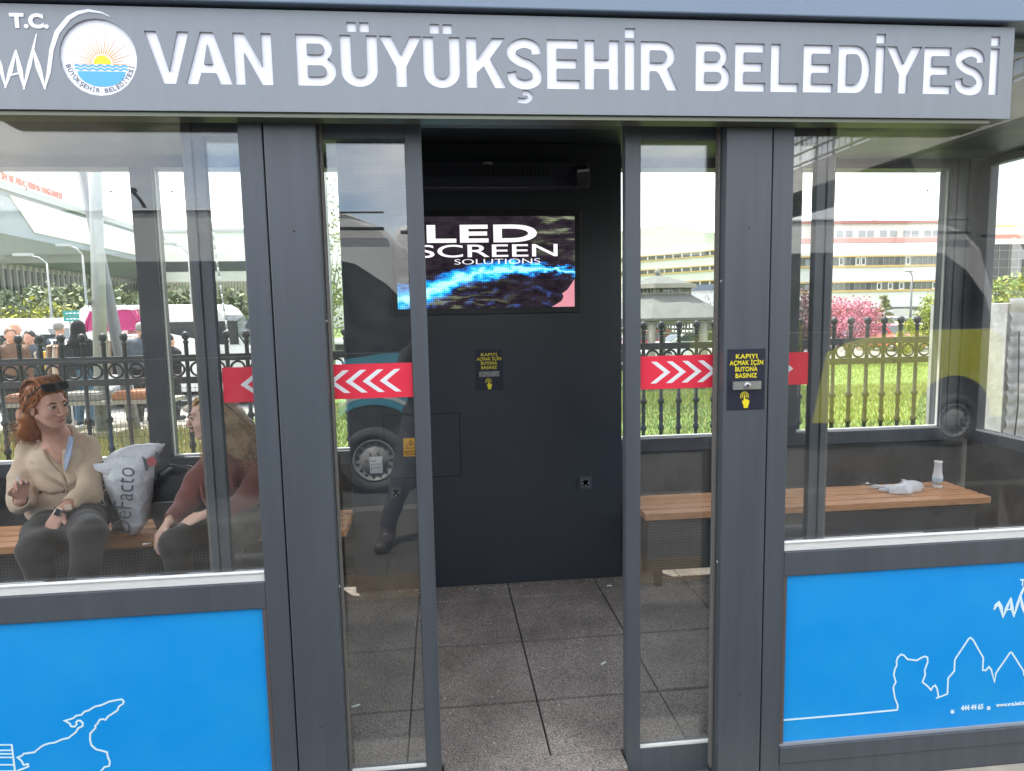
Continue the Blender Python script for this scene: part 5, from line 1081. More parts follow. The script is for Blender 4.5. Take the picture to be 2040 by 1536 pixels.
yb = bus('city_bus', 'yellow green and white midibus, mirrored in the right window', -yv, q(2022, 600).x, (q(1900, 430).z, q(1900, 500).z, q(1900, 655).z, .7), 0, mat('yellow_green_bus_paint', (.56, .56, .02), .3, coat=.5), q(1903, 820).x, 7.2, q(1650, 700).x)
# overpass
conc = mat('overpass_concrete', (.72, .68, .62), .85, noise=(.5, .3, 9)); under = mat('overpass_soffit', (.16, .15, .14), .9, noise=(.8, .4))  # beam concrete lightened as if sunlit, soffit copy darkened as shaded
ov = thing('overpass', 'concrete road overpass with a steel railing, mirrored in the top of the right window', 'overpass', (14.5, -30, GX)); y0, y1 = -75, -7.5
MB().box(12.7, 13.0, y1, y0, 5.60, 6.40).box(16.0, 16.3, y1, y0, 5.60, 6.40).build('edge_beam', conc, ov); MB().box(13.0, 16.0, y1, y0, 5.75, 6.30).build('deck', under, ov)
m = MB()
for i in range(44): y = y1-1.5*i-.3; m.box(13.0, 16.0, y-.12, y+.12, 5.55, 5.748)
m.build('deck_ribs', under, ov); m = MB(); m2 = MB(); y = y1
while y > -60: m.box(12.78, 12.84, y-.03, y+.03, 6.40, 7.70); m2.box(12.80, 12.82, y-.35, y-.33, 6.5, 7.6).box(12.80, 12.82, y-.68, y-.66, 6.5, 7.6); y -= 1.0
for z in (6.52, 6.9, 7.3, 7.66): m.box(12.77, 12.86, y0+10, y1, z, z+.05)
m.build('railing', mat('railing_paint', (.45, .44, .40), .6), ov); m2.build('railing_bars', MATS['railing_paint'], ov)
for y in (-14.9, -32, -50):
    m = MB(); m.prism([(12.9, y, 5.55), (16.1, y, 5.55), (15.2, y, 4.0), (15.2, y, GX), (13.8, y, GX), (13.8, y, 4.0)], (0, -1.0, 0)); m.build('pier', conc, ov)
# a row of far buildings across the road so the mirrored horizon is not empty
for i, (x, w, h, c, lb) in enumerate(((-44, 22, 9, cream, 'cream block across the road behind the viewer, leftmost'), (-16, 18, 6, whitew, 'low white block across the road behind the teal bus'), (8, 20, 7.5, cream, 'cream block across the road between the two buses'), (44, 30, 11, shadew, 'tall grey block across the road beyond the overpass'))):
    t_ = thing('street_block', lb, 'building', (x, -95, GX)); MB().box(x-w/2, x+w/2, -107, -95, GX, h).build('wall', c, t_)
    for fl in range(int(h/3)):
        m = MB()
        for k in range(int(w/2.4)): m.box(x-w/2+.8+2.4*k, x-w/2+2.2+2.4*k, -94.99, -94.9, 1+3*fl, 2.5+3*fl)
        m.build('window_row', dglass, t_)

y = 20.0; a, c = P(262, 380, y), P(300, 445, y); t_ = thing('street_lamp', 'dark curved street lamp across the road, mirrored on the dark mullion at the left', 'street lamp', (c.x+.15, -y, GX))
MB().tube([(a.x, -y, a.z), (a.x+(c.x-a.x)*.45, -y, a.z-(a.z-c.z)*.28), (a.x+(c.x-a.x)*.8, -y, a.z-(a.z-c.z)*.62), (c.x, -y, c.z), (c.x+.14, -y, c.z-1.2), (c.x+.15, -y, GX)], [.05, .05, .055, .06, .07, .08], 8).build('pole', tyre, t_)
MB().box(a.x-.25, a.x+.10, -y-.10, -y+.10, a.z-.03, a.z+.08).build('lamp_head', tyre, t_)
# ------------------------------------------------------------------ implicit-surface figures
class Fig:
    """smooth union of tapered capsules and ellipsoids, meshed by surface nets; every primitive carries a material index"""
    def __init__(s): s.p = []
    def cap(s, a, b, ra, rb=None, mi=0, k=.012, op=1): s.p.append(('c', np.array(a, float), np.array(b, float), ra, ra if rb is None else rb, mi, k, op)); return s
    def ell(s, c, r, mi=0, k=.012, M=None, op=1): s.p.append(('e', np.array(c, float), np.array(r, float), None if M is None else np.array(M)[:3, :3], 0, mi, k, op)); return s
    def chain(s, pts, rs, mi=0, k=.012):
        for i in range(len(pts)-1): s.cap(pts[i], pts[i+1], rs[i], rs[i+1], mi, k)
        return s
    def mesh(s, name, mats, parent=None, vox=.006, wr=None, smooth=True, paintf=None, **kw):
        lo = np.full(3, 1e9); hi = -lo
        for q in s.p:
            if q[-1] < 0: continue
            if q[0] == 'c': R = max(q[3], q[4]); l, h = np.minimum(q[1], q[2])-R, np.maximum(q[1], q[2])+R
            else: R = q[2].max(); l, h = q[1]-R, q[1]+R
            lo = np.minimum(lo, l); hi = np.maximum(hi, h)
        lo -= 3*vox+.012; hi += 3*vox+.012; n = np.ceil((hi-lo)/vox).astype(int)+1
        F = np.full(n, .5, np.float32); M_ = np.zeros(n, np.int8)
        ax = [lo[i]+vox*np.arange(n[i]) for i in range(3)]
        for kind, a, b, r0, r1, mi, k, op in s.p:
            pad = 2.5*k+3*vox
            if kind == 'c': R = max(r0, r1); l, h = np.minimum(a, b)-R-pad, np.maximum(a, b)+R+pad
            else: R = b.max(); l, h = a-R-pad, a+R+pad
            i0 = np.clip(np.floor((l-lo)/vox).astype(int), 0, n-1); i1 = np.clip(np.ceil((h-lo)/vox).astype(int)+1, 1, n)
            if (i1 <= i0).any(): continue
            X, Y_, Z_ = np.meshgrid(ax[0][i0[0]:i1[0]], ax[1][i0[1]:i1[1]], ax[2][i0[2]:i1[2]], indexing='ij')
            Q = np.stack([X-a[0], Y_-a[1], Z_-a[2]], -1)
            if kind == 'c':
                d = b-a; L2 = max(d.dot(d), 1e-12); t = np.clip(Q@d/L2, 0, 1); D = np.linalg.norm(Q-t[..., None]*d, axis=-1)-(r0+(r1-r0)*t)
            else:
                if r0 is not None: Q = Q@r0
                k0 = np.linalg.norm(Q/b, axis=-1); k1 = np.linalg.norm(Q/(b*b), axis=-1); D = k0*(k0-1)/np.maximum(k1, 1e-6)
            sl = tuple(slice(i0[i], i1[i]) for i in range(3)); G = F[sl]
            if op > 0:
                h_ = np.clip(.5+.5*(G-D)/k, 0, 1); M_[sl] = np.where(D < G, mi, M_[sl]); F[sl] = (G*(1-h_)+D*h_-k*h_*(1-h_)).astype(np.float32)
            else:
                h_ = np.clip(.5-.5*(G+D)/k, 0, 1); F[sl] = (G*(1-h_)-D*h_+k*h_*(1-h_)).astype(np.float32)
                if mi >= 0: M_[sl] = np.where((-D > G-.001), mi, M_[sl])
        if wr is not None:
            X, Y_, Z_ = np.meshgrid(*ax, indexing='ij'); F += wr(X, Y_, Z_).astype(np.float32)
        S = F < 0
        # surface nets
        c = np.zeros(tuple(n-1), np.int32)
        for i in (0, 1):
            for j in (0, 1):
                for k in (0, 1): c += S[i:n[0]-1+i, j:n[1]-1+j, k:n[2]-1+k]
        act = (c > 0) & (c < 8); idx = np.full(act.shape, -1, np.int64); I = np.argwhere(act); idx[act] = np.arange(len(I))
        acc = np.zeros((len(I), 3)); cnt = np.zeros(len(I))
        cor = [(i, j, k) for i in (0, 1) for j in (0, 1) for k in (0, 1)]
        for u in cor:
            for ax_ in range(3):
                if u[ax_]: continue
                v = list(u); v[ax_] = 1; A = F[I[:, 0]+u[0], I[:, 1]+u[1], I[:, 2]+u[2]]; B = F[I[:, 0]+v[0], I[:, 1]+v[1], I[:, 2]+v[2]]
                m = (A < 0) != (B < 0); t = np.where(m, A/(A-B+1e-20), 0); p = np.tile(np.array(u, float), (len(I), 1)); p[:, ax_] += t
                acc[m] += p[m]; cnt[m] += 1
        V = lo+vox*(I+acc/cnt[:, None]); faces = []
        for ax_ in range(3):
            o1, o2 = [(1, 2), (2, 0), (0, 1)][ax_]; sl0 = [slice(0, m) for m in n]; sl1 = list(sl0); sl0[ax_] = slice(0, n[ax_]-1); sl1[ax_] = slice(1, n[ax_])
            a = S[tuple(sl0)]; b = S[tuple(sl1)]; E = np.argwhere(a != b); E = E[(E[:, o1] > 0) & (E[:, o2] > 0) & (E[:, o1] < n[o1]-1) & (E[:, o2] < n[o2]-1)]
            def g(d1, d2): W_ = E.copy(); W_[:, o1] -= d1; W_[:, o2] -= d2; return idx[W_[:, 0], W_[:, 1], W_[:, 2]]
            q = np.stack([g(1, 1), g(0, 1), g(0, 0), g(1, 0)], 1); fl = ~a[E[:, 0], E[:, 1], E[:, 2]]; q[fl] = q[fl][:, ::-1]; faces.append(q)
        Q = np.concatenate(faces); Q = Q[(Q >= 0).all(1)]
        for _ in range(2):    # light smoothing
            A = np.zeros_like(V); w = np.zeros(len(V))
            for i in range(4): np.add.at(A, Q[:, i], V[Q[:, (i+1) % 4]]+V[Q[:, i-1]]); np.add.at(w, Q[:, i], 2)
            V = V*.55+.45*A/np.maximum(w, 1)[:, None]
        C = V[Q].mean(1); gi = np.clip(np.round((C-lo)/vox).astype(int), 0, n-1); MI = M_[gi[:, 0], gi[:, 1], gi[:, 2]].astype(int)
        if paintf is not None: MI = paintf(C, MI)
        me = bpy.data.meshes.new(name); org = np.array(ORG[parent.name]) if parent is not None else np.zeros(3); V = V-org
        me.vertices.add(len(V)); me.vertices.foreach_set('co', V.reshape(-1)); me.loops.add(Q.size); me.loops.foreach_set('vertex_index', Q.reshape(-1)); me.polygons.add(len(Q))
        me.polygons.foreach_set('loop_start', np.arange(len(Q))*4); me.polygons.foreach_set('material_index', MI); me.polygons.foreach_set('use_smooth', np.ones(len(Q), bool)); me.update(calc_edges=True)
        for m in mats: me.materials.append(m)
        o = bpy.data.objects.new(name, me); COL.objects.link(o); ORG[o.name] = Vector(org)
        if parent is not None: o.parent = parent
        props(o, **kw); return o
def V3(*a): return np.array(a, float)
def un(v): v = np.array(v, float); return v/np.linalg.norm(v)
def hand(F, wrist, d, n, s=1, curl=(.5, .5, .55, .6), thumb=.5, sc=1., mi=0, spread=.10, nail=None):
    """d: towards the fingers, n: out of the palm, s: +1 / -1 puts the thumb on side s*(d x n)"""
    d = un(d); n = un(np.array(n)-d*np.dot(n, d)); t = np.cross(d, n)*s; W = np.array(wrist, float)
    L = ((.044, .026, .021), (.048, .030, .022), (.044, .028, .021), (.034, .021, .018))
    offs = (.027, .009, -.009, -.026)
    for i in range(4):
        k0 = W+(t*offs[i]*.62+d*.012)*sc; k1 = W+(t*offs[i]+d*(.086, .089, .084, .076)[i])*sc
        F.cap(k0, k1, .0135*sc, .0105*sc, mi, .010)
        p = k1; a = 0.; fd = un(d+t*(offs[i]/.027)*spread); r = (.0088, .0090, .0086, .0076)[i]*sc
        for j in range(3):
            a += curl[i]*(1.0, 1.15, .8)[j]; v = fd*math.cos(a)+n*math.sin(a); e = p+v*L[i][j]*sc; F.cap(p, e, r, r*.90, mi, .003); 
            if j == 2 and nail is not None: F.ell(e-n*math.cos(a)*r*.55+d*math.sin(a)*r*.5, (r*.62,)*3, nail, .001)
            p = e; r *= .90
    p0 = W+(t*.020+d*.018+n*.004)*sc; v = un(d*.62+t*.78+n*.25*thumb); p1 = p0+v*.040*sc; v2 = un(d*.86+t*(.5-.55*thumb)+n*.5*thumb); p2 = p1+v2*.030*sc; v3 = un(d*.9+t*(.3-.7*thumb)+n*.6*thumb); p3 = p2+v3*.024*sc
    F.cap(p0, p1, .0145*sc, .0105*sc, mi, .008); F.cap(p1, p2, .0100*sc, .0092*sc, mi, .003); F.cap(p2, p3, .0092*sc, .0076*sc, mi, .003)
    if nail is not None: F.ell(p3-n*.004, (.006*sc,)*3, nail, .001)
def frame(c, fwd, up_=(0, 0, 1)):
    """head frame: local -Y looks along fwd"""
    f = un(fwd); u = un(np.array(up_, float)-f*np.dot(up_, f)); x = np.cross(-f, u); return np.array(c, float), np.stack([x, -f, u], 1)
def head(F, c, Rm, sk=0, lip=1, brow=2, detail=True, mouth=0.):
    T = lambda *a: c+Rm@np.array(a, float); E = lambda p, r, mi=sk, k=.012, op=1: F.ell(T(*p), r, mi, k, Rm, op)
    E((0, .018, .038), (.071, .090, .078)); E((0, -.030, -.012), (.060, .060, .082), k=.02); E((0, -.040, -.070), (.045, .044, .036), k=.018); E((0, -.066, -.094), (.019, .017, .015), k=.012)
    for s in (-1, 1):
        E((s*.038, -.050, -.030), (.021, .028, .027), k=.015); F.cap(T(s*.058, -.005, -.045), T(s*.022, -.062, -.092), .013, .011, sk, .014)
        E((s*.073, .008, -.012), (.008, .019, .030), k=.004); E((s*.079, .006, .006), (.006, .015, .013), k=.004)
        E((s*.030, -.074, .027), (.022, .011, .008), k=.010)
        E((s*.0305, -.096, .006), (.0145, .011, .0085), -1 if not detail else sk, .006, -1)
    F.cap(T(0, -.086, .018), T(0, -.110, -.026), .0065, .0095, sk, .010); E((0, -.109, -.031), (.0105, .010, .008), k=.005)
    for s in (-1, 1): E((s*.0125, -.098, -.034), (.0075, .009, .0065), k=.005)
    if detail:
        for s in (-1, 1):
            E((s*.0305, -.0800, .0065), (.0125, .0110, .0078), 3, .001); E((s*.0285, -.0905, .0062), (.0048, .0025, .0050), 4, .0008)
            F.cap(T(s*.0175, -.0890, .0100), T(s*.031, -.0925, .0140), .0026, .0032, 5, .0012); F.cap(T(s*.031, -.0925, .0140), T(s*.0445, -.0835, .0085), .0032, .0024, 5, .0012)
            F.cap(T(s*.019, -.0875, -.0010), T(s*.042, -.0850, -.0005), .0028, .0026, sk, .003)
            F.cap(T(s*.016, -.0895, .0245), T(s*.033, -.0885, .0310), .0034, .0034, brow, .0012); F.cap(T(s*.033, -.0885, .0310), T(s*.049, -.074, .0270), .0032, .0020, brow, .0012)
        F.cap(T(-.004, -.0990, -.0535), T(-.021, -.0880, -.0590-mouth), .0052, .0028, lip, .002); F.cap(T(.004, -.0990, -.0535), T(.021, -.0880, -.0590-mouth), .0052, .0028, lip, .002)
        F.cap(T(-.010, -.0955, -.0640), T(.010, -.0955, -.0640), .0056, .0056, lip, .003); F.cap(T(-.020, -.0925, -.0592), T(.020, -.0925, -.0592), .0011, .0011, 5, .0004)
    return T
def strands(name, m, parent, roots, path, n, r=.0022, seed=1, wave=.006, seg=12, curl=1., mi=None, **kw):
    """n hair strands; roots(rng)->start point, path(start, rng)->list of control points"""
    r_ = np.random.default_rng(seed); b = MB(); nm = len(m) if isinstance(m, (list, tuple)) else 1
    for i in range(n):
        c = path(roots(r_), r_); c = [np.array(q, float) for q in c]; cr_ = crom([tuple(q) for q in c], max(2, seg//(len(c)-1)))
        ph = r_.uniform(0, 6.28, 3); fq = r_.uniform(.7, 1.3)*curl; N_ = len(cr_); pts = []
        for j, q in enumerate(cr_): t = j/N_; a = wave*t**.6; pts.append((q[0]+a*math.sin(ph[0]+fq*14*t), q[1]+a*math.sin(ph[1]+fq*12*t), q[2]+a*.6*math.sin(ph[2]+fq*13*t)))
        rr = r*r_.uniform(.6, 1.4); b.tube(pts, [rr*(1-.75*(j/(len(pts)-1))**2) for j in range(len(pts))], 4, mi=int(r_.integers(0, nm)))
    return b.build(name, m, parent, **kw)
def wrinkles(amp, seed=0, sc=(16, 16, 34)):
    r = np.random.default_rng(seed); K = [(r.normal(size=3)*np.array(sc), r.uniform(0, 6.28)) for _ in range(7)]
    def f(X, Y_, Z_):
        t = 0
        for k, p in K: t = t+np.sin(X*k[0]+Y_*k[1]+Z_*k[2]+p+1.5*np.sin(Z_*k[2]*.4+X*9))
        return amp*t/3
    return f
skin = mat('skin', (.74, .40, .29), .60, noise=(30, .16), sss=.05, bump=(160, .05, .001)); skin2 = mat('skin_pale', (.76, .48, .36), .5, noise=(14, .08), sss=.1)
lipm = mat('lips', (.50, .20, .17), .4); browm = mat('brow_hair', (.13, .055, .025), .8); eyew = mat('eye_white', (.62, .55, .50), .25); iris = mat('iris', (.03, .018, .012), .15); lash = mat('lash_line', (.045, .02, .015), .7); nailm = mat('nail', (.78, .55, .50), .25)
SK = [skin, lipm, browm, eyew, iris, lash, nailm]
# ------------------------------------------------------------------ woman in the beige trench coat (left)
hc = V3(-1.948, 1.435, 1.222); hf = un((.90, -.52, -.10)); hu = un((-.10, -.02, 1)); C0_, RM = frame(hc, hf, hu); T = lambda *a: C0_+RM@np.array(a, float)
w1 = thing('person', 'seated woman in a beige trench coat with sunglasses pushed up in her red hair', 'person', (-1.95, 1.62, .502)); w1['kind'] = 'thing'
F = Fig(); head(F, C0_, RM, mouth=.002)
nb = V3(-1.985, 1.56, 1.00); F.cap(T(0, .03, -.055), nb+V3(0, 0, .055), .050, .054, 0, .02); F.cap(nb+V3(0, -.0, .03), nb+V3(0, .01, -.10), .065, .10, 0, .03)
F.ell(nb+V3(.01, .015, -.06), (.15, .085, .075), 0, .03); F.ell((-1.97, 1.62, .74), (.13, .10, .24), 0, .03)
# arms under the coat, hands
shR_, shL_ = V3(-2.140, 1.60, .965), V3(-1.872, 1.60, .960)
elR, wrR = V3(-2.105, 1.43, .745), V3(-2.022, 1.27, .790)
elL, wrL = V3(-1.800, 1.44, .755), V3(-1.825, 1.250, .742)
F.chain([shR_, elR, wrR], [.045, .038, .026], 0); F.chain([shL_, elL, wrL], [.045, .038, .026], 0)
hand(F, wrR+V3(.006, -.008, .012), (.30, -.30, .90), (.45, -.70, -.45), s=-1, curl=(.75, .55, .5, .45), thumb=.9, sc=.92, nail=6)
hand(F, wrL+V3(-.006, -.010, -.008), (-.42, -.30, -.86), (.10, .95, -.30), s=1, curl=(.16, .20, .24, .30), thumb=.2, sc=.98, nail=6)
kR, kL = V3(-1.90, 1.13, .585), V3(-1.640, 1.10, .655)
F.chain([(-2.03, 1.60, .585), kR, (-1.86, 1.14, .12)], [.08, .055, .035], 0); F.chain([(-1.90, 1.60, .59), kL, (-1.70, 1.02, .30), (-1.755, .97, .22)], [.08, .055, .036, .033], 0); F.cap((-1.86, 1.14, .12), (-1.86, 1.05, .085), .03, .025, 0)
F.cap((-1.755, .97, .22), (-1.74, .90, .17), .030, .024, 0)
F.mesh('body', SK, w1, .0042)
# shoes
S_ = Fig(); S_.cap((-1.86, 1.15, .09), (-1.86, 1.00, .075), .034, .030).cap((-1.86, 1.04, .075), (-1.86, .96, .072), .032, .026); S_.mesh('shoe', [black], w1, .008)
S_ = Fig(); S_.cap((-1.75, .955, .195), (-1.725, .875, .135), .036, .030); S_.mesh('shoe', [black], w1, .008)
# trousers
blk = mat('black_trouser_cloth', (.018, .017, .018), .85, noise=(18, .3), bump=(260, .25, .002), sheen=.15)
Q = Fig(); Q.ell((-1.965, 1.60, .60), (.19, .15, .115), 0, .05); Q.chain([(-2.03, 1.58, .595), (-1.96, 1.30, .600), kR, (-1.885, 1.155, .30), (-1.865, 1.15, .17)], [.108, .086, .070, .056, .054], 0, .03)
Q.chain([(-1.90, 1.58, .61), (-1.77, 1.32, .645), kL, (-1.665, 1.065, .45), (-1.705, 1.01, .31)], [.108, .088, .073, .058, .052], 0, .03); Q.ell((-1.845, 1.30, .60), (.10, .15, .07), 0, .05)
Q.mesh('trousers', [blk], w1, .007, wr=wrinkles(.0030, 3, (20, 20, 26)))
# coat
beige = mat('beige_trench_cloth', (.66, .50, .36), .85, noise=(30, .10), bump=(420, .3, .0015), sheen=.1); bei2 = mat('beige_lapel_cloth', (.72, .56, .41), .85, noise=(30, .08), bump=(420, .3, .0015), sheen=.1)
G = Fig(); G.ell((-1.995, 1.590, .800), (.160, .120, .225), 0, .05); G.ell((-1.995, 1.575, .915), (.165, .105, .120), 0, .05); G.ell((-1.995, 1.575, .665), (.175, .150, .085), 0, .05)
G.chain([shR_+V3(-.002, 0, .01), (-2.150, 1.52, .85), elR+V3(-.012, 0, 0), (-2.055, 1.35, .765)], [.062, .060, .056, .050], 0, .02); G.cap((-2.060, 1.36, .764), wrR+V3(-.004, .018, -.006), .050, .046, 0, .01)
G.chain([shL_+V3(.004, 0, .01), (-1.825, 1.53, .86), elL+V3(.006, .0, .0), (-1.815, 1.36, .760)], [.062, .060, .056, .048], 0, .02); G.cap((-1.81, 1.37, .762), wrL+V3(.010, .035, .006), .048, .046, 0, .01)
G.cap((-1.98, 1.60, .97), (-1.98, 1.60, 1.02), .10, .075, 0, .03)
# neck opening and chest V
G.ell((-1.972, 1.545, 1.055), (.062, .070, .075), -1, .012, op=-1); G.cap((-1.950, 1.485, 1.02), (-1.905, 1.455, .865), .046, .012, -1, .010, op=-1)
G.cap(wrR+V3(.006, -.03, .01), wrR+V3(-.02, .03, -.01), .036, .033, -1, .004, op=-1); G.cap(wrL+V3(-.01, -.04, -.03), wrL+V3(.008, .02, .004), .034, .032, -1, .004, op=-1)
coat = G.mesh('trench_coat', [beige], w1, .005, wr=lambda X, Y_, Z_, f=wrinkles(.0055, 5, (13, 13, 26)), g=wrinkles(.0022, 6, (45, 45, 60)): f(X, Y_, Z_)+g(X, Y_, Z_))
def surf_y(x, z, c=((-1.995, 1.590, .800), (.160, .120, .225)), c2=((-1.995, 1.575, .915), (.165, .105, .120))):
    ys = []
    for (cx, cy_, cz), (rx, ry, rz) in (c, c2):
        k = 1-((x-cx)/rx)**2-((z-cz)/rz)**2
        if k > 0: ys.append(cy_-ry*math.sqrt(k))
    return min(ys) if ys else 1.56
def panel(name, outline, m, off=.016, th=.006, par=None, sub=.018):
    """a cloth panel laid over the coat front: outline in (x, z), y from the coat's surface"""
    o = np.array(outline, float); c = o.mean(0); b = MB(); rings = []; n = len(outline)*4; pts = []
    for i in range(len(outline)):
        for j in range(4): pts.append(o[i]+(o[(i+1) % len(o)]-o[i])*j/4)
    K = 5; vs = []
    for side, dy in ((0, off+th), (1, off-.004)):
        for k in range(K+1):
            f = k/K
            for p in pts:
                q = c+(p-c)*max(f, .02); e = 0 if k < K else .003
                vs.append((q[0], surf_y(q[0], q[1])-dy+(e if side == 0 else 0)+.0012*math.sin(q[0]*160+q[1]*90), q[1]))
    m_ = len(pts); fs = []; base = (K+1)*m_
    for k in range(K):
        for i in range(m_): j = (i+1) % m_; fs.append((k*m_+i, (k+1)*m_+i, (k+1)*m_+j, k*m_+j)); fs.append((base+k*m_+i, base+k*m_+j, base+(k+1)*m_+j, base+(k+1)*m_+i))
    for i in range(m_): j = (i+1) % m_; fs.append((K*m_+i, base+K*m_+i, base+K*m_+j, K*m_+j))
    b.add(vs, fs, 0, True); return b.build(name, m, par)
panel('lapel', [(-1.925, .985), (-1.868, .990), (-1.835, .945), (-1.855, .915), (-1.835, .905), (-1.880, .815), (-1.905, .800), (-1.918, .86)], bei2, par=coat, off=.015, th=.008)
panel('lapel', [(-2.012, .995), (-2.070, .985), (-2.078, .935), (-2.040, .930), (-2.058, .905), (-1.965, .845), (-1.905, .800), (-1.935, .87), (-1.985, .95)], bei2, par=coat, off=.015, th=.008)
panel('storm_flap', [(-2.075, .910), (-2.05, .880), (-1.935, .800), (-1.925, .775), (-1.985, .765), (-2.06, .790), (-2.10, .83)], beige, par=coat, off=.008, th=.006)
for s, x0 in ((1, -1.875), (-1, -2.125)):
    b = MB(); b.tube([(x0-.045*s, 1.595, 1.038), (x0, 1.590, 1.040), (x0+.030*s, 1.585, 1.020)], [.012, .013, .010], 8)
    b.build('epaulette', bei2, coat)
for x_, z_ in ((-1.935, .775), (-1.930, .725), (-2.045, .775), (-2.040, .725)):
    MB().lathe([(.0085, 0), (.0085, .003), (.006, .004)], n=12, M=Matrix.Translation((x_, surf_y(x_, z_)-.006, z_)) @ Matrix.Rotation(R_(90), 4, 'X')).build('button', mat('horn_button', (.10, .065, .045), .35), coat)
b = MB(); b.tube([(-1.915, surf_y(-1.915, .80)-.010, .800), (-1.918, surf_y(-1.918, .76)-.009, .755), (-1.922, surf_y(-1.922, .71)-.009, .70), (-1.925, surf_y(-1.925, .67)-.010, .655)], .0022, 5); b.build('front_seam', mat('painted_seam_shadow', (.20, .15, .10), .9), coat)  # dark cord stands in for the shade along the coat's front edge
# blue striped shirt collar
shirt, t, N, l, bs = nodemat('striped_shirt'); tcn = N('ShaderNodeTexCoord'); wv = N('ShaderNodeTexWave'); wv.inputs['Scale'].default_value = 55; mpn = N('ShaderNodeMapping'); mpn.inputs['Rotation'].default_value = (0, R_(22), 0); l(tcn.outputs['Object'], mpn.inputs[0]); l(mpn.outputs[0], wv.inputs[0])
l(ramp(N, l, wv.outputs['Fac'], (.45, (.66, .70, .76)), (.6, (.10, .19, .48))), bs.inputs['Base Color'])
b = MB(); b.prism([(-1.880, 1.468, 1.060), (-1.862, 1.470, 1.045), (-1.872, 1.452, .965), (-1.893, 1.448, .90), (-1.908, 1.452, .88), (-1.908, 1.458, .94), (-1.896, 1.462, 1.0)], (0, .008, 0)); b.build('shirt_collar', shirt, w1)
# necklace, watch, sleeve straps
b = MB(); b.tube([(-1.985, 1.485, 1.005), (-1.955, 1.468, .965), (-1.928, 1.462, .945), (-1.915, 1.466, .965)], .0012, 5); b.sph((-1.930, 1.460, .943), .005, 8); b.build('necklace', mat('gold_metal', (.75, .5, .2), .3, metal=.9), w1)
wd = un(V3(-.42, -.30, -.86)); b = MB(); cw = wrL+V3(-.004, -.006, -.006); a_ = un(np.cross(wd, (0, 1, 0))); b_ = np.cross(wd, a_)
b.tube([cw+(a_*math.cos(t)*1.0+b_*math.sin(t)*.85)*.031 for t in np.linspace(0, 6.283, 19)[:-1]], .0045, 6, closed=True)
ws_ = thing('wrist_watch', 'square pale cased smart watch on the seated woman\'s wrist', 'watch', cw); b.build('strap', black, ws_)
Mx = Matrix.Translation(Vector(cw+b_*-.029*1 if b_[1] > 0 else cw+b_*.029)) ; zz = un((0, -1, .25)); xx = un(np.cross(wd, zz)); yy_ = np.cross(zz, xx); Mw = Matrix(((xx[0], yy_[0], zz[0], cw[0]), (xx[1], yy_[1], zz[1], cw[1]-.029), (xx[2], yy_[2], zz[2], cw[2]), (0, 0, 0, 1)))
MB().box(-.016, .016, -.019, .019, -.005, .005, M=Mw).build('case', mat('watch_case', (.70, .62, .55), .25, metal=.7), ws_, .003); MB().box(-.013, .013, -.016, .016, .0051, .006, M=Mw).build('watch_face', mat('watch_glass', (.01, .01, .012), .05), ws_)
ws_.parent = None
b = MB(); c = wrL+V3(.022, .03, .012); b.box(c[0]-.004, c[0]+.030, c[1]-.055, c[1]-.048, c[2]-.014, c[2]+.014); b.build('sleeve_buckle', bei2, coat, .003)
# cigarette in the raised hand
cg = wrR+V3(.045, -.075, .085); MB().cyl(cg, cg+V3(.006, -.02, .05), .0035, n=8).build('cigarette', white_pl, None, label="white cigarette held in the trench coat woman's raised hand", cat='cigarette', loc=tuple(cg))
# hair
ha = mat('auburn_hair', (.44, .14, .035), .42, noise=(40, .35)); hb = mat('copper_hair', (.62, .21, .045), .40, noise=(40, .3)); hd = mat('dark_auburn_hair', (.12, .035, .015), .5); HM = [ha, hb, ha, hd]
Hh_ = Fig(); Hh_.ell(T(0, .030, .048), (.080, .094, .082), 0, .02, RM); Hh_.ell(T(0, .072, -.015), (.070, .060, .085), 0, .03, RM)
Hh_.chain([T(-.066, .03, .03), T(-.074, .055, -.05), T(-.078, .070, -.12)], [.022, .026, .030], 0, .02); Hh_.chain([T(.064, .04, .03), T(.070, .065, -.04)], [.020, .022], 0, .02)
Hh_.chain([T(-.05, .09, -.05), V3(-2.07, 1.575, 1.09), V3(-2.125, 1.56, 1.055)], [.045, .048, .030], 0, .03)
Hh_.ell(T(0, -.075, -.005), (.060, .040, .062), -1, .010, RM, op=-1)
hair = Hh_.mesh('hair', [ha], w1, .0055, wr=wrinkles(.004, 9, (70, 70, 40)))
def hroot(r):
    a = r.uniform(-2.35, 2.35); e = r.uniform(.05, 1.45); d = V3(math.sin(a)*math.cos(e), math.cos(a)*math.cos(e), math.sin(e)); return (a, d)
def hpath(q, r):
    a, d = q; p0 = T(d[0]*.080, .030+d[1]*.094, .048+d[2]*.082); lx = RM@V3(1, 0, 0)
    s = -1 if d[0] < .15 else 1
    pm = T(s*r.uniform(.055, .085), r.uniform(.03, .085), r.uniform(-.05, -.01)); 
    if s < 0: e1 = V3(r.uniform(-2.15, -2.03), r.uniform(1.50, 1.62), r.uniform(1.07, 1.14)); e2 = e1+V3(r.uniform(-.09, .02), r.uniform(-.03, .02), r.uniform(-.09, -.01))
    else: pm = T(.072, r.uniform(.05, .09), -.02); e1 = T(r.uniform(.05, .072), r.uniform(.06, .09), r.uniform(-.10, -.06)); e2 = e1+V3(-.01, .0, -.03)
    q1 = T(d[0]*.088, .036+d[1]*.098, .020+d[2]*.070)
    return [p0, q1, pm, e1, e2]
strands('hair_strands', HM, hair, hroot, hpath, 700, .0021, 4, .016, 16, 1.4)
def froot(r): return r.uniform(-1, 1)
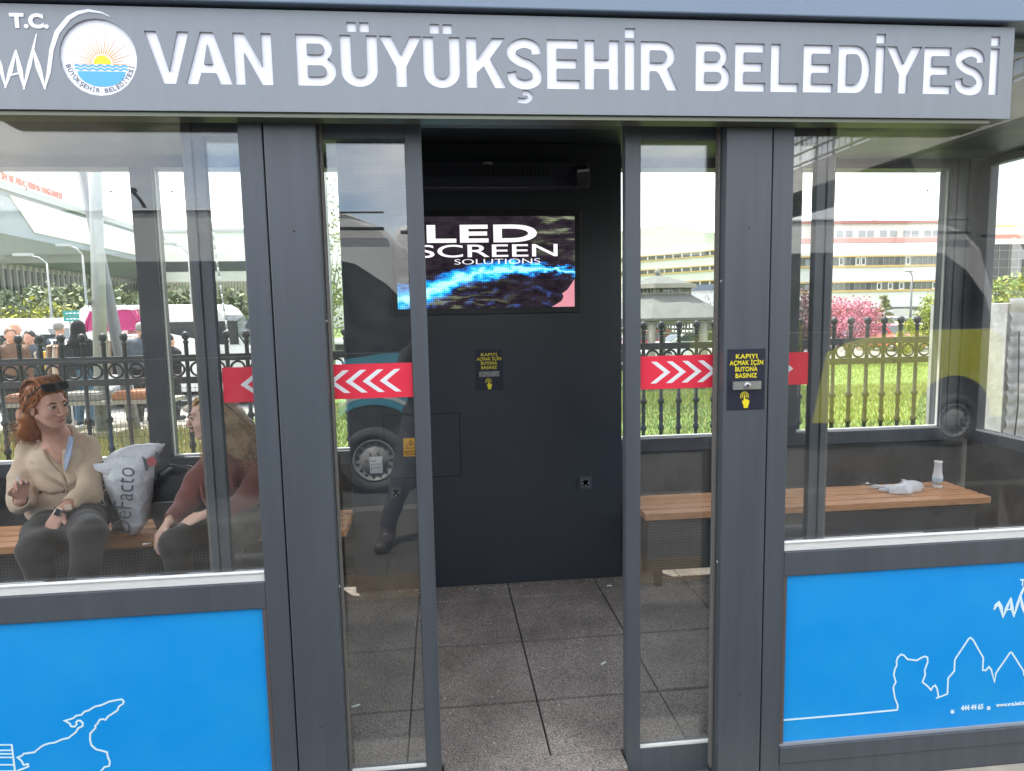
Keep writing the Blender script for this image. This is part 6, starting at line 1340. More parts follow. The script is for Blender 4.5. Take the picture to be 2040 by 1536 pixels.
def fpath(u, r):   # swept back from the forehead over the crown
    p0 = T(u*.052, -.064+.022*u*u, .072+r.uniform(-.006, .006)); return [p0, T(u*.060, -.030, .122+r.uniform(0, .010)), T(u*.066, .03, .134+r.uniform(0, .010)), T(u*.070, .09, .095), T(u*.075, .11, .03)]
strands('hair_strands', HM, hair, froot, fpath, 190, .0024, 6, .006, 12)
def rpath(u, r): s = 1 if u > 0 else -1; return [T(s*.060, -.040, .060), T(s*.074, -.020, .025), T(s*.079, .018, -.01), T(s*.085, .045, -.07), T(s*.08, .06, -.13)]
strands('hair_strands', HM, hair, froot, rpath, 60, .0020, 8, .009, 12)
# sunglasses pushed up
sgl = thing('sunglasses', 'black sunglasses pushed up on the red haired woman\'s head', 'sunglasses', T(0, -.07, .10))
for s in (-1, 1):
    zz = RM@un(V3(s*.16, -.80, .55)); xx = un(np.cross(RM@V3(0, 0, 1), zz)); yy_ = np.cross(zz, xx); c = T(s*.034, -.078, .106)
    pts = [c+xx*a*.031+yy_*b_*.021 for a, b_ in ((-1, .75), (-.6, 1), (.6, 1), (1, .75), (.95, -.2), (.6, -.9), (0, -1.05), (-.6, -.9), (-.95, -.2))]
    MB().prism([Vector(p) for p in pts], Vector(zz*-.003)).build('lens', mat('dark_lens', (.008, .008, .010), .06, spec=.9), sgl); b = MB(); b.tube(pts, .0032, 6, closed=True); b.build('rim', black, sgl)
    MB().tube([c+xx*(s*.031 if np.dot(xx, RM@V3(1, 0, 0)) > 0 else -s*.031)+yy_*.012, T(s*.082, -.01, .075), T(s*.084, .045, .045)], .003, 6).build('temple', black, sgl)
MB().tube([T(-.008, -.083, .108), T(0, -.086, .112), T(.008, -.083, .108)], .003, 6).build('bridge', black, sgl)
# ------------------------------------------------------------------ second woman (burgundy jacket, long fair hair), turned towards the first
w2 = thing('person', 'seated woman in a burgundy jacket with long fair hair, half hidden by the door frame', 'person', (-1.08, 1.62, .502))
C2, R2_ = frame((-1.185, 1.450, 1.140), un((-.93, -.36, -.12)), (-.05, .0, 1)); T2 = lambda *a: C2+R2_@np.array(a, float)
F = Fig(); head(F, C2, R2_); nb = V3(-1.035, 1.55, .92); F.cap(T2(0, .03, -.05), nb+V3(0, 0, .05), .048, .052, 0, .02); F.ell(nb+V3(0, .03, -.12), (.11, .07, .07), 0, .03); F.ell((-1.03, 1.60, .72), (.12, .11, .22), 0, .03)
s1, e1_, k1 = V3(-1.19, 1.52, .88), V3(-1.30, 1.38, .715), V3(-1.335, 1.235, .660); s2, e2_, k2 = V3(-.93, 1.54, .87), V3(-1.02, 1.33, .690), V3(-1.155, 1.215, .690)
F.chain([s1, e1_, k1], [.042, .036, .025], 0); F.chain([s2, e2_, k2], [.042, .036, .025], 0)
hand(F, k1+V3(-.006, -.012, -.006), (-.42, -.46, -.62), (.55, .30, -.62), s=1, curl=(.45, .50, .55, .5), thumb=.8, sc=.92, nail=6)
hand(F, k2+V3(-.012, -.006, .0), (-.90, -.28, -.34), (.10, .45, -.88), s=-1, curl=(.42, .45, .5, .5), thumb=.5, sc=.92, nail=6)
F.chain([(-1.06, 1.60, .585), (-1.27, 1.14, .585), (-1.25, 1.12, .12)], [.08, .055, .035], 0); F.chain([(-.95, 1.60, .585), (-1.03, 1.12, .595), (-1.03, 1.10, .12)], [.08, .055, .035], 0)
F.mesh('body', [skin2]+SK[1:], w2, .0045)
Q = Fig(); Q.ell((-1.01, 1.60, .60), (.19, .15, .11), 0, .05); Q.chain([(-1.08, 1.58, .595), (-1.20, 1.30, .598), (-1.27, 1.12, .585), (-1.255, 1.12, .30), (-1.25, 1.12, .14)], [.105, .085, .068, .054, .050], 0, .03)
Q.chain([(-.95, 1.58, .60), (-.99, 1.30, .602), (-1.03, 1.10, .592), (-1.03, 1.09, .30), (-1.03, 1.10, .14)], [.105, .086, .070, .054, .050], 0, .03); Q.mesh('trousers', [blk], w2, .0075, wr=wrinkles(.0030, 13, (20, 20, 26)))
for x in (-1.25, -1.03): Fig().cap((x, 1.13, .095), (x-.01, 1.00, .078), .036, .030).cap((x-.01, 1.03, .078), (x-.01, .94, .074), .033, .026).mesh('shoe', [black], w2, .008)
burg = mat('burgundy_suede', (.24, .075, .058), .9, noise=(12, .35), bump=(300, .35, .002), sheen=.4)
G = Fig(); G.ell((-1.03, 1.59, .72), (.165, .135, .21), 0, .05); G.ell((-1.04, 1.57, .845), (.170, .115, .115), 0, .05)
G.chain([s1+V3(0, 0, .01), (-1.27, 1.46, .80), e1_, k1+V3(.006, .020, .006)], [.068, .064, .056, .044], 0, .025); G.chain([s2+V3(0, 0, .01), (-.97, 1.44, .77), e2_, k2+V3(.030, .012, .0)], [.070, .066, .058, .046], 0, .025)
G.ell((-1.05, 1.53, .975), (.062, .062, .06), -1, .012, op=-1); G.cap(k1+V3(-.02, -.03, -.02), k1+V3(.004, .01, .004), .032, .030, -1, .004, op=-1); G.cap(k2+V3(-.03, -.01, -.005), k2+V3(.010, .004, .0), .034, .032, -1, .004, op=-1)
G.chain([(-1.11, 1.475, .92), (-1.10, 1.440, .86), (-1.085, 1.44, .78)], [.024, .026, .018], 0, .01); jk = G.mesh('jacket', [burg], w2, .0058, wr=wrinkles(.0036, 15))
b = MB(); b.tube([(-1.215, 1.455, .86), (-1.235, 1.40, .80), (-1.215, 1.36, .74), (-1.185, 1.34, .69), (-1.16, 1.345, .68), (-1.13, 1.36, .71)], .008, 7); b.build('belt_loop', burg, jk)
MB().cyl(k1+V3(-.055, -.095, -.075), k1+V3(-.085, -.115, -.072), .0035, n=8).build('cigarette', white_pl, None, label='white cigarette between the fingers of the woman in the burgundy jacket', cat='cigarette', loc=tuple(k1+V3(-.055, -.095, -.075)))
hc_ = mat('fair_hair', (.55, .36, .20), .45, noise=(40, .35)); hd_ = mat('honey_hair', (.80, .44, .16), .42, noise=(40, .3)); he_ = mat('brown_hair', (.20, .115, .065), .5)
Hh_ = Fig(); Hh_.ell(T2(0, .030, .045), (.080, .096, .082), 0, .02, R2_); Hh_.ell(T2(0, .07, -.02), (.072, .062, .09), 0, .03, R2_)
Hh_.chain([T2(0, .10, -.03), V3(-1.02, 1.55, .99), V3(-.985, 1.55, .87), V3(-.975, 1.55, .80)], [.070, .072, .062, .035], 0, .03); Hh_.chain([T2(-.07, .02, .0), T2(-.082, .01, -.08), V3(-1.175, 1.405, .975)], [.022, .028, .022], 0, .02)
Hh_.ell(T2(0, -.080, -.005), (.060, .046, .068), -1, .010, R2_, op=-1); Hh_.chain([T2(.0, .09, -.05), V3(-1.10, 1.50, .985), V3(-1.06, 1.50, .93)], [.05, .050, .045], 0, .03); h2 = Hh_.mesh('hair', [hc_], w2, .006, wr=wrinkles(.004, 19, (70, 70, 30)))
def p2(q, r):
    a, d = q; p0 = T2(d[0]*.082, .030+d[1]*.096, .045+d[2]*.082); q1 = T2(d[0]*.092, .036+d[1]*.105, .015+d[2]*.06)
    if d[0] < -.35 and r.random() < .7: return [p0, q1, T2(-.085, -.002+r.uniform(-.03, .03), -.06), V3(-1.19+r.uniform(-.03, .03), 1.395+r.uniform(-.01, .02), .98), V3(-1.19+r.uniform(-.04, .03), 1.40, .91+r.uniform(-.03, .03))]
    return [p0, q1, V3(-1.03+r.uniform(-.06, .07), 1.50+r.uniform(-.04, .05), 1.03), V3(-.985+r.uniform(-.075, .075), 1.49+r.uniform(-.03, .03), .92), V3(-.98+r.uniform(-.075, .075), 1.475+r.uniform(-.02, .03), .80+r.uniform(-.05, .06))]
strands('hair_strands', [hc_, hd_, he_, hc_], h2, hroot, p2, 480, .0024, 14, .010, 14, 1.0)
def f2(u, r): return [T2(u*.03, -.070+.012*u*u, .066), T2(u*.060, -.045, .095), T2(u*.076, .0, .070), T2(u*.086, .03, .0), T2(u*.088, .04, -.08)]
strands('hair_strands', [hd_, hc_], h2, froot, f2, 130, .0024, 16, .006, 12)
# ------------------------------------------------------------------ carrier bag between the women
bagm = mat('white_plastic_bag', (.80, .81, .84), .34, noise=(5, .10), bump=(22, .8, .02), coat=.2)
bg_ = thing('carrier_bag', 'full white plastic carrier bag with large upright lettering between the two women', 'bag', (-1.62, 1.56, .50))
def crumple(name, outline, y, th, m, parent, seed=1, amp=.006, rows=15):
    """a stuffed soft bag: outline rows (z, x_left, x_right, thickness factor) -> rounded closed body with creases"""
    r = np.random.default_rng(seed); K = [(r.normal(size=2)*np.array((38, 26)), r.uniform(0, 6.28)) for _ in range(9)]; b = MB(); n = 26; vs = []
    zs = [o[0] for o in outline]; rr = []
    for i in range(rows):
        z = zs[0]+(zs[-1]-zs[0])*i/(rows-1); xl = float(np.interp(z, zs, [o[1] for o in outline])); xr = float(np.interp(z, zs, [o[2] for o in outline])); tk = float(np.interp(z, zs, [o[3] for o in outline]))
        for j in range(n):
            a = 2*math.pi*j/n; c, s = math.cos(a), math.sin(a); x = (xl+xr)/2+(xr-xl)/2*math.copysign(abs(c)**.75, c); yy = y-th*tk*math.copysign(abs(s)**.8, s)
            w = sum(math.sin(x*k[0]+z*k[1]+p) for k, p in K)/3; vs.append((x+amp*.5*w*c, yy-amp*w*s, z+amp*.4*w))
    fs = [(i*n+j, i*n+(j+1) % n, (i+1)*n+(j+1) % n, (i+1)*n+j) for i in range(rows-1) for j in range(n)]+[tuple(reversed(range(n))), tuple((rows-1)*n+j for j in range(n))]
    b.add(vs, fs, 0, True); return b.build(name, m, parent)
crumple('bag_body', [(.503, -1.672, -1.63, .35), (.56, -1.69, -1.58, .8), (.70, -1.735, -1.545, 1.0), (.82, -1.765, -1.53, 1.0), (.90, -1.765, -1.515, .8), (.955, -1.72, -1.465, .5), (.985, -1.62, -1.455, .25)], 1.56, .085, bagm, bg_, 3, .0085, 40)
crumple('bag_flap', [(.845, -1.735, -1.69, .6), (.88, -1.80, -1.66, .7), (.905, -1.79, -1.66, .5)], 1.50, .022, bagm, bg_, 5, .003, 6)
lt = mat('grey_bag_print', (.10, .11, .13), .5)
b = MB(); dz = un((.14, 0, .99)); dx_ = un((.99, 0, -.14)); text_on(b, 'DeFacto', (-1.625, 1.468, .540), dz, (-dz[2], 0, dz[0]), .345, .098, -.015, .002); b.build('bag_lettering', lt, bg_)
b = MB(); c = (-1.505, 1.500, .905)
b.lathe([(.024, 0), (.024, .001)], c, 20, M=None) if False else None
b.prism([(c[0]+.024*math.cos(t), c[1], c[2]+.024*math.sin(t)) for t in np.linspace(0, 6.28, 17)[:-1]], (0, -.002, 0), 0)
b.prism([(c[0]-.045, c[1], c[2]+.03), (c[0]-.028, c[1], c[2]+.012), (c[0]-.018, c[1], c[2]-.045), (c[0]-.03, c[1], c[2]-.05)], (0, -.002, 0), 1); b.prism([(c[0]+.02, c[1], c[2]+.045), (c[0]+.035, c[1], c[2]+.05), (c[0]+.045, c[1], c[2]), (c[0]+.03, c[1], c[2]-.02)], (0, -.002, 0), 1)
b.build('bag_mark', [mat('faded_red_print', (.50, .12, .12), .5), lt], bg_)
cl = mat('dark_grey_knit', (.075, .07, .085), .9, noise=(14, .4), bump=(120, .5, .004))
t_ = thing('folded_garment', 'dark grey garment poking out of the top of the white carrier bag', 'garment', (-1.68, 1.58, .90)); crumple('garment_cloth', [(.86, -1.74, -1.62, .8), (.90, -1.765, -1.60, 1.0), (.935, -1.745, -1.60, .8), (.952, -1.71, -1.62, .4)], 1.60, .045, cl, t_, 8, .006, 9)
# black handbag behind the second woman
hbm = mat('black_nylon', (.022, .022, .025), .5, noise=(9, .3), bump=(60, .4, .004)); hb_ = thing('handbag', 'large black zipped handbag standing on the bench behind the burgundy jacket', 'handbag', (-1.43, 1.66, .50))
crumple('bag_body', [(.503, -1.565, -1.30, .8), (.58, -1.59, -1.28, 1.0), (.72, -1.585, -1.28, 1.0), (.80, -1.55, -1.30, .8), (.835, -1.50, -1.34, .4), (.845, -1.46, -1.38, .15)], 1.66, .075, hbm, hb_, 11, .005, 16)
MB().tube([(-1.52, 1.585, .75), (-1.50, 1.56, .83), (-1.43, 1.53, .875), (-1.34, 1.51, .865), (-1.29, 1.49, .79), (-1.30, 1.49, .72), (-1.33, 1.50, .68)], .0085, 8).build('strap', hbm, hb_); MB().tube([(-1.55, 1.60, .66), (-1.50, 1.582, .665), (-1.42, 1.582, .665), (-1.34, 1.59, .66)], .0025, 5).build('zip', alu, hb_)
sb = thing('shoulder_bag', 'small black bag with white cord beside the trench coat', 'bag', (-1.72, 1.66, .50)); crumple('bag_body', [(.503, -1.80, -1.68, .8), (.62, -1.81, -1.68, 1.0), (.80, -1.80, -1.69, .9), (.86, -1.78, -1.70, .4)], 1.67, .05, hbm, sb, 21, .004, 10)
MB().tube([(-1.735, 1.50, .80), (-1.765, 1.485, .78), (-1.775, 1.48, .74), (-1.76, 1.475, .70), (-1.735, 1.48, .685)], .0018, 5).tube([(-1.72, 1.50, .79), (-1.745, 1.48, .76), (-1.75, 1.48, .71), (-1.735, 1.48, .69)], .0018, 5).build('cord', white_pl, sb)
# ------------------------------------------------------------------ things on the right bench
BZ = .5025
c = PZ(1867, 971, BZ); t_ = thing('drink_bottle', 'small empty white frosted bottle standing on the right bench', 'bottle', c); fro = mat('frosted_plastic', (.84, .85, .86), .55)
sc = .176/.165
MB().lathe([(.0275, 0), (.029, .004), (.029, .068), (.0275, .078), (.0235, .092), (.0205, .155), (.0225, .157), (.0225, .167), (.0195, .1675), (.0190, .150)], c, 24).build('bottle_body', fro, t_)
MB().lathe([(.0293, .022), (.0293, .062)], c, 24).build('bottle_label', mat('pale_blue_label', (.50, .64, .72), .5, noise=(60, .2)), t_)
b = MB(); [b.box(c.x-.012+.009*k, c.x-.006+.009*k, c.y-.0325, c.y-.0315, c.z+.028, c.z+(.040 if k != 1 else .036)) for k in range(3)]; b.build('label_print', mat('orange_print', (.85, .42, .06)), t_)
c = PZ(1795, 978, BZ); t_ = thing('plastic_bag', 'crumpled translucent white plastic bag lying on the right bench', 'bag', c)
pb_ = mat('thin_white_plastic', (.74, .75, .78), .3, noise=(20, .15), bump=(34, .8, .012), coat=.3)
b = MB(); n, k = 34, 9; vs = []; r = np.random.default_rng(4); K = [(r.normal(size=2)*np.array((46, 46)), r.uniform(0, 6.28)) for _ in range(12)]
for i in range(k+1):
    f = i/k
    for j in range(n):
        a = 2*math.pi*j/n; R = (.125+.022*math.sin(3*a+1)+.012*math.sin(7*a))*math.cos(f*math.pi/2)**.7; x = R*math.cos(a)*1.05; yy = R*math.sin(a)*.62
        w = sum(math.sin(x*q[0]+yy*q[1]+p) for q, p in K)/4; vs.append((c.x+x, c.y+yy, c.z+.001+max(0, .052*math.sin(f*math.pi/2)*(1+.5*math.cos(a+.6))+.010*w*f)))
b.add(vs, [(i*n+j, i*n+(j+1) % n, (i+1)*n+(j+1) % n, (i+1)*n+j) for i in range(k) for j in range(n)]+[tuple(reversed(range(n))), tuple(k*n+j for j in range(n))], 0, True); b.build('bag_sheet', pb_, t_)
MB().tube([(c.x-.10, c.y+.0, c.z+.028), (c.x-.15, c.y+.03, c.z+.034), (c.x-.175, c.y+.05, c.z+.016), (c.x-.15, c.y+.065, c.z+.008), (c.x-.10, c.y+.04, c.z+.02)], [.006, .008, .006, .006, .006], 6).build('handle_loop', pb_, t_)
c = PZ(1728, 966, BZ); t_ = thing('scrap_foil', 'small dark crumpled wrapper next to the plastic bag on the right bench', 'wrapper', c); b = MB()
for i in range(5): q = c+Vector((random.uniform(-.03, .03), random.uniform(-.01, .01), .004)); b.sph(q, (.016, .010, .005), 6)
b.build('foil', mat('foil_dark', (.08, .09, .11), .3, metal=.4), t_); MB().box(c.x-.012, c.x+.004, c.y-.012, c.y+.0, c.z+.009, c.z+.016).build('paper_bit', white_pl, t_)
# ------------------------------------------------------------------ litter on the floor
def butt(px, py, ln_, rot, label, z=FZ+.002, r=.0042, m=None):
    c = PZ(px, py, z); d = Vector((math.cos(rot), math.sin(rot), 0))*ln_/2; MB().cyl(c-d+Vector((0, 0, r)), c+d+Vector((0, 0, r)), r, n=8).build('cigarette_butt', m or white_pl, None, label=label, cat='cigarette butt', group='cigarette butts on the rubber floor', loc=tuple(c))
butt(1202, 1323, .030, .7, 'white cigarette butt on the floor inside the open doorway'); butt(709, 1408, .034, .4, 'white cigarette butt behind the left door glass near the bottom')
butt(1214, 1168, .026, 0, 'white cigarette butt by the right corner of the cabinet'); butt(1130, 1203, .012, .3, 'tiny pale cigarette stub in the middle of the floor before the cabinet', m=stone)
butt(694, 1124, .014, .2, 'tiny white cigarette stub behind the left door glass, near the cabinet')
tan_ = mat('tan_filter', (.45, .22, .10), .7); butt(915, 1174, .012, 1.0, 'tan cigarette filter at the foot of the cabinet, left', m=tan_); butt(693, 1207, .020, .1, 'reddish crushed stub behind the left door glass', m=mat('reddish_filter', (.45, .18, .14), .8))
r = random.Random(9); b = MB()
for i in range(260):
    x, y = r.uniform(-.9, 1.4), r.uniform(.16, 1.69)**1.0
    if r.random() < .35: y = 1.69-abs(r.gauss(0, .03))
    s = r.uniform(.0008, .0030)*(1.4 if y > 1.6 else 1); b.box(x-s, x+s*1.5, y-s, y+s, FZ+.0017, FZ+.0017+s*.7)
b.build('crumbs', mat('pale_crumbs', (.50, .46, .38), .9), None, label='pale crumbs and grit scattered over the rubber floor', cat='grit', kind='stuff')
# ------------------------------------------------------------------ passers-by at the market and the photographer: body + clothes, low detail
def person(name, label, base, face, h=1.68, top=None, legs=None, hairc=None, scarf=None, skirt=None, arm=(0, 0), bag=None, vox=.016, bald=False, group=None, stride=.0):
    """base: point on the ground; face: heading angle (0 looks along -Y)"""
    t_ = thing(name, label, 'person', base, group=group); s = h/1.72; ca, sa = math.cos(face), math.sin(face)
    W_ = lambda x, y, z: V3(base[0]+s*(x*ca-y*sa), base[1]+s*(x*sa+y*ca), base[2]+s*z)
    hw = .175; F = Fig(); Cn, Rn = frame(W_(0, -.02, 1.60), (W_(0, -1, 1.6)-W_(0, 0, 1.6))); F_ = F
    F.ell(Cn+Rn@V3(0, .01, .02), (.073, .088, .100), 0, .02, Rn); F.ell(Cn+Rn@V3(0, -.03, -.055), (.048, .05, .055), 0, .03, Rn); F.cap(Cn+Rn@V3(0, -.085, .01), Cn+Rn@V3(0, -.105, -.02), .010, .012, 0, .012)
    for e in (-1, 1): F.ell(Cn+Rn@V3(e*.075, .005, -.01), (.012, .02, .03), 0, .006, Rn)
    F.cap(W_(0, 0, 1.52), W_(0, 0, 1.42), .052, .058, 0, .02); F.ell(W_(0, 0, 1.22), (.15, .10, .24), 0, .04); F.ell(W_(0, 0, .96), (.15, .11, .13), 0, .04)
    hands = []
    for e, bend in ((-1, arm[0]), (1, arm[1])):
        sh_ = W_(e*hw, 0, 1.38); el = W_(e*(hw+.05), -.02-.10*bend, 1.10+.02*bend); wr_ = W_(e*(hw+.05-.08*bend), -.04-.30*bend, .87+.30*bend); F.chain([sh_, el, wr_], [.045, .038, .028], 0)
        d = un(wr_-el); hand(F, wr_, d, W_(-e, 0, 0)-W_(0, 0, 0), s=e, curl=(.3, .3, .35, .4), mi=0, sc=.95*s); hands.append((sh_, el, wr_))
        F.chain([W_(e*.09, 0, .92), W_(e*.10, -.02-stride*e*.5, .50), W_(e*.11, .02-stride*e, .08)], [.085, .058, .04], 0)
    F.mesh('body', [skin], t_, min(vox, .012))
    G = Fig(); G.ell(W_(0, 0, 1.20), (.185, .135, .27), 0, .05); G.ell(W_(0, 0, 1.36), (.20, .11, .10), 0, .05); G.ell(W_(0, 0, .98), (.185, .14, .12), 0, .05)
    for a, b_, c in hands: G.chain([a, b_, b_+(c-b_)*.90], [.066, .056, .042], 0, .03)
    G.mesh('jacket', [top], t_, vox, wr=wrinkles(.004, int(h*100) % 7))
    Q = Fig()
    if skirt: Q.cap(W_(0, 0, .98), W_(0, 0, .20), .17, .24, 0, .03)
    else:
        Q.ell(W_(0, 0, .92), (.17, .13, .12), 0, .04)
        for e in (-1, 1): Q.chain([W_(e*.09, 0, .90), W_(e*.10, -.02-stride*e*.5, .50), W_(e*.11, .02-stride*e, .12)], [.108, .080, .066], 0, .03)
    Q.mesh('skirt' if skirt else 'trousers', [skirt or legs], t_, vox)
    for e in (-1, 1): Fig().cap(W_(e*.11, .03-stride*e, .045), W_(e*.12, -.14-stride*e, .04), .045, .040).mesh('shoe', [black], t_, .014)
    if scarf: H_2 = Fig(); H_2.ell(Cn+Rn@V3(0, .02, .03), (.095, .11, .12), 0, .02, Rn); H_2.cap(Cn+Rn@V3(0, .03, -.05), W_(0, .01, 1.38), .10, .15, 0, .05); H_2.ell(Cn+Rn@V3(0, -.10, -.01), (.055, .05, .075), -1, .01, Rn, op=-1); H_2.mesh('headscarf', [scarf], t_, vox)
    elif not bald: H_2 = Fig(); H_2.ell(Cn+Rn@V3(0, .022, .040), (.081, .092, .092), 0, .02, Rn); H_2.ell(Cn+Rn@V3(0, -.085, -.02), (.07, .065, .085), -1, .01, Rn, op=-1); H_2.mesh('hair', [hairc], t_, vox*.7)
    if bag:
        b = MB(); b.sph(W_(0, .22, 1.15), (.17, .12, .24), 12); b.build('backpack', bag, t_)
        MB().tube([W_(-.12, .16, 1.36), W_(-.13, .02, 1.46), W_(-.13, -.13, 1.32), W_(-.14, -.08, 1.1)], .018, 6).tube([W_(.12, .16, 1.36), W_(.13, .02, 1.46), W_(.13, -.13, 1.32), W_(.14, -.08, 1.1)], .018, 6).build('bag_strap', mat('cream_strap', (.55, .50, .42), .8), t_)
    return t_
navyc = mat('navy_cloth', (.035, .05, .085), .85, noise=(12, .3)); brownc = mat('brown_cloth', (.20, .12, .085), .85, noise=(10, .3)); darkc = mat('black_cloth', (.018, .018, .020), .9, noise=(10, .3)); denim = mat('denim', (.07, .15, .24), .85, noise=(20, .3)); greyh = mat('grey_hair', (.28, .27, .25), .7); blackh = mat('black_hair', (.02, .016, .014), .5); slate = mat('slate_cloth', (.10, .12, .15), .85, noise=(9, .3))
mg = 'people at the street market'
def stand(px, y, py_top, **k): x = at(px, y); zt = P(px, py_top, y).z; z = gz(y); return dict(base=(x, y, z), h=zt-z, group=mg, **k)
person('person', 'grey haired man in a navy jacket standing with his back turned below the teal sign', **stand(112, 10.6, 641, face=math.pi*.93, top=navyc, legs=darkc, hairc=greyh))
person('person', 'woman in a black headscarf and black coat with blue jeans beside the grey pole', **stand(151, 9.6, 641, face=math.pi*.9, top=darkc, legs=denim, hairc=blackh, scarf=darkc))
person('person', 'bald man in a brown jacket at the far left by the minibus', **stand(22, 11.2, 643, face=math.pi*.6, top=brownc, legs=darkc, bald=True))
person('person', 'woman in a brown top with brown hair in front of the bald man', **stand(14, 9.4, 655, face=math.pi*.2, top=brownc, legs=darkc, hairc=mat('brown_hair', (.2, .115, .065))))
person('person', 'passer-by with a dark blue backpack left of the yellow post', **stand(52, 10.0, 660, face=0, top=slate, legs=darkc, hairc=blackh, bag=navyc))
person('person', 'man in a flat cap and slate jacket half hidden by the dark mullion', **stand(276, 10.2, 643, face=math.pi*1.05, top=slate, legs=darkc, hairc=greyh))
person('person', 'dark clothed figure seen between the mullion and the white van', **stand(330, 10.4, 668, face=math.pi*.8, top=darkc, legs=darkc, hairc=blackh))
# yellow post
yx = at(78, 8.9); MB().box(yx-.05, yx+.05, 8.85, 8.95, GX, P(78, 700, 8.9).z).build('yellow_post', mat('yellow_paint', (.80, .48, .03), .5), None, .01, label='short yellow post between the passers-by and the iron fence', cat='post', loc=(yx, 8.9, GX))
# clothes racks and garments
def rack(x0, x1, y, z, label):
    t_ = thing('clothes_rack', label, 'clothes rack', ((x0+x1)/2, y, gz(y)), group='clothes racks at the street market'); MB().tube([(x0, y, z), (x1, y, z)], .014, 8).build('rail', white_pl, t_)
    for x in (x0+.03, x1-.03): MB().tube([(x, y, z), (x, y, gz(y))], .014, 8).tube([(x, y-.3, gz(y)+.02), (x, y+.3, gz(y)+.02)], .014, 8).build('upright', white_pl, t_)
    return t_
def garment(x, y, z, w, h, m, label, axis=0, group='garments on the market racks', sleeves=True):
    t_ = thing('hanging_garment', label, 'garment', (x, y, z), group=group); b = MB(); n = 22; vs = []; rows = 8; r = random.Random(int(x*1000) % 997)
    for i in range(rows):
        f = i/(rows-1); ww = w*(.42+.10*min(1, f*3)+.12*f); tk = .035+.03*f; zz = z-.06-h*f
        for j in range(n): a = 2*math.pi*j/n; fo = 1+.16*math.sin(7*a+r.random()*.6)*f; u, v = ww*math.cos(a)*.9, tk*math.sin(a)*fo; vs.append((x+(u if axis == 0 else v), y+(v if axis == 0 else u), zz-(.03*abs(math.cos(a)) if i == 0 else 0)))
    b.add(vs, [(i*n+j, i*n+(j+1) % n, (i+1)*n+(j+1) % n, (i+1)*n+j) for i in range(rows-1) for j in range(n)]+[tuple(range(n)), tuple((rows-1)*n+j for j in reversed(range(n)))], 0, True); b.build('cloth', m, t_)
    if sleeves:
        for e in (-1, 1):
            p = [(x+(e*w*.36 if axis == 0 else 0), y+(e*w*.36 if axis else 0), z-.10), (x+(e*w*.56 if axis == 0 else 0), y+(e*w*.56 if axis else 0), z-.10-h*.45), (x+(e*w*.64 if axis == 0 else .02), y+(e*w*.64 if axis else 0), z-.10-h*.95)]
            MB().tube(p, [.05, .045, .05], 8).build('sleeve', m, t_)
    MB().tube([(x, y, z-.05), (x, y, z), (x+.012, y, z+.02)], .004, 5).build('hanger', alu, t_); return t_
mag = mat('magenta_velvet', (.55, .015, .19), .7, noise=(26, .55), stretch=(10, 10, 1), sheen=.5)
yy = 14.2; z1 = P(240, 611, yy).z; hh = z1-P(240, 660, yy).z
garment(at(201, yy), yy, z1, .58, hh-.08, mag, 'magenta long sleeved velvet top hanging right of the grey pole', group='magenta tops on the van side')
garment(at(246, yy), yy, z1, .58, hh-.08, mag, 'magenta long sleeved velvet top hanging next to the open van door', group='magenta tops on the van side')
garment(at(272, yy), yy+.05, z1, .34, hh, mat('dusty_pink_cloth', (.42, .20, .20), .8), 'dusty pink garment hanging beside the second magenta top', group='magenta tops on the van side')
rk = rack(at(170, 14.2), at(285, 14.2), 14.2, z1+.01, 'white rack carrying the magenta tops in front of the van')
def rackz(px, py, y): return P(px, py, y).z
y = 10.9; z = rackz(230, 669, y); rack(at(185, y), at(290, y), y, z, 'white rail of patterned knitwear behind the iron fence')
pat = bpy.data.materials.new('checked_knit'); pat.use_nodes = True; t = pat.node_tree; ck = t.nodes.new('ShaderNodeTexChecker'); ck.inputs['Scale'].default_value = 26; ck.inputs['Color1'].default_value = (.70, .66, .60, 1); ck.inputs['Color2'].default_value = (.13, .12, .12, 1); t.links.new(ck.outputs[0], t.nodes['Principled BSDF'].inputs['Base Color']); tcn = t.nodes.new('ShaderNodeTexCoord'); t.links.new(tcn.outputs['Object'], ck.inputs[0])
gcol = [pat, mat('cream_knit', (.60, .55, .45), .9), pat, mat('sand_knit', (.42, .33, .24), .9), darkc, pat, mat('orange_knit', (.62, .20, .06), .9)]
for i in range(11): garment(at(190+9.2*i, y), y, z, .36, .62, gcol[i % 7], 'knitted garment on the rail behind the iron fence', axis=1, sleeves=False)
y = 9.0; z = rackz(105, 678, y); rack(at(92, y), at(128, y), y, z, 'short rail of pale and brown coats in front of the grey haired man')
for i, c in enumerate((mat('sand_knit', (.42, .33, .24)), brownc, mat('cream_knit', (.6, .55, .45)), mat('peach_coat', (.55, .34, .25), .9), darkc)): garment(at(96+6.5*i, y), y, z, .42, .75, c, 'coat hanging on the short rail below the grey haired man', axis=1, sleeves=False, group='coats on the short rail')
tb = thing('market_table', 'low market table with three crates behind the iron fence', 'table', (at(235, 8.0), 8.0, GX)); x = at(235, 8.0); MB().box(x-1.5, x+.7, 7.8, 8.3, .45, .50).build('table_top', timb, tb)
for dx in (-1.4, .6): MB().box(x+dx-.02, x+dx+.02, 8.03, 8.07, GX, .45).build('leg', black, tb)
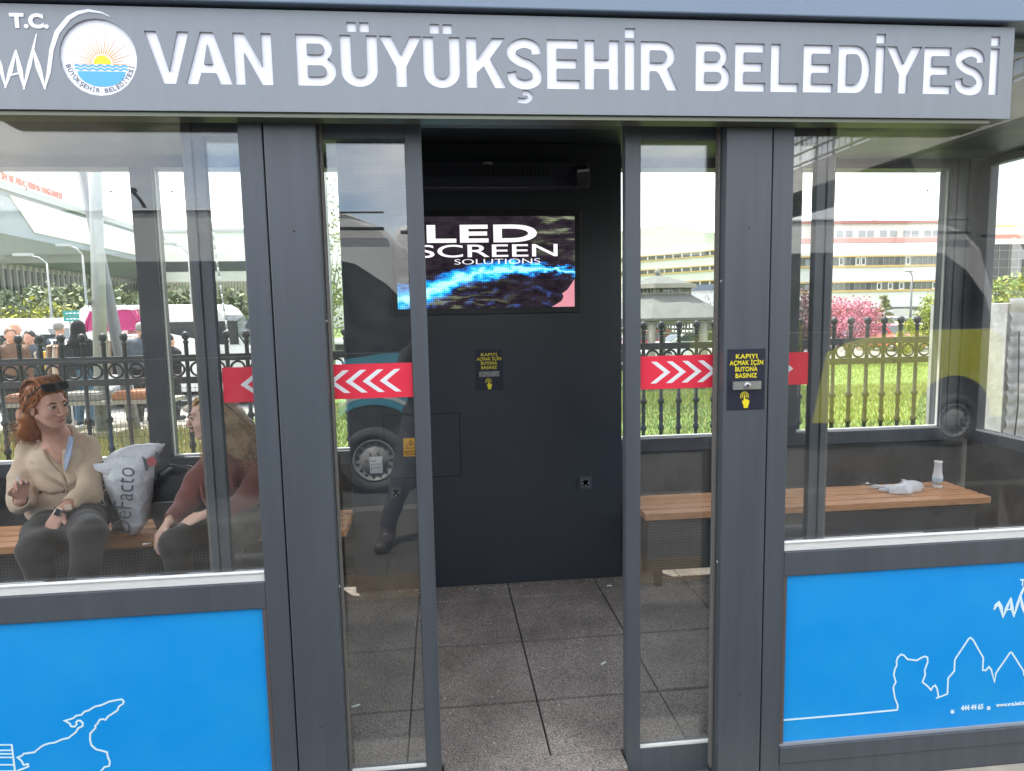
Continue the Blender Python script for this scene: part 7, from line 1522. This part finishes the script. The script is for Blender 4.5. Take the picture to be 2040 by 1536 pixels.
for i, (dx, c) in enumerate(((-1.25, (.30, .13, .08)), (-.55, (.25, .24, .22)), (.15, (.42, .17, .08)))):
    b = MB(); b.box(x+dx-.27, x+dx+.27, 7.84, 8.26, .503, .60); b.box(x+dx-.24, x+dx+.24, 7.87, 8.23, .601, .62); b.build('crate', mat('orange_crate%d' % i, c, .7, noise=(20, .5)), None, .006, label=('brown crate at the left end of the market table', 'grey crate in the middle of the market table', 'dull orange crate at the right end of the market table')[i], cat='crate', group='crates on the market table', loc=(x+dx, 8.05, .503))
# ------------------------------------------------------------------ right edge: ball post and padded white cover outside the end glass
c = P(1983, 618, 3.3); t_ = thing('ball_post', 'dark square post topped by a ribbed wooden ball outside the end window', 'post', (c.x, 3.3, GX)); MB().box(c.x-.10, c.x+.10, 3.2, 3.4, GX, P(1983, 644, 3.3).z).build('post_shaft', iron, t_, .005)
zt = P(1983, 643, 3.3).z; MB().lathe([(.075, 0), (.085, .012), (.050, .022), (.062, .035), (.078, .060), (.082, .085), (.072, .112), (.045, .130), (.012, .138)], (c.x, 3.3, zt), 20).build('ball_finial', mat('ball_wood', (.33, .19, .12), .6, noise=(14, .4), stretch=(6, 6, 1)), t_)
x0, x1, y = P(2002, 700, 2.95).x, P(2002, 700, 2.95).x+1.6, 2.95; t_ = thing('padded_cover', 'white padded ribbed cover over a stall outside the end window at the right edge', 'cover', ((x0+x1)/2, y, GX)); b = MB()
zt = P(2010, 597, y).z; nz = 90; nx = 24; vs = []
for i in range(nz+1):
    z = GX+(zt-GX)*i/nz
    for j in range(nx+1):
        x = x0+(x1-x0)*j/nx+(.04*(1-i/nz) if j == 0 else 0); ph = (z-GX)/.095; bulge = .035*abs(math.sin(math.pi*ph))**.5 if z > .62 else .0
        vs.append((x, y-bulge-.008*math.sin(x*21+z*13)-.006*math.sin(x*47-z*8), z+.012*math.sin(x*4+i*.3)))
b.add(vs, [(i*(nx+1)+j, i*(nx+1)+j+1, (i+1)*(nx+1)+j+1, (i+1)*(nx+1)+j) for i in range(nz) for j in range(nx)], 0, True); b.box(x0+.02, x1, y+.02, y+.9, GX, zt-.03)
b.build('cover_sheet', mat('dirty_white_padding', (.46, .46, .46), .7, noise=(6, .4, 9), bump=(30, .4, .01)), t_)
b = MB().tube([(x0+.07, y-.05, zt-.25), (x0+.10, y-.05, .8), (x0+.06, y-.04, GX)], .006, 5); b.build('cover_cord', black, t_)
# ------------------------------------------------------------------ photographer, met only in the reflections, holding the phone just behind the lens
ph_ = thing('person', 'photographer in dark clothes and boots raising a phone, mirrored in the left door glass', 'person', (-.12, -2.66, GX)); F = Fig(); Cp, Rp = frame((-.02, -2.56, 1.60), (.08, 1, -.02)); head(F, Cp, Rp, detail=False)
F.cap(Cp+Rp@V3(0, .03, -.06), (-.04, -2.62, 1.40), .052, .060, 0, .02); F.ell((-.08, -2.64, 1.18), (.16, .11, .25), 0, .04); F.ell((-.10, -2.66, .90), (.15, .12, .13), 0, .04)
armp = []
for e in (-1, 1):
    sh_ = V3(-.05+e*.18, -2.62, 1.33); el = V3(-.03+e*.22, -2.47, 1.26); wr_ = V3(e*.085, -2.255, 1.555); F.chain([sh_, el, wr_], [.045, .038, .026], 0); armp.append((sh_, el, wr_))
    hand(F, wr_, (-e*.10, .35, .92), (-e*.8, -.5, .1), s=e, curl=(.35, .5, .55, .6), thumb=.6, sc=.92)
feet = [(V3(-.19, -2.66, .88), V3(-.30, -2.62, .47), V3(-.42, -2.66, .05)), (V3(-.01, -2.68, .88), V3(.06, -2.78, .47), V3(.10, -2.90, .05))]
for p in feet: F.chain(p, [.09, .06, .04], 0)
F.mesh('body', [skin, lipm, browm], ph_, .007)
G = Fig(); G.ell((-.07, -2.64, 1.16), (.20, .145, .27), 0, .05); G.ell((-.05, -2.63, 1.32), (.21, .12, .10), 0, .05); G.ell((-.10, -2.66, .93), (.19, .15, .12), 0, .05)
for a, b_, c in armp: G.chain([a, b_, b_+(c-b_)*.88], [.072, .062, .045], 0, .03)
G.mesh('jacket', [darkc], ph_, .011, wr=wrinkles(.004, 31))
Q = Fig(); Q.ell((-.10, -2.67, .87), (.17, .14, .12), 0, .04)
for p in feet: Q.chain([p[0], p[1], p[2]+V3(0, 0, .06)], [.108, .082, .064], 0, .03)
Q.mesh('trousers', [mat('charcoal_trouser', (.035, .038, .045), .85, noise=(14, .3))], ph_, .011, wr=wrinkles(.005, 33, (26, 26, 30)))
boot = mat('brown_black_leather', (.05, .042, .038), .5, noise=(20, .4))
for p in feet:
    f = p[2]; S_ = Fig(); S_.cap(f+V3(0, -.01, .06), f+V3(-.01, .02, -.04), .062, .058, 0, .02); S_.cap(f+V3(-.01, 0, -.06), f+V3(-.05, .20, -.065), .050, .045, 0, .02); S_.mesh('shoe', [boot], ph_, .008)
Hq = Fig(); Hq.ell(Cp+Rp@V3(0, .022, .045), (.083, .096, .090), 0, .02, Rp); Hq.ell(Cp+Rp@V3(0, -.085, -.02), (.07, .065, .085), -1, .01, Rp, op=-1); Hq.mesh('hair', [blackh], ph_, .009)
pn_ = thing('smartphone', 'dark smartphone held up by the photographer in front of the shelter', 'phone', (0, -2.212, 1.60)); MB().box(-.038, .038, -2.220, -2.212, 1.52, 1.665).build('phone_case', black, pn_, .003); MB().box(-.036, -.004, -2.2119, -2.2095, 1.622, 1.658).build('camera_bump', mat('lens_cover', (.02, .02, .025), .1), pn_, .001)
